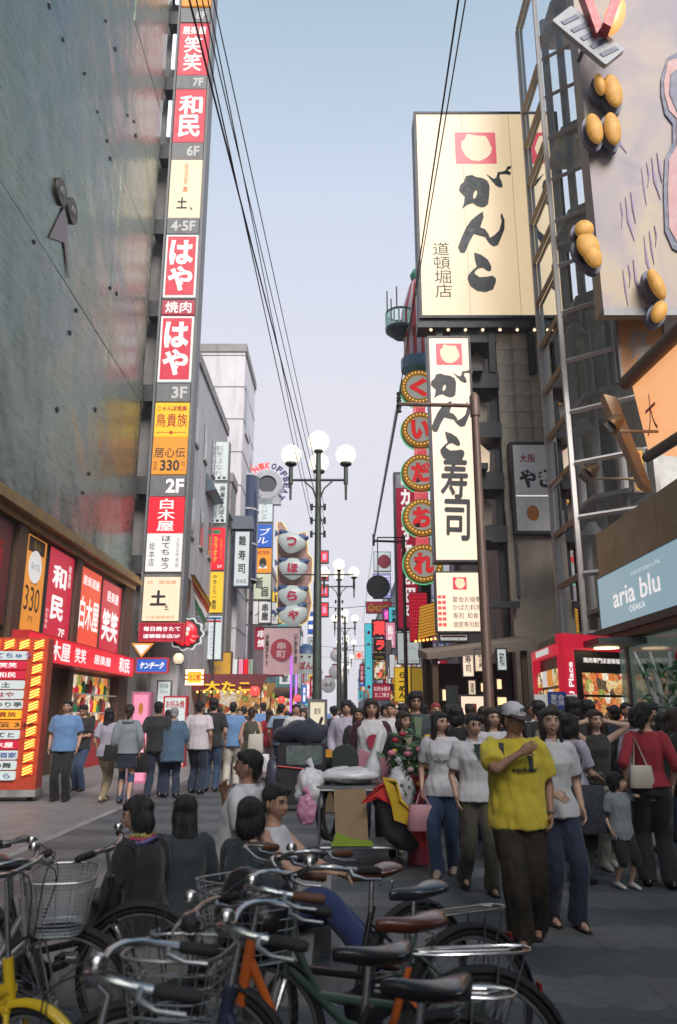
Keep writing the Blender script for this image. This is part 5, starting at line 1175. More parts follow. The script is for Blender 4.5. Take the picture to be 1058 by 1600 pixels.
far('tall cyan lightbox with small red roundels far down the street', 570, 582, 974, 1092, 62, L_CYAN, [('●', .55, .12, .45, .05, 'r'), ('●', .5, .28, .45, .03, 'r'), ('●', .5, .85, .5, .05, 'r'), ('ー', .5, .6, .5, .02, 'r')])
far('small crimson vertical sign left of the cyan lightbox', 562, 569, 1038, 1066, 66, L_DRED, [('天丼屋', .5, .5, .7, .8, 'w', {'vert': True})])
far('yellow on black lettered canopy sign right of cyan lightbox', 583, 603, 1020, 1031, 52, BLACKP, [('NAMBA', .5, .65, .8, .4, 'y', B)])
far('red, white and orange patched shop sign below the black canopy', 584, 603, 1033, 1062, 51, goods, [('食', .6, .3, .4, .3, 'w', B), ('酒', .5, .75, .4, .3, 'R', B)])
far('dull pink lettered shop board low on the far right row', 582, 612, 1068, 1094, 50, L_DRED, [('お好み焼き', .5, .3, .9, .3, 'w'), ('たこ焼き', .5, .7, .8, .3, 'w')])
far('plain dusky sign above the ramen sign', 602, 612, 1000, 1024, 49, WALLB, [])
far('tall white slanting banner beside ramen sign', 608, 618, 1022, 1060, 47, L_WHITE, [])
far('orange-white round crest board high in the far street', 555, 567, 1018, 1030, 80, L_CREAM, [('●', .5, .5, .7, .8, 'R')])
# left far: red sign column behind the main lamp post
for k, (py0, py1) in enumerate(((860, 880), (887, 907), (913, 933), (941, 964))):
    far(['topmost', 'second', 'third', 'lowest'][k] + ' of four red rounded neon boxes behind the lamp post', 500, 514, py0, py1, 64, L_RED2, [('▪', .5, .5, .6, .6, L_PINK)], fr=.10)
far('blue and white striped lightbox left of lamp post', 481, 492, 956, 990, 66, L_BLUE, [('━', .5, .3, .9, .2, 'w'), ('━', .5, .7, .9, .2, 'w')])
far('white lightbox with round dark crest left of lamp post', 481, 492, 996, 1016, 66.5, L_COOL, [('◎', .5, .5, .7, .7, 'k')])
far('red and white lattice banner low behind the lamp post', 484, 494, 1058, 1088, 60, L_DRED, [('祭り', .5, .5, .6, .8, 'w', {'vert': True, 'off': .03})])
for k, (px, py, r_) in enumerate(((513, 1070, 11), (525, 1024, 9), (524, 1050, 10))):
    Y = (38, 52, 46)[k]; q = at(px, py, Y); rr = r_ * Y / 1180
    o = thing('round_lantern', ['large white paper lantern with dark lettering right of lamp post', 'pale grey round lantern upper of two beside the second lamp', 'pale grey round lantern lower of two beside the second lamp'][k], 'lantern', (q.x, Y, q.z))
    MB().ball((0, 0, 0), (rr, rr, rr * 1.1), 18, 12).build('shade', lit('grey_paper', (.60, .58, .60), .35), o, smooth=True)
    MB().rings([(0, 0, rr, rr * .5, rr * .5), (0, 0, rr * 1.2, rr * .45, rr * .45)], 12).build('cap', mat('cap_crimson', (.35, .03, .05), .5), o)
    if k == 0: txt(o, 'ふぐ', 0, 0, rr * 1.2, rr * .6, INK, y=-rr * 1.02, off=.04)

rf_ = random.Random(21)
fcs = [L_RED2, L_COOL, L_YEL, L_DRED, L_WHITE, L_ORG, L_CYAN, L_PINK, L_BLUE]
for k in range(56):
    sd = -1 if k % 2 else 1; Y = 44 + k * 2.0 + rf_.uniform(-1, 1); z = rf_.uniform(2.6, 7.8); x = sd * (3.5 + rf_.uniform(0, 1.1)) - (.4 if sd < 0 else 0); w_ = rf_.uniform(.6, 1.0); h_ = rf_.uniform(1.0, 2.6)
    sgn('far_sign', 'small lit shop sign among the clutter far along the street', 'sign', (x - w_ / 2, x + w_ / 2, z, z + h_), Y, fcs[(k * 4) % 9], [('酒串丼寿鮨麺茶肉鳥'[k % 9] + '処屋亭家'[k % 4], .5, .5, .6, .8, 'k' if (k * 4) % 9 in (1, 2, 4, 6) else 'w', BV)], d=.3, case=DSTEEL, group='small far signs along the street')
# ================================================================== street lamps
LAMPM = mat('lamp_post_green', (.075, .095, .085), .45, .4, var=.15, grime=.3)
def lamp():
    root = thing('street_lamp', '', 'street lamp', (0, 0, 0), group='globe street lamps down the middle of the street')
    MB().rings([(0, 0, 0, .16, .16), (0, 0, .5, .15, .15), (0, 0, .55, .10, .10), (0, 0, 4.2, .085, .085), (0, 0, 4.25, .075, .075), (0, 0, 7.05, .055, .055), (0, 0, 7.1, .10, .10), (0, 0, 7.14, .10, .10)], 14).build('post', LAMPM, root, smooth=True)
    for k in range(3):
        a = pi * (0, 1, .5)[k]; c, s_ = cos(a), sin(a)
        if k == 2: rad = .55; zt = 6.88
        else: rad = .60; zt = 6.88
        M = Matrix.Rotation(a, 4, 'Z')
        MB().tube([(0, 0, 6.45), (rad, 0, 6.45)], .03, 8, M=M).build('arm', LAMPM, root, smooth=True)
        MB().tube([(.05, 0, 6.05), (.12, 0, 6.25), (.30, 0, 6.42)], .018, 6, M=M).build('scroll', LAMPM, root, smooth=True)
        MB().rings([(rad, 0, 6.0, .025, .025), (rad, 0, 6.35, .03, .03), (rad, 0, 6.36, .05, .05), (rad, 0, 6.75, .045, .045), (rad, 0, 6.8, .13, .13), (rad, 0, 6.84, .13, .13)], 12, M=M).build('holder', LAMPM, root, smooth=True)
        MB().ball((rad, 0, zt + .15), .22, 20, 14, M=M).build('globe', L_GLOBE, root, smooth=True)
    MB().ball((0, 0, 7.34), .235, 20, 14).build('globe', L_GLOBE, root, smooth=True)
    mb = MB()
    for z in (5.25, 5.55, 5.85):
        mb.tube([(-.14, 0, z - .08), (-.14, 0, z + .06)], .03, 6); mb.tube([(.14, 0, z - .08), (.14, 0, z + .06)], .03, 6); mb.tube([(-.15, 0, z), (.15, 0, z)], .015, 6)
    mb.build('insulators', BLACKP, root)
    return root
l0 = lamp(); cm = child_map()
lamps = [(-.44, 16), (.02, 30.5), (.38, 46), (.62, 62), (.70, 78), (.62, 96), (.5, 116), (.7, 140)]
for i, (x, y) in enumerate(lamps):
    o = l0 if i == 0 else copy_tree(l0, cm)
    o.location = (x, y, 0)
    o['label'] = 'green street lamp with glowing white globes, one of the row receding mid-street'
l0['label'] = 'large green street lamp with four white globes and wire insulators, behind the lit poster box'
del l0['group']
# lit poster box at the lamp foot
r = P(481, 511, 1093, 1180, 15.4)
def fig(f, W, H):
    mb = MB(); mb.prism([(-.10, .55), (-.03, .52), (.05, .72), (.12, .90), (.07, .93), (.0, .74), (-.12, .66)], -.03, -.014); mb.prism([(-.15, .58), (-.12, .58), (-.10, .82), (-.15, .86)], -.03, -.014)
    mb.box(-W / 2 + .06, W / 2 - .06, -.028, -.014, .34, .46); mb.build('printed_figure', INK, f)
sgn('poster_box', 'lit standing poster box at the foot of the large street lamp', 'poster box', (r[0], r[1], .55, at(496, 1093, 15.4).z), 15.4, lit('warm_poster', (.85, .75, .55), .6), [('夏祭', .5, .15, .5, .1, 'k'), ('8月', .5, .86, .5, .1, 'k')], d=.2, case=STEEL, extra=fig)
MB().box(-.15, .15, .03, .17, -.55, -.006).build('leg', STEEL, bpy.data.objects['poster_box'])

# ================================================================== brown poles, wires, round sign
BRP = mat('brown_pole_paint', (.13, .085, .065), .5, .3, var=.25, grime=.4)
def pole(label, x, y, h, armx, w=.11):
    o = thing('utility_pole', label, 'utility pole', (x, y, 0))
    MB().rings([(0, 0, 0, w * 1.5, w * 1.5), (0, 0, 1.2, w * 1.45, w * 1.45), (0, 0, 1.25, w * 1.15, w * 1.15), (0, 0, h - .55, w * .9, w * .9), (0, 0, h - .54, w * 1.15, w * 1.15), (0, 0, h, w * 1.15, w * 1.15), (0, 0, h + .1, w * .5, w * .5)], 14).build('shaft', BRP, o, smooth=True)
    MB().tube([(0, 0, h - .25), (armx, 0, h - .2)], .055, 8).build('arm', BRP, o, smooth=True)
    for k, dz in enumerate((.15, -.05, -.22)): MB().rings([(armx + .0, 0, h - .2 + dz, .07, .07), (armx + .0, 0, h - .12 + dz, .045, .045), (armx, 0, h - .05 + dz, .07, .07)], 8).build('insulator', BLACKP, o, smooth=True)
    return o
pole('rust brown utility pole with side arm in front of the がんこ寿司 sign', 3.46, 18.2, 9.35, -1.92)
pole('slim brown utility pole with short arm beside the crimson karaoke sign', 2.95, 34.2, 9.35, -1.35, .08)
# dark round sign disc (seen from behind) on a hanging arm
q = at(591, 917, 33.6)
o = thing('round_disc', 'dark round disc hanging from the second utility pole', 'disc', tuple(q))
MB().disc((0, 0), .50, -.03, .03, 36).build('disc', mat('dark_slate_disc', (.035, .05, .055), .5), o)
mb = MB(); mb.tube([(.50 * cos(2 * pi * j / 36), 0, .50 * sin(2 * pi * j / 36)) for j in range(36)], .025, 6, closed=True); mb.build('rim', DSTEEL, o)
MB().tube([(0, .06, -.4), (0, .06, 9.2 - q.z)], .025, 6).build('hanger', DSTEEL, o); MB().tube([(0, .06, 9.18 - q.z), (2.95 - q.x, .06, 9.18 - q.z)], .03, 6).build('hanger_arm', DSTEEL, o)
# thin horizontal contact arm on second lamp
def wire(label, pts, r=.012, sag=.0, m_=None, seg=14, group=None):
    out_ = []
    for i in range(len(pts) - 1):
        a, c = Vector(pts[i]), Vector(pts[i + 1])
        for k in range(seg):
            f = k / seg; p = a.lerp(c, f); p.z -= sag * 4 * f * (1 - f); out_.append(p)
    out_.append(Vector(pts[-1]))
    return tag(MB().tube(out_, r, 6).build('overhead_wire', m_ or BLACKP, smooth=True), label, 'wire', group)
for k, (px, r_) in enumerate(((296, .008), (307, .006), (316, .005), (325, .005), (334, .005))):
    d = ray(px, 0); zt = 5.95 + .10 * k; tt = (zt + .35 - CAM_H) / d.z
    a = Vector((d.x * tt, d.y * tt, zt + .35)); c = Vector((-.44 + (-.14 if k % 2 else .14), 16, 5.30 + .13 * k))
    dirv = (a - c); e_ = c + dirv * 2.0
    wire('black overhead wire of the bundle running to the large street lamp', [tuple(c), tuple(a), (e_.x, e_.y, a.z + .15)], r_, group='wires to the large street lamp')
for k, dx in enumerate((0, .05)):
    d = ray(718 + 10 * k, 0); tt = (9.35 + .05 * k - CAM_H) / d.z
    wire('thick dark cable crossing overhead to the rust brown pole arm', [(1.54, 18.2, 9.30 + .1 * k), (d.x * tt, d.y * tt, 9.42), (d.x * tt * .92, -6, 9.55)], [.012, .009][k], group='cables to the brown pole')
MBL = mat('pale_blue_cable', (.30, .42, .50), .6)
wire('pale blue sheathed cable between the two brown poles', [(1.54, 18.2, 9.2), (1.60, 34.2, 9.15)], .035, m_=MBL)
for k in range(2): wire('thin wire between the two brown poles', [(1.54, 18.2, 9.34 + .12 * k), (1.60, 34.2, 9.3 + .1 * k)], .008, group='thin wires between brown poles')
wire('thin wire dropping away from the second brown pole down the street', [(1.60, 34.2, 9.15), (1.9, 60, 8.4)], .012)
for k, (y0, z0, lab) in enumerate(((45, 7.9, 'nearest'), (62, 7.0, 'middle'), (80, 7.4, 'farthest'))):
    wire('thin cross-street wire between far lamps, ' + ['above the second lamp', 'level with the third lamp', 'beyond the fourth lamp'][k], [(-4.2, y0, z0), (.1, y0, z0 - .4), (4.6, y0, z0)], .018)
q0, q1 = at(443, 895, 29.5), at(553, 895, 29.5)
o = thing('cross_arm', 'thin horizontal bar above the second lamp globes', 'bar', (.02, 30.3, 0)); MB().tube([(q0.x, 29.9, q0.z), (q1.x, 29.9, q1.z)], .03, 6).build('bar', DSTEEL, o, w=True); MB().tube([(.02, 29.95, 5.2), (.02, 29.95, q0.z + .1)], .03, 6).build('stay', DSTEEL, o, w=True)
# ================================================================== people
JOBS = []       # (object, extra MB, extra mats, wrinkle amp, freq, kind)
def cloth(name, col, rough=.85): return mat('cloth_' + name, col, rough, var=.10, scale=14, bump=.12, bscale=220, sheen=.2)
SKIN = [mat('skin_%d' % i, c, .5, var=.06, scale=20, spec=.35) for i, c in enumerate([(.46, .27, .19), (.52, .33, .24), (.36, .20, .13), (.56, .37, .29)])]
LIP = mat('lip', (.38, .14, .12), .45, var=.05); EYEW = mat('eye_white', (.65, .63, .60), .3, var=.02); EYED = mat('eye_dark', (.015, .012, .010), .25, var=.02); BROW = mat('eyebrow', (.025, .018, .015), .8, var=.1)
HAIRS = {'k': mat('hair_black', (.012, .011, .012), .42, var=.3, scale=40, stretch=(60, 60, 4), bump=.5, bscale=8), 'b': mat('hair_dark_brown', (.035, .020, .013), .45, var=.3, scale=40, stretch=(60, 60, 4), bump=.5, bscale=8), 'g': mat('hair_grey', (.30, .30, .30), .5, var=.3, scale=40, stretch=(60, 60, 4), bump=.5, bscale=8), 'r': mat('hair_red', (.34, .04, .05), .5, var=.3, scale=40, stretch=(60, 60, 4), bump=.5, bscale=8)}
def ik(a, c, l1, l2, pole):
    a, c = Vector(a), Vector(c); d = c - a; L = max(d.length, 1e-4)
    if L > (l1 + l2) * .995: c = a + d * ((l1 + l2) * .995 / L); d = c - a; L = d.length
    x = (l1 * l1 - l2 * l2 + L * L) / (2 * L); hgt = sqrt(max(l1 * l1 - x * x, 0))
    dn = d.normalized(); pl = Vector(pole); pl = pl - dn * pl.dot(dn)
    pl = pl.normalized() if pl.length > 1e-5 else dn.orthogonal().normalized()
    return a + dn * x + pl * hgt, c
def crom(pts, rs, k=4):
    P_ = [Vector(p) for p in pts]; n = len(P_); out_ = []; ro = []
    for i in range(n - 1):
        p0, p1, p2, p3 = P_[max(i - 1, 0)], P_[i], P_[i + 1], P_[min(i + 2, n - 1)]
        for j in range(k):
            t_ = j / k
            out_.append(.5 * ((2 * p1) + (p2 - p0) * t_ + (2 * p0 - 5 * p1 + 4 * p2 - p3) * t_ ** 2 + (3 * p1 - p0 - 3 * p2 + p3) * t_ ** 3)); ro.append(rs[i] + (rs[i + 1] - rs[i]) * t_)
    out_.append(P_[-1]); ro.append(rs[-1])
    return out_, ro
def head_mb(mb, M, fem=False, smile=False):
    def sculpt(p):
        x, y, z = p
        if z < -.015:
            f = min(1, (-z - .015) / .10); x *= 1 - (.42 if fem else .34) * f ** 1.6; y *= 1 - .10 * f
            if y < 0: y -= .012 * f
        if z > .05 and y < 0: y *= 1 - .08 * (z - .05) / .06
        if y < 0:
            y -= .026 * math.exp(-(x / .013) ** 2 - ((z + .022) / .017) ** 2) + .010 * math.exp(-(x / .010) ** 2 - ((z - .0) / .03) ** 2)
            y += .009 * (math.exp(-((x - .032) / .020) ** 2 - ((z - .006) / .013) ** 2) + math.exp(-((x + .032) / .020) ** 2 - ((z - .006) / .013) ** 2))
            y -= .005 * math.exp(-(x / .05) ** 2 - ((z - .032) / .010) ** 2)
            y -= .006 * math.exp(-(x / .022) ** 2 - ((z + .056) / .012) ** 2) - .004 * math.exp(-(x / .03) ** 2 - ((z + .073) / .008) ** 2)
            y -= .005 * math.exp(-((abs(x) - .045) / .02) ** 2 - ((z + .02) / .02) ** 2)
        return Vector((x, y, z))
    mb.ball((0, 0, 0), (.075, .093, .116), 36, 26, 0, M, sculpt)
    for s_ in (-1, 1):
        mb.ball((.077 * s_, .008, -.008), (.010, .020, .031), 10, 8, 0, M)
        mb.ball((.032 * s_, -.0775, .005), (.0120, .008, .0036 if smile else .0046), 10, 6, 2, M)
        mb.ball((.032 * s_, -.0845, .005), (.0060, .0035, .0044), 8, 6, 3, M)
        mb.tube([(.016 * s_, -.091, .027), (.034 * s_, -.089, .033), (.052 * s_, -.076, .027)], [.003, .0042, .002], 6, 4, M=M)
        mb.tube([(.018 * s_, -.087, .011), (.032 * s_, -.088, .0135), (.047 * s_, -.078, .009)], [.0015, .0024, .0015], 5, 3, M=M)
    if smile:
        mb.tube([(-.026, -.080, -.050), (-.013, -.089, -.058), (0, -.092, -.060), (.013, -.089, -.058), (.026, -.080, -.050)], [.003, .0065, .008, .0065, .003], 8, 1, M=M)
        mb.tube([(-.018, -.088, -.054), (0, -.0985, -.058), (.018, -.088, -.054)], [.002, .0042, .002], 6, 2, M=M)
    else:
        mb.tube([(-.023, -.083, -.056), (-.008, -.094, -.054), (0, -.0945, -.0555), (.008, -.094, -.054), (.023, -.083, -.056)], [.002, .0048, .0045, .0048, .002], 8, 1, M=M)
        mb.tube([(-.018, -.085, -.062), (0, -.094, -.064), (.018, -.085, -.062)], [.002, .005, .002], 8, 1, M=M)
def hand_mb(mb, w, d, nrm, side, curl=.45, mi=0):
    """w wrist, d forearm direction, nrm palm normal"""
    d = d.normalized(); nrm = (nrm - d * nrm.dot(d)); nrm = nrm.normalized() if nrm.length > 1e-4 else d.orthogonal().normalized()
    s = d.cross(nrm) * side
    mb.tube([w - d * .03, w + d * .01, w + d * .045, w + d * .085], [(.024, .020), (.030, .019), (.037, .016), (.034, .013)], 10, mi) if False else None
    vv = []; n = 10
    for (o_, a, b_) in ((-.035, .026, .022), (.0, .027, .019), (.03, .038, .017), (.06, .041, .015), (.088, .037, .012), (.095, .025, .006)):
        c = w + d * o_
        for k in range(n): ang = 2 * pi * k / n; vv.append(c + s * cos(ang) * a + nrm * sin(ang) * b_)
    ff = [(i * n + k, i * n + (k + 1) % n, (i + 1) * n + (k + 1) % n, (i + 1) * n + k) for i in range(5) for k in range(n)] + [tuple(range(n - 1, -1, -1)), tuple(5 * n + k for k in range(n))]
    mb.add(vv, ff, mi)
    for k, (off, L) in enumerate(((.029, .070), (.010, .079), (-.010, .073), (-.028, .056))):
        p = w + d * .082 + s * off; dd = d.copy(); pts = [p.copy()]
        for j in range(3):
            dd = (dd + nrm * curl * (.5 + .5 * j)).normalized(); p = p + dd * L * (.42, .33, .25)[j]; pts.append(p.copy())
        mb.tube(pts, [.0095, .009, .008, .0055], 7, mi)
    p = w + d * .022 + s * .034; dd = (d * .7 + s * .7 + nrm * .35).normalized()
    mb.tube([p - s * .012, p + dd * .035, p + dd * .035 + (d * .85 + s * .15 + nrm * .45).normalized() * .032], [.013, .0105, .007], 7, mi)
    return w + d * .10
HAIRDEF = {
 'short': [((0, .022, .045), (.086, .100, .088)), ((0, .066, -.025), (.066, .045, .062)), ((.02, -.055, .082), (.062, .036, .030))],
 'messy': [((0, .022, .052), (.098, .110, .098)), ((0, .066, -.035), (.080, .055, .075)), ((.0, -.062, .075), (.072, .034, .036)), ((.07, .0, .0), (.026, .05, .06)), ((-.07, .0, .0), (.026, .05, .06)), ((.05, .03, .12), (.05, .05, .03))],
 'bob': [((0, .026, .045), (.094, .104, .092)), ((0, .058, -.055), (.090, .062, .100)), ((.078, .012, -.035), (.026, .056, .095)), ((-.078, .012, -.035), (.026, .056, .095)), ((0, -.064, .070), (.072, .028, .034))],
 'long': [((0, .026, .045), (.092, .104, .090)), ((0, .062, -.08), (.088, .055, .13)), ((.074, .012, -.06), (.026, .050, .13)), ((-.074, .012, -.06), (.026, .050, .13)), ((0, .075, -.19), (.092, .040, .14)), ((.075, .02, -.17), (.03, .035, .10)), ((-.075, .02, -.17), (.03, .035, .10)), ((.012, -.060, .078), (.068, .028, .030))],
 'tied': [((0, .022, .045), (.087, .102, .089)), ((0, .070, -.02), (.066, .045, .065)), ((0, .115, .01), (.040, .036, .045)), ((.0, .12, -.06), (.032, .028, .085)), ((.012, -.060, .080), (.066, .028, .028))],
}
PEOPLE = []
def person(label, px=None, Y=None, pos=None, h=1.68, fem=False, rz=0.0, skin=0, hair=('short', 'k'), top=None, bottom=None, shoes=None, lf=(.10, -.05, 0), rf=(-.10, .06, 0), lh=None, rh=None, hd=(0, 0), lean=0.0, tw=0.0, hip=(0, 0, .88), wide=1.0, near=False, smile=False, group=None, kneepole=(0, -1, 0), lknee=None, rknee=None, curl=.45, name='person', elb=None):
    """faces -Y at rz 0. left = +x side of the body when seen from the front"""
    if pos is None: q = at(px, 1180, Y); pos = (q.x, Y, 0)
    root = thing(name, label, 'person', pos, rz, group)
    s = h / 1.70; root.scale = (s, s, s)
    vx = .0135 if near else .018
    TM = Matrix.Translation(Vector(hip)) @ Matrix.Rotation(tw, 4, 'Z') @ Matrix.Rotation(lean, 4, 'X') @ Matrix.Translation((0, 0, -.88))
    w = wide
    if fem: tor = [(.79, .13, .095), (.86, .165, .112), (.93, .158, .108), (1.06, .120, .088), (1.18, .128, .095), (1.28, .142, .108), (1.36, .150, .092), (1.41, .135, .075), (1.45, .085, .062), (1.475, .055, .054)]
    else: tor = [(.79, .13, .10), (.86, .162, .112), (.93, .158, .110), (1.06, .142, .102), (1.18, .155, .110), (1.29, .170, .118), (1.37, .180, .098), (1.42, .160, .080), (1.46, .095, .066), (1.485, .060, .058)]
    shx = .155 if fem else .182
    hips = {1: Vector(hip) + Vector((.088, 0, -.02)), -1: Vector(hip) + Vector((-.088, 0, -.02))}
    body = MB(); nb = 14
    body.rings([(0, 0, z, a * w * .93, b_ * w * .93) for z, a, b_ in tor] + [(0, -.004, 1.50, .049, .052), (0, -.012, 1.56, .050, .053)], 16, M=TM)
    joints = {}
    for sd, foot, hnd, kn in ((1, lf, lh, lknee), (-1, rf, rh, rknee)):
        ank = Vector(foot) + Vector((0, .03, .085))
        knee, ank = ik(hips[sd], ank, .425, .415, kn or kneepole)
        P_, R_ = crom([hips[sd], hips[sd].lerp(knee, .5), knee, knee.lerp(ank, .4), ank], [.082 * w, .072 * w, .052, .052, .036])
        body.tube(P_, R_, 10)
        sh = TM @ Vector((shx * sd, .005, 1.385))
        if hnd is None: hnd = (sd * (shx + .065), -.05, .91)
        el, wr = ik(sh, hnd, .275, .245, (elb or {}).get(sd) or (sd * .5, 1, -.2))
        P_, R_ = crom([TM @ Vector((shx * sd * .72, 0, 1.385)), sh, el, el.lerp(wr, .35), wr], [.055 * w, .050 * w, .037, .036, .025])
        body.tube(P_, R_, 10)
        joints[sd] = dict(knee=knee, ank=ank, sh=sh, el=el, wr=wr, foot=Vector(foot))
    HM = TM @ Matrix.Translation((0, -.012, 1.565)) @ Matrix.Rotation(hd[0], 4, 'Z') @ Matrix.Rotation(hd[1], 4, 'X') @ Matrix.Translation((0, -.008, .045)) @ Matrix.Scale(1.0 if h > 1.2 else 1.28, 4)
    ex = MB(); head_mb(ex, HM, fem, smile)
    hands = {}
    for sd in (1, -1):
        j = joints[sd]; d = (j['wr'] - j['el'])
        pn = Vector((-sd, 0, 0)) if abs(d.normalized().x) < .75 else Vector((0, 1, 0)) if d.z > -.3 else Vector((0, 0, -1))
        if d.normalized().z > -.3 and abs(d.normalized().x) < .75: pn = Vector((-sd * .6, 0, -.8)) if d.normalized().z < .5 else Vector((-sd * .5, .6, 0))
        hands[sd] = hand_mb(ex, j['wr'], d, pn, -sd if pn.x * sd < 0 else sd, curl)
    # feet (skin) stay inside shoes
    for sd in (1, -1):
        j = joints[sd]; f = j['foot']; seated_up = False
        body.tube([f + Vector((0, .06, .035)), f + Vector((0, .02, .055)), f + Vector((0, -.06, .038)), f + Vector((0, -.15, .022))], [.026, .036, .036, .022], 10)
        body.tube([j['ank'], f + Vector((0, .035, .05))], [.036, .036], 10)
    bo = body.build('body', SKIN[skin], root)
    JOBS.append((bo, ex, [SKIN[skin], LIP, EYEW, EYED, BROW], .0, 0, vx * .95))
    # ---- hair
    if hair:
        hm = MB()
        for c, r_ in HAIRDEF[hair[0]]: hm.ball(c, r_, 16, 12, M=HM)
        ho = hm.build('hair', HAIRS[hair[1]], root); JOBS.append((ho, None, None, .006, 26, .0115 if near else .015))
    # ---- bottom
    bt, bc_, bl_ = bottom[0], bottom[1], (bottom[2] if len(bottom) > 2 else 0.012)
    HT = Matrix.Translation(Vector(hip) - Vector((0, 0, .88)))
    if bt in ('trousers', 'shorts', 'capri'):
        m_ = MB(); l_ = bl_
        m_.rings([(0, 0, .80, .12 * w, .09 * w), (0, 0, .85, .165 * w + l_, .115 * w + l_), (0, 0, .93, .162 * w + l_, .112 * w + l_), (0, 0, 1.0, .15 * w + .01, .105 * w + .01)], 16, M=HT)
        for sd in (1, -1):
            j = joints[sd]; hp = hips[sd]; k_ = j['knee']; a_ = j['ank'] + Vector((0, 0, -.045))
            if bt == 'shorts': a_ = k_.lerp(j['ank'], .08); P_, R_ = crom([hp, hp.lerp(k_, .5), k_, a_], [.088 * w + l_, .080 * w + l_ * 1.2, .070 + l_ * 1.3, .072 + l_ * 1.3])
            elif bt == 'capri': a_ = k_.lerp(j['ank'], .6); P_, R_ = crom([hp, hp.lerp(k_, .5), k_, a_], [.088 * w + l_, .080 * w + l_, .064 + l_, .06 + l_])
            else: P_, R_ = crom([hp, hp.lerp(k_, .5), k_, k_.lerp(a_, .5), a_], [.088 * w + l_, .079 * w + l_, .060 + l_, .058 + l_ * 1.15, .054 + l_ * 1.3])
            m_.tube(P_, R_, 12)
        o = m_.build('trousers' if bt == 'trousers' else 'shorts', bc_, root); JOBS.append((o, None, None, .009, 8, vx))
    elif bt == 'skirt':
        z0 = bottom[2]; m_ = MB()
        fl_ = bottom[3] if len(bottom) > 3 else .19
        m_.rings([(0, 0, z0, fl_, fl_ * .78), (0, 0, (z0 + .86) / 2, (fl_ + .178) / 2, .13), (0, 0, .86, .178 * w, .128 * w), (0, 0, .95, .160 * w, .115 * w), (0, 0, 1.02, .135 * w, .10 * w)], 20, M=HT)
        o = m_.build('skirt', bc_, root); JOBS.append((o, None, None, .010, 9, vx))
        if len(bottom) > 4:
            m_ = MB()
            for sd in (1, -1):
                j = joints[sd]; P_, R_ = crom([hips[sd], j['knee'], j['ank'] + Vector((0, 0, -.04))], [.09, .062, .058]); m_.tube(P_, R_, 12)
            m_.tube([hips[1], hips[-1]], .08, 10); o = m_.build('trousers', bottom[4], root); JOBS.append((o, None, None, .007, 9, vx))
    # ---- top
    if top:
        tm_, sl = top['m'], top.get('sl', 's'); l_ = top.get('loose', .012); hem = top.get('hem', .82)
        m_ = MB(); secs = []
        for z, a, b_ in tor:
            if z < hem or z > 1.465: continue
            g_ = .012 + l_ * (1.0 if z < 1.3 else .5)
            if z < 1.03 and bt != 'skirt': g_ = max(g_, bl_ + .028)
            if top.get('straight') and z < 1.3: a = max(a, .150 * w); b_ = max(b_, .105)
            secs.append((0, 0, z, a * w + g_, b_ * w + g_))
        f0 = secs[0]; secs = [(0, 0, hem, f0[3] + .004, f0[4] + .004)] + [q for q in secs if q[2] > hem + .02]
        if fem:
            secs = [(cx, cy - (.010 if 1.2 < z < 1.34 else 0), z, a, b_ + (.008 if 1.2 < z < 1.34 else 0)) for cx, cy, z, a, b_ in secs]
        secs.append((0, 0, 1.470 if not fem else 1.455, .078, .072))
        m_.rings(secs, 20, M=TM)
        sm_ = top.get('slm')
        ms_ = MB() if sm_ else m_
        if sl != 'n':
            for sd in (1, -1):
                j = joints[sd]; i0 = TM @ Vector((shx * sd * .70, 0, 1.375))
                if sl == 's': e_ = j['sh'].lerp(j['el'], .80); P_, R_ = crom([i0, j['sh'], e_], [.066 * w + l_ * .5, .062 * w + l_ * .6, .056 + l_])
                elif sl == 'e': e_ = j['el'].lerp(j['wr'], .15); P_, R_ = crom([i0, j['sh'], j['el'], e_], [.064 * w, .060 * w + l_ * .5, .048 + l_ * .8, .047 + l_])
                else: P_, R_ = crom([i0, j['sh'], j['el'], j['wr'] - (j['wr'] - j['el']) * .06], [.066 * w, .062 * w + l_ * .5, .049 + l_ * .7, .037 + l_ * .5])
                ms_.tube(P_, R_, 12)
        o = m_.build(top.get('n', 'shirt'), tm_, root); JOBS.append((o, None, None, top.get('wr', .008), 9, vx))
        if sm_: o2 = ms_.build('sleeves', sm_, root); JOBS.append((o2, None, None, .006, 10, vx))
        if top.get('collar'):
            c = MB(); c.tube([TM @ Vector((.072 * cos(a), .068 * sin(a) - .004, 1.462 + .012 * sin(a))) for a in [-pi / 2 + .35 + k * (2 * pi - .7) / 14 for k in range(15)]], [(.012, .026)] * 15, 6); c.build('collar', tm_, root, smooth=True)
        if top.get('open'):   # undershirt panel in the open front
            c = MB(); big_ = top.get('n') == 'jacket' or top.get('sl') == 'l'
            for poly_ in ([[(-.06, hem), (.09, hem), (.026, 1.13), (.060, 1.43), (-.060, 1.43), (-.008, 1.13)]] if big_ else [[(-.045, 1.43), (.008, 1.25), (.05, 1.43)]]): c.prism(poly_, -.001, .004, M=TM @ Matrix.Translation((0, -(tor[5][2] * w + .024 + l_), 0))); c.build('undershirt', top['open'], root)
    # ---- shoes
    shm = shoes or BLACKP
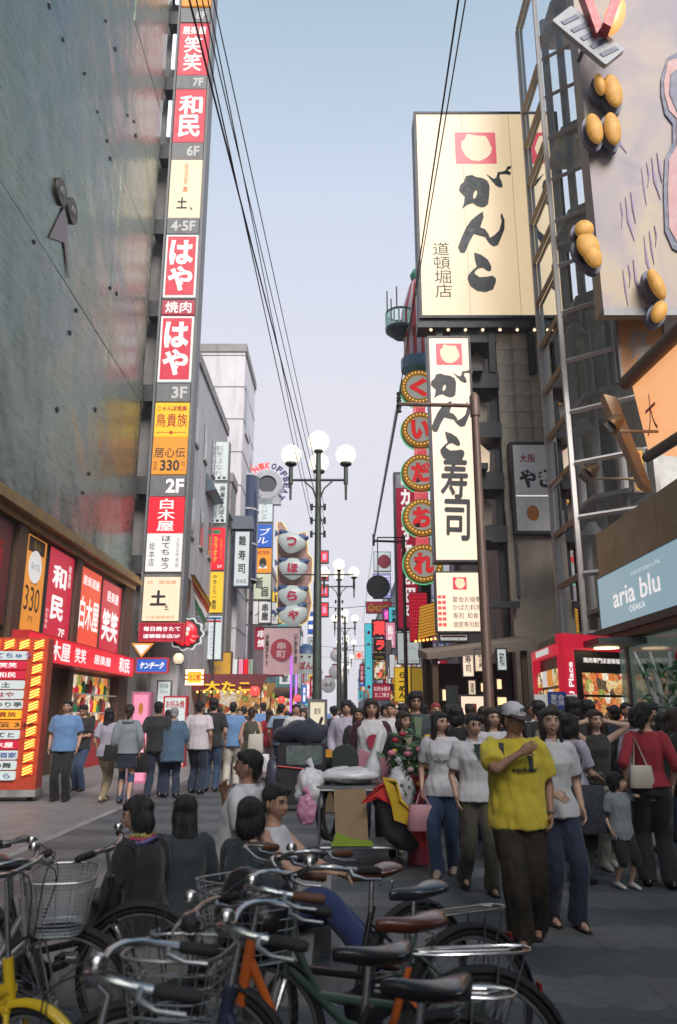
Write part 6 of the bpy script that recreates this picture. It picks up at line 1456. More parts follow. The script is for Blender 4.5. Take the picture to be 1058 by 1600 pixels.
    for sd in (1, -1):
        f = joints[sd]['foot']; m_ = MB()
        if shm == 'sandal':
            m_.tube([f + Vector((0, .09, .012)), f + Vector((0, .0, .012)), f + Vector((0, -.10, .012)), f + Vector((0, -.175, .012))], [(.034, .012), (.036, .012), (.044, .012), (.026, .010)], 10)
            m_.tube([f + Vector((-.046, -.07, .015)), f + Vector((-.02, -.075, .075)), f + Vector((.02, -.075, .075)), f + Vector((.046, -.07, .015))], .012, 6)
            m_.build('sandal', BLACKP, root, smooth=True)
        else:
            m_.tube([f + Vector((0, .105, .03)), f + Vector((0, .09, .045)), f + Vector((0, .03, .055)), f + Vector((0, -.05, .046)), f + Vector((0, -.12, .036)), f + Vector((0, -.175, .026)), f + Vector((0, -.19, .022))], [(.022, .026), (.034, .044), (.038, .054), (.042, .044), (.044, .034), (.030, .024), (.010, .012)], 12)
            m_.build('shoe', shm, root, smooth=True)
    root['_h'] = h
    PEOPLE.append(root)
    return dict(root=root, TM=TM, HM=HM, j=joints, hands=hands, s=s, tor=tor)
def finish_jobs():
    for (o, ex, ms, amp, fr_q, vx) in JOBS:
        r = o.modifiers.new('weld', 'REMESH'); r.mode = 'VOXEL'; r.voxel_size = vx; r.use_smooth_shade = True
        if ex is None: sm = o.modifiers.new('soft', 'SMOOTH'); sm.factor = .6; sm.iterations = 3
        else: sm = o.modifiers.new('soft', 'SMOOTH'); sm.factor = .5; sm.iterations = 3
    dg = bpy.context.evaluated_depsgraph_get()
    res = [bpy.data.meshes.new_from_object(o.evaluated_get(dg)) for (o, *_) in JOBS]
    for (o, ex, ms, amp, fr_q, vx), me in zip(JOBS, res):
        n = len(me.vertices); co = [0.0] * (3 * n); me.vertices.foreach_get('co', co)
        if amp:
            no = [0.0] * (3 * n); me.vertices.foreach_get('normal', no); sd = random.uniform(0, 50)
            hairy = o.name.startswith('hair')
            for i in range(n):
                x, y, z = co[3 * i:3 * i + 3]
                if hairy: a = noise.noise(Vector((x * 55 + sd, y * 55, z * 7))) * amp + noise.noise(Vector((x * 20, y * 20 + sd, z * 9))) * amp * .8
                else:
                    a = noise.noise(Vector((x * fr_q * 1.5 + sd, y * fr_q * 1.5, z * fr_q * .45 + .5 * fr_q * x))); a = (abs(a) * 2.0 - .5) * amp
                    a += noise.noise(Vector((x * 5 + sd, y * 5, z * 13 + 6 * x))) * amp * .55
                for k in range(3): co[3 * i + k] += no[3 * i + k] * a
        if ex is not None:
            vv = [tuple(co[3 * i:3 * i + 3]) for i in range(n)] + ex.v
            ff = [tuple(p.vertices) for p in me.polygons]; nf = len(ff); ff += [tuple(i + n for i in f) for f in ex.f]
            m2 = bpy.data.meshes.new(o.name); m2.from_pydata(vv, [], ff)
            for q in ms: m2.materials.append(q)
            m2.polygons.foreach_set('material_index', [0] * nf + ex.m); bpy.data.meshes.remove(me); me = m2
        else:
            me.vertices.foreach_set('co', co)
            if o.name.startswith('hair') and vx < .013:      # loose strands that break up the outline
                vv = [tuple(co[3 * i:3 * i + 3]) for i in range(n)]; ff = [tuple(p.vertices) for p in me.polygons]
                for q in range(260):
                    i = random.randrange(n); p = Vector(vv[i]); nn = Vector(no[3 * i:3 * i + 3]); g_ = Vector((0, 0, -1)); d_ = g_ - nn * nn.dot(g_)
                    if d_.length < .05: d_ = nn.orthogonal()
                    d_ = d_.normalized() + Vector((random.uniform(-.3, .3), random.uniform(-.3, .3), 0)); sd_ = nn.cross(d_).normalized() * random.uniform(.0012, .003); k0 = len(vv); p = p + nn * .001
                    for j in range(5):
                        w_ = 1 - j / 4.6; vv.append(tuple(p - sd_ * w_)); vv.append(tuple(p + sd_ * w_)); p = p + d_.normalized() * .022 + nn * (.004 if j < 2 else -.001); d_ = d_ + Vector((0, 0, -.25))
                    ff += [(k0 + 2 * j, k0 + 2 * j + 1, k0 + 2 * j + 3, k0 + 2 * j + 2) for j in range(4)]
                m2 = bpy.data.meshes.new(o.name); m2.from_pydata(vv, [], ff); bpy.data.meshes.remove(me); me = m2
        me.polygons.foreach_set('use_smooth', [True] * len(me.polygons)); me.update()
        old = o.data; mats_ = list(old.materials)
        o.modifiers.clear(); o.data = me; me.name = o.name
        if ex is None and not me.materials:
            for q in mats_: me.materials.append(q)
        bpy.data.meshes.remove(old)
def wpt(pr, v):   # canonical body point -> world
    r = pr['root']; return Matrix.LocRotScale(r.location, r.rotation_euler, r.scale) @ Vector(v)
def bag(label, p, m_, w=.30, h=.24, d=.10, strap=None, rz=0.0, kind='bag', trap=.85):
    """soft bag whose top centre hangs at world point p; strap = list of world points"""
    o = thing('handbag' if kind == 'bag' else kind, label, 'bag', tuple(p), rz)
    secs = [(0, 0, -h, w * .46, d * .45), (0, 0, -h * .93, w * .5, d * .5), (0, 0, -h * .5, w * .5 * (1 + trap) / 2, d * .52), (0, 0, -h * .08, w * .5 * trap, d * .36), (0, 0, 0, w * .48 * trap, d * .22)]
    MB().rings(secs, 18, pw=.7).build('body', m_, o, smooth=True)
    if strap:
        inv = Matrix.LocRotScale(Vector(p), o.rotation_euler, None).inverted()
        MB().tube([inv @ Vector(q) for q in strap], .010, 6).build('strap', m_, o, smooth=True)
    return o

# ---------------- clothes palette
C_ = dict(blue=cloth('pale_blue', (.13, .25, .46)), dk=cloth('charcoal', (.022, .022, .025)), blk=cloth('black', (.012, .012, .014)), jean=cloth('denim', (.035, .065, .13)), djean=cloth('dark_denim', (.015, .024, .05)), wh=cloth('white', (.56, .56, .58)), lil=cloth('pale_lilac', (.38, .36, .44)), khaki=cloth('khaki', (.26, .20, .12)), grey=cloth('heather_grey', (.22, .25, .27)), navy=cloth('navy', (.012, .016, .032)), olive=cloth('olive', (.075, .07, .048)), yel=cloth('lemon_yellow', (.60, .48, .04)), denimj=cloth('steel_blue', (.06, .11, .17)), red=cloth('deep_red', (.30, .02, .03)), cream=cloth('cream', (.50, .47, .40)), brown=mat('cloth_dark_camo', (.022, .016, .009), .85, var=.8, scale=9), tan=cloth('tan', (.32, .27, .20)), maroon=cloth('maroon', (.055, .012, .025)), dgreen=cloth('dark_green_top', (.02, .05, .05)), pinkish=cloth('pale_pink', (.52, .36, .38)), sky=cloth('sky_blue', (.25, .36, .48)), dkgrey=cloth('grey_jacket', (.045, .055, .058)), charc=cloth('dark_olive_top', (.035, .037, .03)))
SH_W = mat('white_shoe', (.55, .54, .52), .5); SH_B = mat('brown_shoe', (.09, .05, .03), .5); SH_S = mat('beige_shoe', (.45, .36, .27), .5)
# ================================================================== the crowd
def G(px, py): q = gnd(px, py); return (q.x, q.y, 0)
def chest_print(pr, mb, m_, name='print', back=False, extra=.046):
    """wrap a flat XZ print on the shirt front"""
    tor = pr['tor']; sgn_ = 1 if back else -1
    def rad(z):
        for (z0, a0, b0), (z1, a1, b1) in zip(tor, tor[1:]):
            if z0 <= z <= z1: f = (z - z0) / (z1 - z0); return a0 + (a1 - a0) * f, b0 + (b1 - b0) * f
        return tor[5][1], tor[5][2]
    out_ = []
    for (x, y, z) in mb.v:
        a, b_ = rad(z); a += extra; b_ += extra
        out_.append(pr['TM'] @ Vector((x, sgn_ * b_ * sqrt(max(.05, 1 - (x / a) ** 2)) + y, z)))
    mb.v = [tuple(v) for v in out_]
    return mb.build(name, m_, pr['root'])
# ---- left walkers
person('man in pale blue short-sleeved shirt and black trousers by the bulb board', pos=G(93, 1252), h=1.74, rz=.1, skin=0, top=dict(m=C_['blue'], loose=.03, straight=1, hem=.84, collar=1), bottom=('trousers', C_['blk'], .025), lf=(.11, -.02, 0), rf=(-.11, .05, 0), wide=1.08, near=True)
pr = person('man in dark shirt and jeans looking down at something in his hands', pos=G(122, 1236), h=1.68, rz=-.2, top=dict(m=C_['dk'], loose=.025, straight=1), bottom=('trousers', C_['jean'], .015), lh=(.08, -.26, 1.08), rh=(-.10, -.26, 1.06), hd=(0, .35), near=True)
person('long-haired woman in white top and khaki trousers walking away', pos=G(161, 1252), h=1.60, fem=True, rz=pi - .2, hair=('long', 'k'), top=dict(m=C_['lil'], loose=.015), bottom=('trousers', C_['khaki'], .012), lf=(.08, -.18, 0), rf=(-.08, .20, .02), shoes=SH_S, near=True)
pr = person('woman in grey hooded top and dark skirt over jeans, seen from behind', pos=G(193, 1256), h=1.66, fem=True, rz=pi + .1, hair=('tied', 'b'), top=dict(m=C_['grey'], sl='l', loose=.02, straight=1, hem=.86), bottom=('skirt', C_['navy'], .62, .20, C_['jean']), lf=(.09, -.10, 0), rf=(-.10, .14, 0), near=True)
MB().tube([pr['TM'] @ Vector((.085 * cos(a), .06 + .05 * sin(a), 1.43)) for a in [k * 2 * pi / 14 for k in range(14)]], .032, 8, closed=True).build('hood', C_['grey'], pr['root'], smooth=True)
bag('black shoulder bag hanging at the grey-hooded woman\'s side', wpt(pr, (.24, .02, 1.02)), C_['blk'], .36, .28, .12, [wpt(pr, (.20, -.02, 1.02)), wpt(pr, (.17, -.03, 1.43)), wpt(pr, (.20, .07, 1.02))])
pr = person('man in charcoal shirt with a black bag, seen from behind', pos=G(240, 1246), h=1.72, rz=pi, top=dict(m=C_['dk'], loose=.025, straight=1), bottom=('trousers', C_['djean'], .015), lf=(.09, .15, 0), rf=(-.1, -.1, 0), near=True)
bag('black soft holdall carried low by the charcoal-shirted man', wpt(pr, (.27, .0, .80)), C_['blk'], .36, .36, .14, [wpt(pr, (.22, 0, .80)), wpt(pr, (.26, -.05, .90)), wpt(pr, (.32, 0, .80))])
person('stooping grey-haired man in long steel blue jacket, seen from behind', pos=G(266, 1246), h=1.62, rz=pi + .25, lean=.16, hair=('short', 'g'), top=dict(m=C_['denimj'], sl='l', loose=.045, straight=1, hem=.66, n='jacket'), bottom=('trousers', C_['djean'], .02), wide=1.1, near=True, lh=(.18, -.22, 1.0), rh=(-.18, -.22, 1.0))
stripe = mat('cloth_striped', (.55, .50, .53), .85, var=.1, scale=40, stretch=(.01, .01, 6))
person('man in white striped short-sleeved shirt and dark trousers, seen from behind', pos=G(306, 1240), h=1.74, rz=pi - .1, top=dict(m=stripe, loose=.03, straight=1), bottom=('trousers', C_['djean'], .025), lf=(.12, -.12, 0), rf=(-.12, .12, 0), wide=1.08, near=True)
person('tall man in dark tee and jeans beside the striped shirt, seen from behind', px=331, Y=16.6, h=1.80, rz=pi, hair=('messy', 'k'), top=dict(m=C_['dk'], loose=.02), bottom=('trousers', C_['jean'], .015))
person('man in blue shirt and pale trousers walking away mid-street', px=362, Y=17.4, h=1.74, rz=pi + .1, top=dict(m=C_['blue'], loose=.03, straight=1), bottom=('trousers', C_['cream'], .02), lf=(.1, .15, 0), rf=(-.1, -.12, 0))
pr = person('woman in olive sleeveless top with a pale shoulder bag, seen from behind', px=392, Y=15.8, h=1.62, fem=True, rz=pi - .1, hair=('tied', 'b'), top=dict(m=C_['olive'], sl='n', loose=.02, hem=.72), bottom=('capri', C_['olive'], .015), shoes=SH_S)
bag('pale grey slouch bag on the olive-topped woman\'s back', wpt(pr, (-.12, .15, 1.20)), C_['cream'], .32, .36, .14, [wpt(pr, (-.10, .12, 1.20)), wpt(pr, (-.10, 0, 1.44)), wpt(pr, (-.14, -.05, 1.3))])
bag('white plastic carrier bag with green print held by the olive-topped woman', wpt(pr, (-.27, .02, .80)), mat('white_plastic', (.60, .60, .60), .4), .26, .32, .10)
pr = person('man with dark backpack and pale blue shirt walking away', px=438, Y=18.5, h=1.72, rz=pi - .15, top=dict(m=C_['sky'], loose=.03, straight=1), bottom=('trousers', C_['jean'], .015))
bk_ = bag('dark backpack on the pale blue shirted man', wpt(pr, (0, .17, 1.40)), C_['navy'], .32, .46, .18, kind='backpack')
person('man in white tee turned towards the black covered trolley', px=461, Y=18.0, h=1.70, rz=.5, top=dict(m=C_['wh'], loose=.02), bottom=('trousers', C_['jean'], .015))
person('woman in beige cardigan beside the lit poster box', px=474, Y=19.5, h=1.60, fem=True, rz=-.3, hair=('bob', 'b'), top=dict(m=C_['tan'], sl='l', loose=.02), bottom=('trousers', C_['dk'], .012))
person('woman in pale pink trousers walking away past the backpack man', px=420, Y=19.2, h=1.60, fem=True, rz=pi, hair=('long', 'b'), top=dict(m=C_['red'], loose=.01), bottom=('trousers', C_['pinkish'], .02))
# ---- right side
person('man in pale lilac shirt raising one arm overhead', px=541, Y=13.2, h=1.70, rz=.1, hair=('messy', 'k'), top=dict(m=C_['lil'], sl='l', loose=.025, straight=1, collar=1), bottom=('trousers', C_['dk'], .02), lh=(.36, -.12, 1.78), elb={1: (1, .3, -.5)})
pr = person('young man in white tee with maroon sleeves and red chest patch', px=581, Y=10.2, h=1.68, rz=.05, skin=1, hair=('bob', 'b'), top=dict(m=C_['wh'], sl='e', slm=C_['maroon'], loose=.02, straight=1), bottom=('trousers', C_['djean'], .015), near=True)
mb = MB(); N = 24
mb.add([(.01 + .085 * cos(2 * pi * k / N) * (1 + .12 * sin(6 * pi * k / N)), 0, 1.20 + .095 * sin(2 * pi * k / N)) for k in range(N)], [tuple(range(N))]); chest_print(pr, mb, flat('print_red', (.35, .03, .06)), extra=.056)
MB().tube([pr['TM'] @ Vector((.07 * cos(a), .065 * sin(a) - .004, 1.462 + .01 * sin(a))) for a in [k * 2 * pi / 16 for k in range(16)]], .012, 6, closed=True).build('neckband', C_['maroon'], pr['root'], smooth=True)
pr = person('woman with bobbed hair in black jacket and denim skirt beside the bouquet', pos=G(634, 1334), h=1.53, fem=True, rz=.35, skin=1, hair=('bob', 'b'), top=dict(m=C_['blk'], sl='l', loose=.02, open=C_['tan']), bottom=('skirt', C_['jean'], .56, .20), shoes=SH_S, lf=(.09, -.10, 0), rf=(-.08, .12, 0), lh=(.26, -.26, 1.14), near=True, hd=(.2, .05))
pr = person('tall man with glasses in grey jacket over green tee', px=651, Y=10.6, h=1.77, rz=.05, skin=0, hair=('messy', 'k'), top=dict(m=C_['dkgrey'], sl='l', loose=.03, straight=1, n='jacket', hem=.80, open=cloth('sage_tee', (.16, .22, .14))), bottom=('trousers', C_['djean'], .02), shoes=SH_B, lh=(.06, -.26, 1.10), rh=(-.02, -.28, 1.14), near=True)
mb = MB()
for s_ in (-1, 1): mb.tube([pr['HM'] @ Vector((.032 * s_ + .022 * cos(2 * pi * k / 14), -.094, .004 + .016 * sin(2 * pi * k / 14))) for k in range(14)], .0022, 5, closed=True); mb.tube([pr['HM'] @ Vector((.054 * s_, -.09, .008)), pr['HM'] @ Vector((.078 * s_, .0, .012))], .002, 5)
mb.build('glasses', BLACKP, pr['root'])
person('woman with pinkish red dyed hair behind the white-tee woman', px=683, Y=12.6, h=1.66, fem=True, rz=.1, hair=('tied', 'r'), top=dict(m=C_['wh'], sl='n', loose=.01), bottom=('trousers', C_['dk'], .012))
pr = person('long-haired woman in white tee and flared jeans carrying a pink bag', pos=G(695, 1368), h=1.52, fem=True, rz=-.25, skin=1, hair=('long', 'k'), top=dict(m=C_['wh'], loose=.012), bottom=('trousers', C_['jean'], .018), shoes=SH_S, lf=(.09, .16, 0), rf=(-.06, -.12, 0), hd=(.75, .02), near=True)
mb = MB(); addtxt(mb, 'clun', .02, 1.20, .15, .05, 0, off=.02); chest_print(pr, mb, INK, 'print')
bag('pale pink handbag held by the long-haired woman', wpt(pr, (-.20, -.16, .74)), mat('pink_leather', (.50, .24, .27), .5, var=.08), .31, .24, .12, [wpt(pr, (-.27, -.16, .74)), wpt(pr, (-.22, -.12, .90)), wpt(pr, (-.13, -.16, .74))])
pr = person('woman in open white blouse and olive trousers walking forward', pos=G(750, 1394), h=1.50, fem=True, rz=.1, skin=1, hair=('short', 'k'), top=dict(m=C_['wh'], loose=.02, hem=.86, collar=1, open=C_['dgreen']), bottom=('trousers', C_['olive'], .022), shoes='sandal', lf=(.10, -.12, 0), rf=(-.10, .22, .03), hd=(.1, .08), near=True)
mb = MB(); mb.add([(s_ * .10 + dx, -.004, z) for s_ in (1,) for z in (1.0, 1.2, 1.4) for dx in (-.012, .012)], [(0, 1, 3, 2), (2, 3, 5, 4)])
pr = person('man in lemon yellow tee and white cap with hand raised to his mouth', pos=G(820, 1472), h=1.57, rz=-.12, skin=2, hair=('short', 'k'), top=dict(m=C_['yel'], loose=.035, straight=1, hem=.80, wr=.012), bottom=('trousers', C_['brown'], .038), shoes='sandal', lf=(.11, .16, .01), rf=(-.03, -.14, 0), rh=(.03, -.25, 1.37), elb={-1: (-1, -.4, -.9)}, hd=(.62, .18), wide=1.06, near=True, curl=.8)
YM_ = pr
mb = MB(); addtxt(mb, 'aquilour', .06, 1.235, .20, .045, 0, off=.03); chest_print(pr, mb, INK, 'print', extra=.064)
for s_ in (-1, 1):
    mb = MB(); vv = []
    for k in range(7):
        z = 1.22 + .215 * k / 6
        for dx in (-.018, .018): vv.append((s_ * .108 + dx, 0, z))
    mb.add(vv, [(2 * i, 2 * i + 1, 2 * i + 3, 2 * i + 2) for i in range(6)]); chest_print(pr, mb, C_['dkgrey'], 'backpack_strap', extra=.058)
cap = MB(); HM = pr['HM']
cap.rings([(0, .012, .038, .094, .110), (0, .012, .075, .092, .108), (0, .014, .115, .074, .086), (0, .016, .140, .035, .040), (0, .016, .146, .004, .004)], 22, M=HM)
cap.build('cap', mat('cap_white', (.58, .57, .58), .8, var=.05), pr['root'], smooth=True)
MB().tube([HM @ Vector((.07 * cos(a), -.085 - .075 * sin(a), .036 - .010 * sin(a))) for a in [0, pi / 4, pi / 2, 3 * pi / 4, pi]] , .004, 4) if False else None
mb = MB(); N = 10
vv = [HM @ Vector((.088 * cos(pi * k / N), -.045 - .125 * sin(pi * k / N), .040 - .020 * sin(pi * k / N))) for k in range(N + 1)] + [HM @ Vector((.088 * cos(pi * k / N), -.045 - .02 * sin(pi * k / N), .052)) for k in range(N + 1)]
mb.add(vv, [(k, k + 1, N + 2 + k, N + 1 + k) for k in range(N)]); o = mb.build('cap_brim', mat('cap_brim_plum', (.06, .045, .055), .8), pr['root'], smooth=True); sol = o.modifiers.new('s', 'SOLIDIFY'); sol.thickness = .006
mb = MB(); mb.tube([HM @ Vector((.020 * cos(2 * pi * k / 16) + .0, -.093 + .02 * abs(cos(2 * pi * k / 16)) * .1, .086 + .020 * sin(2 * pi * k / 16))) for k in range(13)], .004, 5); mb.ball((0, -.094, .086), (.008, .006, .008), 8, 6, M=HM); mb.build('cap_badge', NAVYM, pr['root'])
# watch
wr = pr['j'][1]['wr']; mb = MB(); mb.tube([wr + Vector((.032 * cos(a), .032 * sin(a), .02)) for a in [k * 2 * pi / 12 for k in range(12)]], .009, 6, closed=True); mb.build('watch', STEEL, pr['root'])
pr = person('laughing woman in white shirt and dark jeans beside the yellow tee', pos=G(880, 1446), h=1.54, fem=True, rz=.15, skin=1, hair=('long', 'k'), top=dict(m=C_['wh'], sl='s', loose=.018, hem=.84, collar=1), bottom=('trousers', C_['djean'], .02), shoes='sandal', lf=(.09, -.12, 0), rf=(-.07, .06, 0), rh=(-.10, -.22, 1.05), hd=(-.12, -.12), smile=True, near=True)
pr = person('short-haired woman in white blouse with a dark shoulder bag, in profile', pos=G(908, 1380), h=1.50, fem=True, rz=pi / 2 + .5, skin=1, hair=('bob', 'k'), top=dict(m=C_['lil'], sl='s', loose=.02), bottom=('trousers', C_['blk'], .015), lh=(.10, -.30, 1.06), rh=(-.08, -.30, 1.06), near=True)
bag('large dark patterned shoulder bag at the profile woman\'s hip', wpt(pr, (-.24, .06, 1.0)), mat('dark_patterned_cloth', (.03, .035, .05), .8, var=.6, scale=30), .38, .42, .14, [wpt(pr, (-.22, -.02, 1.0)), wpt(pr, (-.15, -.03, 1.44)), wpt(pr, (-.22, .14, 1.0))])
o = thing('compact_camera', 'small silver camera held by the woman in profile', 'camera', tuple(wpt(pr, (.0, -.38, 1.06))), .5)
MB().rbox(-.05, .05, -.012, .012, -.03, .03, .008).build('body', mat('silver_plastic', (.5, .5, .52), .3, .6), o); MB().disc((.01, 0), .02, -.03, -.0125, 16).build('lens', BLACKP, o)
person('smiling woman in charcoal top and beige trousers with both hands in her hair', pos=G(948, 1356), h=1.54, fem=True, rz=.1, skin=3, hair=('long', 'b'), top=dict(m=C_['charc'], sl='n', loose=.006, hem=.90), bottom=('trousers', C_['cream'], .014), shoes=SH_W, lf=(.08, .06, 0), rf=(-.06, -.10, 0), lh=(.125, -.03, 1.60), rh=(-.125, -.03, 1.60), elb={1: (1, -.3, .05), -1: (-1, -.3, .05)}, smile=True, near=True)
person('small boy in grey tee and black shorts holding a hand up', pos=G(978, 1388), h=.95, rz=.35, skin=1, hair=('messy', 'k'), top=dict(m=C_['grey'], sl='s', loose=.025, straight=1, hem=.74), bottom=('shorts', C_['blk'], .025), shoes=SH_W, lh=(.28, -.16, 1.42), hd=(.7, -.15), near=True, wide=1.05)
pr = person('woman in deep red cardigan and long black trousers, seen from behind', pos=G(1032, 1386), h=1.60, fem=True, rz=pi - .2, skin=1, hair=('tied', 'k'), top=dict(m=C_['red'], sl='e', loose=.012, hem=.92), bottom=('trousers', C_['blk'], .028), rh=(-.20, .02, .92), lh=(.24, .05, .94), near=True, hd=(-.4, 0))
bag('small cream handbag on the red-cardigan woman\'s back', wpt(pr, (.10, .14, 1.13)), mat('cream_leather', (.50, .46, .38), .5), .24, .20, .08, [wpt(pr, (.16, .12, 1.13)), wpt(pr, (.13, .09, 1.40)), wpt(pr, (.04, .12, 1.13))])
for k, (px, Y, h, f, hr, tm_, bm_, rz, lab) in enumerate((
    (715, 9.6, 1.60, True, ('bob', 'k'), 'blk', 'blk', 2.6, 'dark-haired woman in black behind the pink bag'), (772, 8.9, 1.56, True, ('long', 'b'), 'wh', 'olive', .2, 'brown-haired woman in white between the blouse and the yellow tee'),
    (795, 10.4, 1.62, True, ('bob', 'k'), 'sky', 'djean', -.2, 'woman in sky blue tee half hidden behind the white cap'), (1000, 9.6, 1.58, True, ('bob', 'k'), 'lil', 'cream', 2.9, 'woman in pale lilac top and cream trousers behind the boy'),
    (1060, 8.4, 1.55, True, ('long', 'b'), 'blk', 'blk', 1.2, 'brown-haired woman in black at the shop entrance'), (985, 12.0, 1.66, False, ('short', 'k'), 'dk', 'dk', .3, 'man in charcoal near the flower stand'),
    (868, 9.4, 1.60, True, ('tied', 'b'), 'tan', 'jean', 3.0, 'woman in tan top behind the laughing woman'), (925, 10.6, 1.66, False, ('messy', 'k'), 'navy', 'dk', 3.1, 'man in navy tee behind the profile woman'),
    (612, 13.8, 1.68, False, ('short', 'k'), 'wh', 'jean', -.2, 'man in white tee behind the maroon-sleeved tee'), (603, 15.5, 1.66, False, ('messy', 'k'), 'lil', 'dk', .3, 'man in pale lilac tee deep behind the cart'),
    (560, 12.4, 1.58, True, ('long', 'k'), 'dk', 'dk', .1, 'long-haired woman in charcoal left of the maroon-sleeved tee'), (523, 17.0, 1.66, False, ('short', 'k'), 'navy', 'dk', 3.0, 'man in navy shirt right of the poster box'),
    (738, 13.5, 1.64, False, ('messy', 'b'), 'dk', 'dk', 2.9, 'man with fluffy brown hair before the ivory lightbox'), (758, 12.0, 1.60, True, ('bob', 'b'), 'olive', 'dk', 3.3, 'woman with brown bob near the rust brown pole'),
    (835, 12.5, 1.66, False, ('short', 'k'), 'wh', 'dk', .1, 'man in white tee under the raised placard'))):
    person(lab, px=px, Y=Y, h=h, fem=f, hair=hr, rz=rz, top=dict(m=C_[tm_], sl='s' if k % 3 else 'l', loose=.018), bottom=('trousers', C_[bm_], .015), skin=k % 4)
# ---- seated group
SLAB = mat('granite_slab', (.22, .21, .20), .6, var=.15, scale=30, bump=.15, bscale=80)
bn_ = thing('stone_bench', 'low two-step granite bench behind the parked bicycles', 'bench', (-.9, 5.4, 0))
MB().box(-1.75, -.15, 4.70, 5.56, 0, .20).build('low_step', SLAB, bn_, w=True); MB().box(-1.75, -.05, 5.563, 6.35, 0, .38).build('high_step', SLAB, bn_, w=True)
def seat_hip(z, h): return z / (h / 1.7) + .105
h = 1.48
pr = person('seated woman with black bob and colourful scarf, face turned aside', pos=(-1.16, 5.10, 0), h=h, fem=True, rz=-2.2, skin=1, hair=('bob', 'k'), top=dict(m=C_['blk'], sl='l', loose=.02, hem=.84), bottom=('trousers', C_['blk'], .02), hip=(0, 0, seat_hip(.2, h)), lf=(.14, -.50, 0), rf=(-.12, -.46, 0), lh=(.16, -.36, .52), rh=(-.16, -.34, .52), lean=.18, hd=(.75, .1), near=True)
sc3 = [C_['yel'], C_['red'], mat('cloth_violet', (.14, .08, .25), .8)]
for k in range(3): MB().tube([pr['TM'] @ Vector(((.088 + .012 * k) * cos(a), (.078 + .012 * k) * sin(a), 1.458 - .016 * k + .012 * sin(3 * a + k))) for a in [j * 2 * pi / 16 for j in range(16)]], .019, 6, closed=True).build('scarf', mat('scarf_mix_%d' % k, [(.30, .28, .05), (.35, .05, .08), (.12, .08, .22)][k], .8, var=.5, scale=30), pr['root'], smooth=True)
person('seated woman in slate top with long black hair, back turned', pos=(-.98, 5.34, 0), h=1.44, fem=True, rz=-2.75, skin=1, hair=('long', 'k'), top=dict(m=cloth('slate_teal', (.025, .036, .04)), sl='l', loose=.02, hem=.84), bottom=('trousers', C_['djean'], .02), hip=(0, 0, seat_hip(.2, 1.44)), lf=(.14, -.50, 0), rf=(-.12, -.46, 0), lh=(.16, -.36, .52), rh=(-.16, -.34, .52), lean=.15, near=True)
h = 1.60
pr = person('seated man in white shirt and khaki shorts with hand at his mouth', pos=(-.74, 5.90, 0), h=h, rz=-pi / 2 - .25, skin=2, hair=('short', 'k'), top=dict(m=C_['wh'], sl='s', loose=.035, straight=1, hem=.82, collar=1), bottom=('shorts', C_['khaki'], .03), hip=(0, 0, seat_hip(.38, h)), lf=(.14, -.50, 0), rf=(-.16, -.42, .12), rh=(-.02, -.11, 1.03), lh=(.30, .22, .52), lean=-.16, hd=(.15, .10), elb={-1: (-.4, -.5, -1)}, near=True, curl=.8)
h = 1.48
person('seated woman with glossy black bob, back to the bicycles', pos=(-.55, 4.95, 0), h=h, fem=True, rz=pi - .5, skin=1, hair=('bob', 'k'), top=dict(m=cloth('dark_teal', (.02, .035, .04)), sl='l', loose=.02, hem=.84), bottom=('trousers', C_['dk'], .02), hip=(0, 0, seat_hip(.2, h)), lf=(.14, -.50, 0), rf=(-.12, -.46, 0), lh=(.16, -.36, .52), rh=(-.16, -.34, .52), lean=.05, near=True)
h = 1.56
person('reclining person in white vest and blue jeans with legs stretched out', pos=(-.40, 5.36, 0), h=h, fem=True, rz=pi / 2 - .35, skin=0, hair=('short', 'k'), top=dict(m=C_['wh'], sl='n', loose=.02, hem=.82), bottom=('trousers', cloth('indigo_denim', (.020, .035, .12)), .02), hip=(0, 0, seat_hip(.2, h)), lf=(.12, -.78, .02), rf=(-.08, -.74, .12), lh=(.10, -.42, .60), rh=(-.06, -.40, .64), lean=-.05, hd=(-.3, .15), near=True, shoes=SH_B)

# ---- distant crowd: eight figures and their copies
protos = []
PSPEC = [('wh', 'jean', False, ('short', 'k')), ('dk', 'dk', False, ('messy', 'k')), ('lil', 'blk', True, ('long', 'b')), ('tan', 'jean', True, ('bob', 'k')), ('sky', 'khaki', False, ('short', 'k')), ('pinkish', 'djean', True, ('tied', 'b')), ('navy', 'dk', False, ('short', 'k')), ('blk', 'jean', True, ('long', 'k')), ('red', 'blk', True, ('bob', 'k')), ('olive', 'khaki', False, ('messy', 'b')), ('cream', 'tan', True, ('tied', 'k')), ('blue', 'djean', False, ('short', 'k'))]
for k, (a, c, f, hr) in enumerate(PSPEC):
    lb = 'figure in %s top among the distant crowd' % ['white', 'charcoal', 'pale lilac', 'tan', 'sky blue', 'pale pink', 'navy', 'black', 'deep red', 'olive', 'cream', 'pale blue'][k]
    pr = person(lb, pos=(-3.6 + k * .62, 24 + (k * 37) % 9, 0), h=1.58 if f else 1.70, fem=f, hair=hr, rz=pi if k % 2 else .1, top=dict(m=C_[a], loose=.02), bottom=('trousers', C_[c], .018), group='distant crowd of walkers', skin=k % 4, lf=(.09, -.20 if k % 2 else .18, 0), rf=(-.09, .18 if k % 2 else -.20, .0), lh=(.25, .12 if k % 2 else -.18, .93), rh=(-.25, -.18 if k % 2 else .12, .93), lean=.04)
    protos.append(pr['root'])
finish_jobs()
cm = child_map()
rc = random.Random(11)
spots = []
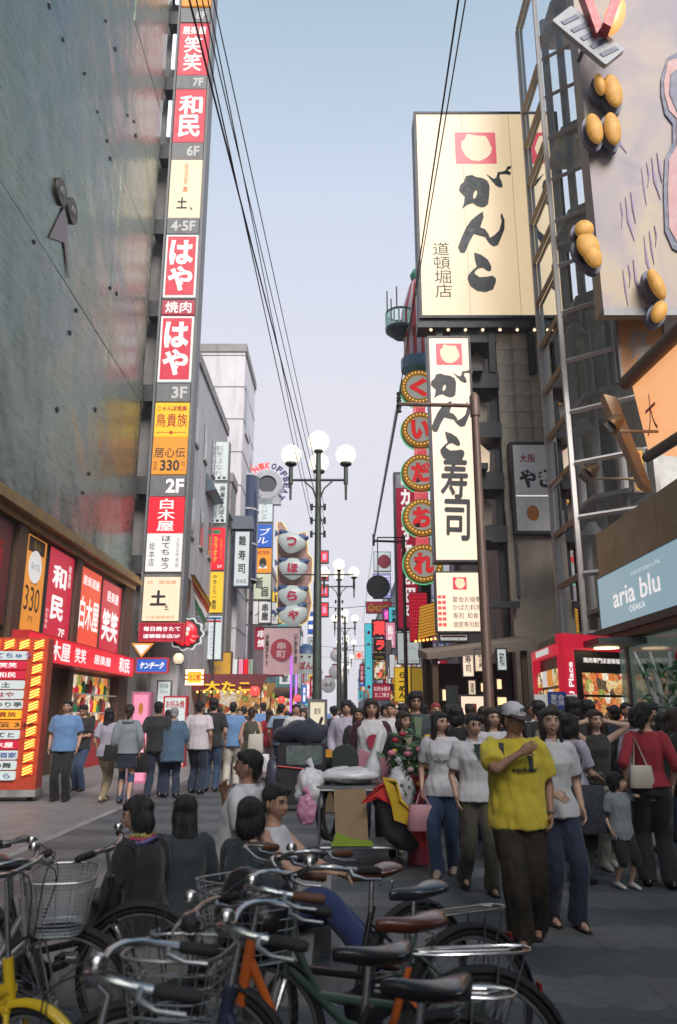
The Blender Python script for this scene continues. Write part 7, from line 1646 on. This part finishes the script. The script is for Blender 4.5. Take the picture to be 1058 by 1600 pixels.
for i in range(900):
    if len(spots) >= 85: break
    y = rc.uniform(17.5, 24) if i % 3 == 0 else rc.uniform(22, 60); x = rc.uniform(-4.6, 4.2)
    if y < 20 and (x < -1.0 or abs(x + .44) < .5): continue
    if x > 2.2 and y < 27: continue
    if abs(x) < .55 + .02 * y and y > 28 and i % 2: continue
    if any((x - a) ** 2 + (y - c) ** 2 < .42 for a, c in spots): continue
    if any((x - o.location.x) ** 2 + (y - o.location.y) ** 2 < .4 for o in PEOPLE): continue
    if any((x - a) ** 2 + (y - c) ** 2 < .35 for a, c in lamps): continue
    if 32 < y < 43 and x < -2.9: continue
    spots.append((x, y))
for i, (x, y) in enumerate(spots):
    o = copy_tree(protos[i % 12], cm); o.location = (x, y, 0); o.rotation_euler = (0, 0, rc.choice((0, pi)) + rc.uniform(-.5, .5)); s = o.scale.x * rc.uniform(.96, 1.05); o.scale = (s, s, s)

for i, (px, y, k) in enumerate(((706, 11.4, 1), (728, 10.6, 7), (786, 9.6, 6), (812, 8.9, 7), (848, 10.9, 1), (886, 11.6, 3), (902, 9.3, 1), (944, 9.9, 7), (968, 10.8, 6), (1022, 10.4, 1), (1042, 9.4, 7), (664, 13.2, 6), (632, 14.2, 1), (570, 15.2, 7), (552, 16.2, 6), (500, 17.6, 1), (488, 18.6, 3))):
    o = copy_tree(protos[k], cm); q = at(px, 1180, y); o.location = (q.x, y, 0); o.rotation_euler = (0, 0, rc.choice((0, pi, pi)) + rc.uniform(-.6, .6)); s = o.scale.x * rc.uniform(.93, 1.0); o.scale = (s, s, s)
    o['group'] = 'dark-clad people packed behind the front walkers'; o['label'] = 'figure in %s top packed into the crowd behind the front walkers' % ['white', 'charcoal', 'pale lilac', 'tan', 'sky blue', 'pale pink', 'navy', 'black', 'deep red', 'olive', 'cream', 'pale blue'][k]
# ================================================================== cart, sacks, bouquet, placard
PLAST = mat('thin_white_plastic', (.62, .63, .65), .32, var=.08, scale=10, bump=.5, bscale=18, coat=.2)
CARD = mat('cardboard', (.30, .21, .12), .8, var=.12, scale=8, grime=.2)
CHROME = mat('chrome', (.46, .46, .47), .24, 1.0, var=.1)
ALU = mat('dull_aluminium', (.32, .33, .34), .38, .9, var=.12)
RUBBER = mat('rubber', (.014, .014, .015), .75, var=.25, bump=.2)
def crumple(o, amp=.03, fr_q=7, sd=0):
    me = o.data; me.update()
    for v in me.vertices:
        v.co += v.normal * (amp * (noise.noise(v.co * fr_q + Vector((sd, 0, 0))) + .6 * abs(noise.noise(v.co * fr_q * 2.3 + Vector((0, sd, 0))))))
def sack(label, loc, r, m_, sd, cat='sack', name='plastic_bag', M=None, amp=.30, knot=True):
    o = thing(name, label, cat, loc)
    b_ = MB().ball((0, 0, r[2]), r, 30, 20, M=M, fn=lambda p: Vector((p.x, p.y, max(p.z, -r[2] * .92)))).build('bag', m_, o, smooth=True, ang=0)
    crumple(b_, amp * min(r), 3.2 / max(r), sd); crumple(b_, amp * .45 * min(r), 9 / max(r), sd + 7)
    if knot: MB().tube([(0, 0, r[2] * 1.85), (.02, 0, r[2] * 2.1), (-.03, .01, r[2] * 2.4)], [.035, .02, .045], 8).build('knot', m_, o, smooth=True)
    return o
Yc = 8.75
ct = thing('hand_cart', 'small metal hand cart loaded with cardboard and plastic bags', 'cart', (.20, Yc, 0))
cw, cd = .40, .28
mb = MB(); frame(mb, -cw, cw, -cd, -cd + .03, .22, .25, .0149); mb = MB()
for z in (.20, .76):
    mb.tube([(-cw, -cd, z), (cw, -cd, z), (cw, cd, z), (-cw, cd, z)], .016, 8, closed=True)
mb.build('frame', ALU, ct, smooth=True)
for sx_ in (-1, 1):
    for sy in (-1, 1):
        MB().tube([(sx_ * cw, sy * cd, .12), (sx_ * cw, sy * cd, .80)], .014, 8).build('upright', ALU, ct)
        wM = Matrix.Translation((sx_ * cw, sy * cd, .06))
        w_ = MB(); w_.tube([(.045 * cos(2 * pi * k / 14), .0, .045 * sin(2 * pi * k / 14)) for k in range(14)], .015, 8, closed=True, M=wM); w_.disc((0, 0), .036, -.01, .01, 14, M=wM); w_.build('wheel', RUBBER, ct, smooth=True)
MB().box(-cw, cw, -cd, cd, .205, .222).build('lower_deck', ALU, ct); MB().box(-cw - .03, cw + .03, -cd - .02, cd + .02, .772, .80).build('top_tray', ALU, ct)
cb = thing('cardboard_sheet', 'tall brown cardboard sheet standing in the hand cart', 'cardboard', (.14, Yc - .30, .225))
MB().box(-.19, .19, -.02, .01, 0, .62, M=Matrix.Rotation(-.04, 4, 'Y') @ Matrix.Scale(.88, 4)).build('sheet', CARD, cb); MB().prism([(-.22, 0), (.22, 0), (.20, .05), (.0, .07), (-.16, .13)], -.035, -.022).build('green_strip', mat('lime_print', (.22, .34, .03), .6), cb)
for k in range(2):
    b0 = thing('loose_tyre', ['black bicycle tyre wedged upright in the hand cart', 'second bicycle tyre leaning inside the hand cart'][k], 'hoop', (-.06 - .06 * k, Yc - .18 + .10 * k, .53)); mb = MB(); mb.tube([(.10 * cos(2 * pi * j / 24), 0, .27 * sin(2 * pi * j / 24)) for j in range(24)], .022, 8, closed=True); mb.build('tread', RUBBER, b0, smooth=True)  # the hoops are loose bicycle tyres stuck in the cart
sack('bulging white plastic bag draped over the left end of the cart', (-.30, Yc - .10, .52), (.15, .20, .22), PLAST, 1)
sack('wide white plastic bag with faint green print on the cart top', (.12, Yc - .02, .795), (.32, .24, .085), PLAST, 5, knot=False)
sack('white plastic bag hanging down the right end of the cart', (.66, Yc - .05, .42), (.15, .18, .27), PLAST, 9)
o = thing('plastic_bag', 'thin white bag standing up like a horn above the cart', 'bag', (.36, Yc, .92)); b_ = MB().tube([(0, 0, -.06), (.02, 0, .1), (.06, 0, .26), (.09, 0, .38), (.10, 0, .43)], [.11, .075, .045, .035, .012], 14).build('bag', PLAST, o, smooth=True, ang=0); crumple(b_, .012, 14, 3)
sack('small pink plastic bag hanging from the cart beside the reclining person', (-.33, Yc - .34, .42), (.10, .05, .15), mat('pink_plastic', (.52, .24, .36), .35, bump=.4, bscale=20), 4)
# red and black jacket, yellow cloth
JK = mat('black_nylon', (.014, .014, .017), .55, var=.2); JR = mat('red_nylon', (.55, .03, .035), .5, var=.1)
jk = thing('padded_jacket', 'red and black padded jacket hanging off the cart\'s right side', 'jacket', (.60, Yc - .34, .20))
def drape(poly, y, th, m_, nm, par, amp=.02):
    mb = MB(); mb.prism(poly, y - th, y + th); o = mb.build(nm, m_, par, smooth=True, ang=50)
    bv = o.modifiers.new('b', 'BEVEL'); bv.width = th * .8; bv.segments = 3; return o
drape([(-.28, .50), (-.20, .34), (-.16, .12), (.0, .0), (.16, -.03), (.24, .06), (.20, .22), (.06, .36), (-.04, .50), (-.16, .56)], 0, .07, JK, 'black_body', jk)
drape([(-.30, .48), (-.20, .60), (-.07, .64), (-.02, .50), (.10, .40), (.22, .36), (.27, .22), (.25, .06), (.14, .20), (.02, .32), (-.10, .46), (-.20, .50)], -.05, .06, JR, 'red_panel', jk)
yc = thing('yellow_cloth', 'crumpled yellow cloth strip hanging over the red jacket', 'cloth', (.60, Yc - .44, .55)); b_ = drape([(-.12, .32), (-.02, .30), (.03, .12), (.18, -.02), (.10, -.08), (-.02, -.04), (-.07, .10)], 0, .04, mat('yellow_cloth_mat', (.55, .36, .02), .75, var=.15), 'cloth', yc)
o = thing('suit_cover', 'dark green folded garment standing on the rear of the cart', 'garment', (.06, Yc + .16, .805)); drape([(-.15, 0), (.16, 0), (.16, .30), (.08, .40), (-.08, .38), (-.15, .28)], 0, .05, mat('dark_green_cloth', (.022, .032, .028), .8), 'cloth', o)
MB().box(-.20, -.13, -.06, .04, .26, .34).build('orange_tab', mat('orange_tab', (.6, .28, .02), .6), o)
o = thing('pink_card', 'pale pink card panel leaning behind the cart top', 'card', (.35, Yc + .22, .805)); drape([(-.14, 0), (.2, 0), (.24, .24), (-.12, .34)], 0, .008, mat('pink_card', (.48, .22, .26), .7), 'panel', o)
# bouquet
fb = thing('flower_bouquet', 'big bouquet of pink, yellow and red flowers by the black-jacketed woman', 'bouquet', (.84, 8.75, .66))
fb.scale = (1.2, 1.2, 1.05)
mb = MB(); rb = random.Random(4)
for k in range(220):
    c = Vector((rb.gauss(0, .13), rb.gauss(0, .10), .32 + rb.gauss(0, .14))); u_ = Vector((rb.uniform(-1, 1), rb.uniform(-1, 1), rb.uniform(-.6, 1))).normalized() * .07; w_ = u_.orthogonal().normalized() * .02
    mb.add([c - u_, c + w_, c + u_, c - w_], [(0, 1, 2, 3)])
mb.build('leaves', mat('bouquet_green', (.035, .09, .03), .6, var=.3), fb)
fcol = [mat('bloom_pink', (.55, .18, .24), .6), mat('bloom_red', (.35, .02, .04), .6), mat('bloom_yellow', (.55, .35, .02), .6), mat('bloom_pale', (.58, .40, .40), .6)]
for k in range(26):
    c = Vector((rb.gauss(0, .15), -abs(rb.gauss(.06, .06)), .34 + rb.gauss(0, .16))); r_ = rb.uniform(.028, .042)
    MB().ball(c, (r_, r_, r_ * .8), 10, 7, fn=lambda p: p * (1 + .22 * sin(5 * math.atan2(p.y, p.x)) * .5)).build('bloom', fcol[k % 4], fb, smooth=True)
MB().rings([(0, 0, -.62, .10, .10), (0, 0, -.3, .08, .08), (0, 0, .0, .06, .06), (0, 0, .22, .16, .14)], 14).build('wrapper', mat('wrapper_red', (.28, .03, .05), .5), fb, smooth=True)
# black covered trolley by the lamp
tk = thing('covered_trolley', 'large black covered trolley with grey clear panel and folded hood', 'trolley', (-.60, 13.5, 0))
bd = MB().rbox(-.40, .40, -.28, .28, .10, 1.06, .06).build('body', mat('black_tarpaulin', (.014, .015, .02), .5, var=.3, bump=.3, bscale=12), tk, smooth=True)
MB().rbox(-.26, .34, -.295, -.283, .72, 1.02, .04).build('clear_panel', mat('murky_plastic', (.10, .13, .13), .25, var=.3), tk)
hd_ = MB().ball((0, 0, 1.20), (.46, .32, .20), 26, 14).build('folded_hood', C_['navy'], tk, smooth=True, ang=0); crumple(hd_, .09, 5, 2); crumple(hd_, .03, 14, 9)
b_ = MB().ball((.42, -.05, .92), (.20, .22, .30), 22, 14).build('side_sack', mat('grey_green_sack', (.05, .07, .075), .6, var=.2), tk, smooth=True, ang=0); crumple(b_, .03, 7, 6)
b_ = MB().ball((-.46, -.05, .48), (.16, .20, .36), 22, 14).build('side_sack', mat('dull_blue_sack', (.05, .055, .085), .4, var=.3), tk, smooth=True, ang=0); crumple(b_, .03, 7, 8)
MB().tube([(-.40, -.30, .70), (0, -.30, .66), (.42, -.30, .58)], .012, 6).build('red_cord', REDP, tk)
for sx_ in (-1, 1):
    for sy in (-.2, .2):
        w_ = MB(); M = Matrix.Translation((.34 * sx_, sy, .07)); w_.tube([(.05 * cos(2 * pi * k / 14), 0, .05 * sin(2 * pi * k / 14)) for k in range(14)], .02, 8, closed=True, M=M); w_.disc((0, 0), .04, -.012, .012, 12, M=M); w_.build('wheel', RUBBER, tk, smooth=True)
bx = thing('cardboard_box', 'small open cardboard box beside the covered trolley', 'box', (-.12, 13.3, 0))
mb = MB(); mb.box(-.15, .15, -.12, .12, 0, .02); mb.box(-.15, .15, -.12, -.105, .021, .42); mb.box(-.15, .15, .105, .12, .021, .42); mb.box(-.15, -.135, -.104, .104, .021, .42); mb.box(.135, .15, -.104, .104, .021, .42); mb.build('carton', CARD, bx); MB().add([(-.15, -.12, .421), (.15, -.12, .421), (.15, -.22, .36), (-.15, -.22, .36)], [(0, 1, 2, 3)]).build('flap', CARD, bx)
# placard
q = at(869, 1098, 11.8)
pc = thing('placard', 'white placard with dark blue panel held above the crowd', 'placard', (q.x, 11.8, 1.0))
hz = q.z - 1.0
MB().box(-.32, .32, 0, .02, hz - .22, hz + .12).build('board', WHITEP, pc); MB().box(-.12, .16, -.012, -.002, hz - .10, hz + .16).build('blue_panel', mat('placard_blue', (.015, .04, .22), .5), pc)
txt(pc, '宴会\n空席', .02, hz + .04, .2, .16, WHITEP, y=-.02); MB().tube([(0, .03, 0), (0, .03, hz)], .015, 8).build('stick', BROWN, pc)

# ================================================================== bicycles
BS = .92
def bike(label, pos, heading, paint, saddle, basket=None, rack=False, steer=0.0, bars='swept', lean=.06, small=False, guard=True, bagm=None, plate=None):
    root = thing('bicycle', label, 'bicycle', (pos[0], pos[1], 0), math.atan2(heading[1], heading[0]))
    root.rotation_euler = (lean, 0, math.atan2(heading[1], heading[0]))
    root.scale = (BS, BS, BS)
    R = .25 if small else .33
    rh, fh = Vector((-.48 if not small else -.42, 0, R)), Vector((.60 if not small else .50, 0, R))
    bb = Vector((-.06, 0, .28)); st = Vector((-.17, 0, .62)); hb = Vector((.455, 0, .62)); ht = Vector((.42, 0, .80)); sp = Vector((-.20, 0, .80))
    if small: hb, ht = Vector((.40, 0, .52)), Vector((.375, 0, .66))
    SM = Matrix.Translation(hb) @ Matrix.Rotation(steer, 4, 'Z') @ Matrix.Translation(-hb)
    mb = MB()
    mid_ = hb.lerp(bb, .55) - Vector((0, 0, .06))
    mb.tube([ht - Vector((0, 0, .06)), hb.lerp(bb, .3) + Vector((0, 0, -.02)), bb.lerp(st, .35)] if not small else [hb + Vector((0, 0, .05)), bb + Vector((0, 0, .10))], .019 if not small else .030, 12)
    mb.tube([hb + Vector((0, 0, .02)), mid_, bb], .019, 12)
    mb.tube([bb, st, sp - Vector((0, 0, .10))], .017, 12); mb.tube([hb - Vector((0, 0, .03)), ht + Vector((-.005, 0, .02))], .023, 12)
    for s_ in (-1, 1):
        o_ = Vector((0, .055 * s_, 0)); mb.tube([bb + o_ * .5, bb.lerp(rh, .3) + o_, rh + o_], .011, 8); mb.tube([st + o_ * .3, st.lerp(rh, .2) + o_, rh + o_], .008, 8)
    mb.build('frame', paint, root, smooth=True)
    fk = MB()
    for s_ in (-1, 1): fk.tube([hb + Vector((.005, .03 * s_, -.03)), hb.lerp(fh, .25) + Vector((0, .052 * s_, 0)), hb.lerp(fh, .7) + Vector((-.01, .055 * s_, 0)), fh + Vector((0, .055 * s_, 0))], [.013, .012, .010, .008], 8, M=SM)
    fk.tube([hb + Vector((.005, -.045, -.03)), hb + Vector((.005, .045, -.03))], .014, 8, M=SM); fk.build('fork', paint if small else CHROME, root, smooth=True)
    for hub, M in ((rh, Matrix()), (fh, SM)):
        n = 40; ty = MB(); ty.tube([hub + Vector((R * cos(2 * pi * k / n), 0, R * sin(2 * pi * k / n))) for k in range(n)], .019, 10, closed=True, M=M); t_ = ty.build('tyre', RUBBER, root, smooth=True)
        rm = MB(); rm.tube([hub + Vector(((R - .025) * cos(2 * pi * k / n), 0, (R - .025) * sin(2 * pi * k / n))) for k in range(n)], [(.011, .008)] * n, 6, closed=True, M=M); rm.build('rim', ALU, t_, smooth=True)
        sk = MB()
        for k in range(28):
            a = 2 * pi * k / 28; s_ = 1 if k % 2 else -1; a2 = a + s_ * .9 * (1 if k % 4 < 2 else -1)
            sk.tube([hub + Vector((.022 * cos(a2), .028 * s_, .022 * sin(a2))), hub + Vector(((R - .028) * cos(a), 0, (R - .028) * sin(a)))], .0013, 3, cap=False, M=M)
        sk.build('spokes', ALU, t_); hu = MB(); hu.tube([hub + Vector((0, -.05, 0)), hub + Vector((0, -.03, 0)), hub + Vector((0, -.028, 0)), hub + Vector((0, .028, 0)), hub + Vector((0, .03, 0)), hub + Vector((0, .05, 0))], [.012, .013, .022, .022, .013, .012], 12, M=M); hu.build('hub', ALU, t_, smooth=True)
        if guard:
            a0, a1 = (radians(10), radians(165)) if hub is rh else (radians(30), radians(175))
            if hub is rh: a0, a1 = radians(15), radians(200)
            else: a0, a1 = radians(20), radians(150)
            vv = []; N = 22
            for k in range(N + 1):
                a = a0 + (a1 - a0) * k / N
                if hub is rh: a = pi - a + radians(10)
                for (dy, dr) in ((-.030, -.012), (-.018, .004), (0, .010), (.018, .004), (.030, -.012)): rr_ = R + .030 + dr; vv.append(M @ (hub + Vector((rr_ * cos(a), dy, rr_ * sin(a)))))
            ff = [(5 * i + j, 5 * i + j + 1, 5 * i + j + 6, 5 * i + j + 5) for i in range(N) for j in range(4)]
            go = MB().add(vv, ff).build('mudguard', paint if small else (RUBBER if plate == 'black' else ALU), root, smooth=True); so = go.modifiers.new('s', 'SOLIDIFY'); so.thickness = .002
    # handlebar
    stem_top = Vector((.395, 0, .96)) if not small else Vector((.34, 0, 1.0))
    bm = MB(); bm.tube([ht, stem_top - Vector((0, 0, .02)), stem_top + Vector((.035, 0, .01))], [.012, .011, .014], 10, M=SM)
    for s_ in (-1, 1):
        if bars == 'swept': pts = [stem_top + Vector((.035, 0, .01)), stem_top + Vector((.045, .07 * s_, .02)), stem_top + Vector((.035, .16 * s_, .055)), stem_top + Vector((-.02, .235 * s_, .065)), stem_top + Vector((-.12, .265 * s_, .05)), stem_top + Vector((-.25, .275 * s_, .035))]
        else: pts = [stem_top + Vector((.035, 0, .01)), stem_top + Vector((.03, .12 * s_, .02)), stem_top + Vector((.0, .22 * s_, .025)), stem_top + Vector((-.04, .31 * s_, .02))]
        P_, _ = crom(pts, [0] * len(pts), 5); bm.tube(P_, .0115, 10, M=SM)
        gdir = (P_[-1] - P_[-4]).normalized(); g0 = P_[-1] - gdir * .10
        MB().tube([g0, g0 + gdir * .01, P_[-1] + gdir * .005, P_[-1] + gdir * .018], [.0125, .0175, .0175, .012], 12, M=SM).build('grip', RUBBER if saddle != 'tan' else mat('brown_grip', (.11, .045, .025), .6), root, smooth=True)
        lv = MB(); b0 = g0 - gdir * .03; fw = Vector((.8, 0, -.25)).cross(Vector((0, 0, 0))) if False else Vector((gdir.y * s_, 0, 0)); side_ = Vector((-gdir.y, gdir.x, 0)).normalized() * (-1 if (-gdir.y * s_) < 0 else 1)
        lv.tube([b0, b0 - Vector((0, 0, .02)) + side_ * .02, b0 + gdir * .05 - Vector((0, 0, .03)) + side_ * .045, b0 + gdir * .12 - Vector((0, 0, .028)) + side_ * .05], [.012, .009, .006, .006], 8, M=SM); lv.build('brake_lever', ALU, root, smooth=True)
        cb_ = MB(); cpts = [b0, b0 + Vector((.10, -.03 * s_, .03)), stem_top + Vector((.16, .04 * s_, -.02)), hb + Vector((.06, .02 * s_, .10))]; P2_, _ = crom(cpts, [0] * 4, 6); cb_.tube(P2_, .0028, 5, M=SM); cb_.build('brake_cable', BLACKP, root, smooth=True)
    bm.build('handlebar', CHROME, root, smooth=True)
    bl_ = MB(); bp_ = SM @ (stem_top + Vector((.01, .15, .085))); bl_.rings([(bp_.x, bp_.y, bp_.z - .015, .026, .026), (bp_.x, bp_.y, bp_.z, .027, .027), (bp_.x, bp_.y, bp_.z + .015, .018, .018), (bp_.x, bp_.y, bp_.z + .021, .004, .004)], 14); bl_.build('bell', CHROME, root, smooth=True)
    # saddle
    sm_ = {'tan': mat('brown_leather', (.105, .030, .016), .30, var=.15, coat=.35), 'navy': mat('navy_vinyl', (.020, .024, .034), .30, var=.15, coat=.3), 'black': mat('black_vinyl', (.014, .014, .016), .28, var=.15, coat=.3)}[saddle]
    prof = [(.150, .010, -.004), (.140, .018, .002), (.10, .024, .004), (.05, .030, .000), (.0, .050, .000), (-.04, .085, .006), (-.08, .110, .016), (-.115, .112, .022), (-.135, .08, .018)]
    vv = []; n = 16
    for (x, wd, zz_) in prof:
        for k in range(n):
            a = 2 * pi * k / n; zc = sin(a); hh = .022 if zc > 0 else .040
            vv.append(sp + Vector((x - .02, wd * cos(a), .055 + zz_ + zc * hh * (min(1, wd / .03) ** .5) * (1 - .25 * abs(cos(a)) ** 3))))
    ff = [(i * n + k, (i + 1) * n + k, (i + 1) * n + (k + 1) % n, i * n + (k + 1) % n) for i in range(len(prof) - 1) for k in range(n)] + [tuple(range(n)), tuple((len(prof) - 1) * n + k for k in range(n - 1, -1, -1))]
    so_ = MB().add(vv, ff).build('saddle', sm_, root, smooth=True, ang=0); sb = so_.modifiers.new('s', 'SUBSURF'); sb.levels = 1; sb.render_levels = 1
    MB().tube([sp - Vector((-.02, 0, .16)), sp + Vector((0, 0, .02))], .013, 10).build('seat_post', CHROME, root, smooth=True)
    for s_ in (-.05, .05):
        MB().tube([sp + Vector((-.10 + .02 * cos(a) * 1.0, s_ + .018 * cos(a), -.02 + .012 * a / 2)) for a in [k * .7 for k in range(9)]], .004, 5).build('saddle_spring', CHROME, root, smooth=True)
    # drive
    ck = MB(); ck.disc((bb.x, bb.z), .095, .045, .050, 28, r_in=.070); ck.disc((bb.x, bb.z), .03, .03, .055, 16)
    for k in range(5): a = 2 * pi * k / 5; ck.tube([bb + Vector((0, .047, 0)), bb + Vector((.085 * cos(a), .047, .085 * sin(a)))], .006, 5)
    for s_, a in ((1, .5), (-1, .5 + pi)): ck.tube([bb + Vector((0, .07 * s_, 0)), bb + Vector((.165 * cos(a), .08 * s_, .165 * sin(a)))], .010, 8)
    ck.build('crank', ALU, root)
    for s_, a in ((1, .5), (-1, .5 + pi)): MB().box(-.04, .04, -.04, .04, -.012, .012, M=Matrix.Translation(bb + Vector((.165 * cos(a), .13 * s_, .165 * sin(a))))).build('pedal', RUBBER, root)
    if not small:
        MB().prism([(bb.x + .10, bb.z - .06), (bb.x + .11, bb.z + .06), (bb.x, bb.z + .11), (rh.x, rh.z + .05), (rh.x - .05, rh.z), (rh.x, rh.z - .05), (bb.x, bb.z - .11)], .056, .066).build('chain_guard', paint if paint is not RUBBER else BLACKP, root)
    ks = MB()
    for s_ in (-1, 1): ks.tube([rh + Vector((0, .075 * s_, 0)), Vector((rh.x - .06, .11 * s_, .02)), Vector((rh.x - .02, .12 * s_, .008))], .009, 8)
    ks.tube([Vector((rh.x - .06, -.11, .02)), Vector((rh.x - .06, .11, .02))], .008, 8); ks.build('kickstand', CHROME, root, smooth=True)
    if rack:
        rk = MB(); zr = R * 2 + .09
        rk.tube([Vector((x, y, zr)) for x, y in ((-.22, -.03), (-.30, -.06), (-.62, -.07), (-.68, -.05), (-.70, 0), (-.68, .05), (-.62, .07), (-.30, .06), (-.22, .03))], .006, 8)
        rk.tube([Vector((x, y, zr + .004)) for x, y in ((-.24, -.02), (-.60, -.03), (-.64, 0), (-.60, .03), (-.24, .02))], .005, 8)
        for x in (-.35, -.5): rk.tube([(x, -.068, zr), (x, .068, zr)], .004, 6)
        for s_ in (-1, 1): rk.tube([(-.55, .07 * s_, zr), rh + Vector((-.01, .07 * s_, .02))], .005, 6); rk.tube([(-.66, .06 * s_, zr), rh + Vector((-.01, .07 * s_, .02))], .005, 6)
        rk.build('rear_rack', CHROME, root, smooth=True)
        MB().box(-.73, -.718, -.02, .02, R * 2 - .07, R * 2 - .03).build('reflector', mat('red_reflector', (.2, .01, .01), .2), root)
    if basket:
        bk_ = MB(); bx0, bz0, bz1 = .45, .68, .92
        def ringp(z, f):
            a, b_ = .115 + .045 * f, .155 + .045 * f; cx = bx0 + .14
            pw = .5
            return [Vector((cx + a * math.copysign(abs(cos(t)) ** pw, cos(t)), b_ * math.copysign(abs(sin(t)) ** pw, sin(t)), z)) for t in [2 * pi * k / 36 for k in range(36)]]
        wr_ = .0022 if basket == 'wire' else .0016
        levels = 6 if basket == 'wire' else 14
        r0, r1 = ringp(bz0, 0), ringp(bz1, 1)
        bk_.tube(r1, .0055, 6, closed=True, M=SM)
        for j in range(levels): f = j / levels; bk_.tube(ringp(bz0 + (bz1 - bz0) * f, f), wr_, 4, closed=True, M=SM)
        for k in range(0, 36, 2 if basket == 'wire' else 1): bk_.tube([r0[k], r1[k]], wr_, 4, cap=False, M=SM)
        for k in range(-8, 9, 2 if basket == 'wire' else 1):
            k2 = (18 - k) % 36; bk_.tube([r0[k % 36], r0[k2]], wr_, 4, cap=False, M=SM)
        for s_ in (-.06, .06): bk_.tube([Vector((bx0 + .05, s_, bz0)), fh + Vector((0, s_, .0))], .005, 6, M=SM)
        bk_.build('basket', mat('basket_wire_grey', (.34, .36, .36), .4, .7, var=.2), root)
        if plate == 'white': MB().box(bx0 + .05, bx0 + .25, -.06, .06, bz0 - .02, bz0 - .004, M=SM).build('basket_base', PLAST, root)
        if bagm:
            o_ = MB().ball((bx0 + .14, 0, bz0 + .17), (.15, .18, .17), 24, 16, M=SM).build('stuffed_bag', bagm, root, smooth=True, ang=0); crumple(o_, .03, 10, 3)
    lm = MB(); lp = fh + Vector((.02, .085, R * .55)); lm.tube([SM @ lp, SM @ (lp + Vector((.05, 0, 0))), SM @ (lp + Vector((.055, 0, 0)))], [.018, .030, .026], 12); lm.build('headlight', ALU, root, smooth=True)
    return root
def by_saddle(px, py, hd_): n = Vector((hd_[0], hd_[1])).normalized(); q = gnd(px, py, .79); return (q.x + .2 * BS * n.x, q.y + .2 * BS * n.y)
PB = mat('black_frame', (.016, .017, .02), .3, var=.1, coat=.4); PO = mat('orange_frame', (.55, .12, .02), .3, var=.1, coat=.4); PS = mat('silver_frame', (.42, .43, .45), .3, .7, var=.1); PY = mat('yellow_frame', (.55, .38, .012), .32, var=.1, coat=.4); PN = mat('navy_frame', (.02, .03, .07), .3, var=.1, coat=.4); PG = mat('dull_green_frame', (.06, .10, .08), .35, var=.1, coat=.3)
BAGM = mat('black_bin_liner', (.012, .012, .014), .35, var=.2, bump=.5, bscale=25)
H1 = (-.80, -.58); bike('bicycle with tan leather saddle, chrome swept bars and empty wire basket', by_saddle(590, 1365, H1), H1, PB, 'tan', 'wire', steer=.15, plate='black')
H2 = (-.88, -.42); bike('bicycle with navy saddle, chrome rear rack and a black bag stuffed in its basket', by_saddle(655, 1395, H2), H2, PG, 'navy', 'wire', True, steer=.1, bagm=BAGM, plate='black')
H3 = (-.95, -.10); bike('orange-framed bicycle with brown leather saddle and swept bars', by_saddle(640, 1445, H3), H3, PO, 'tan', None, True, steer=-.1, plate='black')
H4 = (-.97, .10); bike('black bicycle with flat bars and glossy saddle next to the orange frame', by_saddle(575, 1495, H4), H4, PB, 'black', None, True, bars='flat', plate='black')
H5 = (-.90, .22); bike('navy bicycle with black saddle and a big open wire basket with pale base', by_saddle(655, 1550, H5), H5, PN, 'black', 'wire', False, steer=.12, plate='white')
H6 = (-.93, .16); bike('black bicycle with steel mudguards in front of the navy one', by_saddle(500, 1655, H6), H6, PB, 'black', None, True, steer=.25, lean=.09)
HL = Vector((.85, .25)).normalized(); hp = Vector((-1.34, 3.75)); bike('silver bicycle with oval mesh basket facing the seated women', tuple(hp - HL * .44), tuple(HL), PS, 'black', 'mesh', True, steer=-.1, plate='black')
HL = Vector((.88, -.30)).normalized(); hp = Vector((-1.20, 3.30)); bike('yellow small-wheeled folding bicycle with chrome stem', tuple(hp - HL * .40), tuple(HL), PY, 'black', None, False, bars='flat', small=True)
HL = Vector((.9, -.22)).normalized(); hp = Vector((-1.06, 4.16)); bike('black bicycle with dark grips parked right behind the scarf-wearing woman', tuple(hp - HL * .44), tuple(HL), PB, 'black', None, False, steer=.2, bars='flat', plate='black')
# ================================================================== evening haze
hz_ = MB().box(-60, 60, -70, 260, -1.0, 45).build('haze', [])
hz_['kind'] = 'stuff'
hmz = bpy.data.materials.new('haze_air'); hmz.use_nodes = True
t = hmz.node_tree; t.nodes.clear(); ho_ = t.nodes.new('ShaderNodeOutputMaterial'); pv = t.nodes.new('ShaderNodeVolumePrincipled')
pv.inputs['Color'].default_value = (.85, .84, .92, 1); pv.inputs['Density'].default_value = .0011; pv.inputs['Anisotropy'].default_value = .0
t.links.new(pv.outputs[0], ho_.inputs['Volume']); hz_.data.materials.append(hmz)
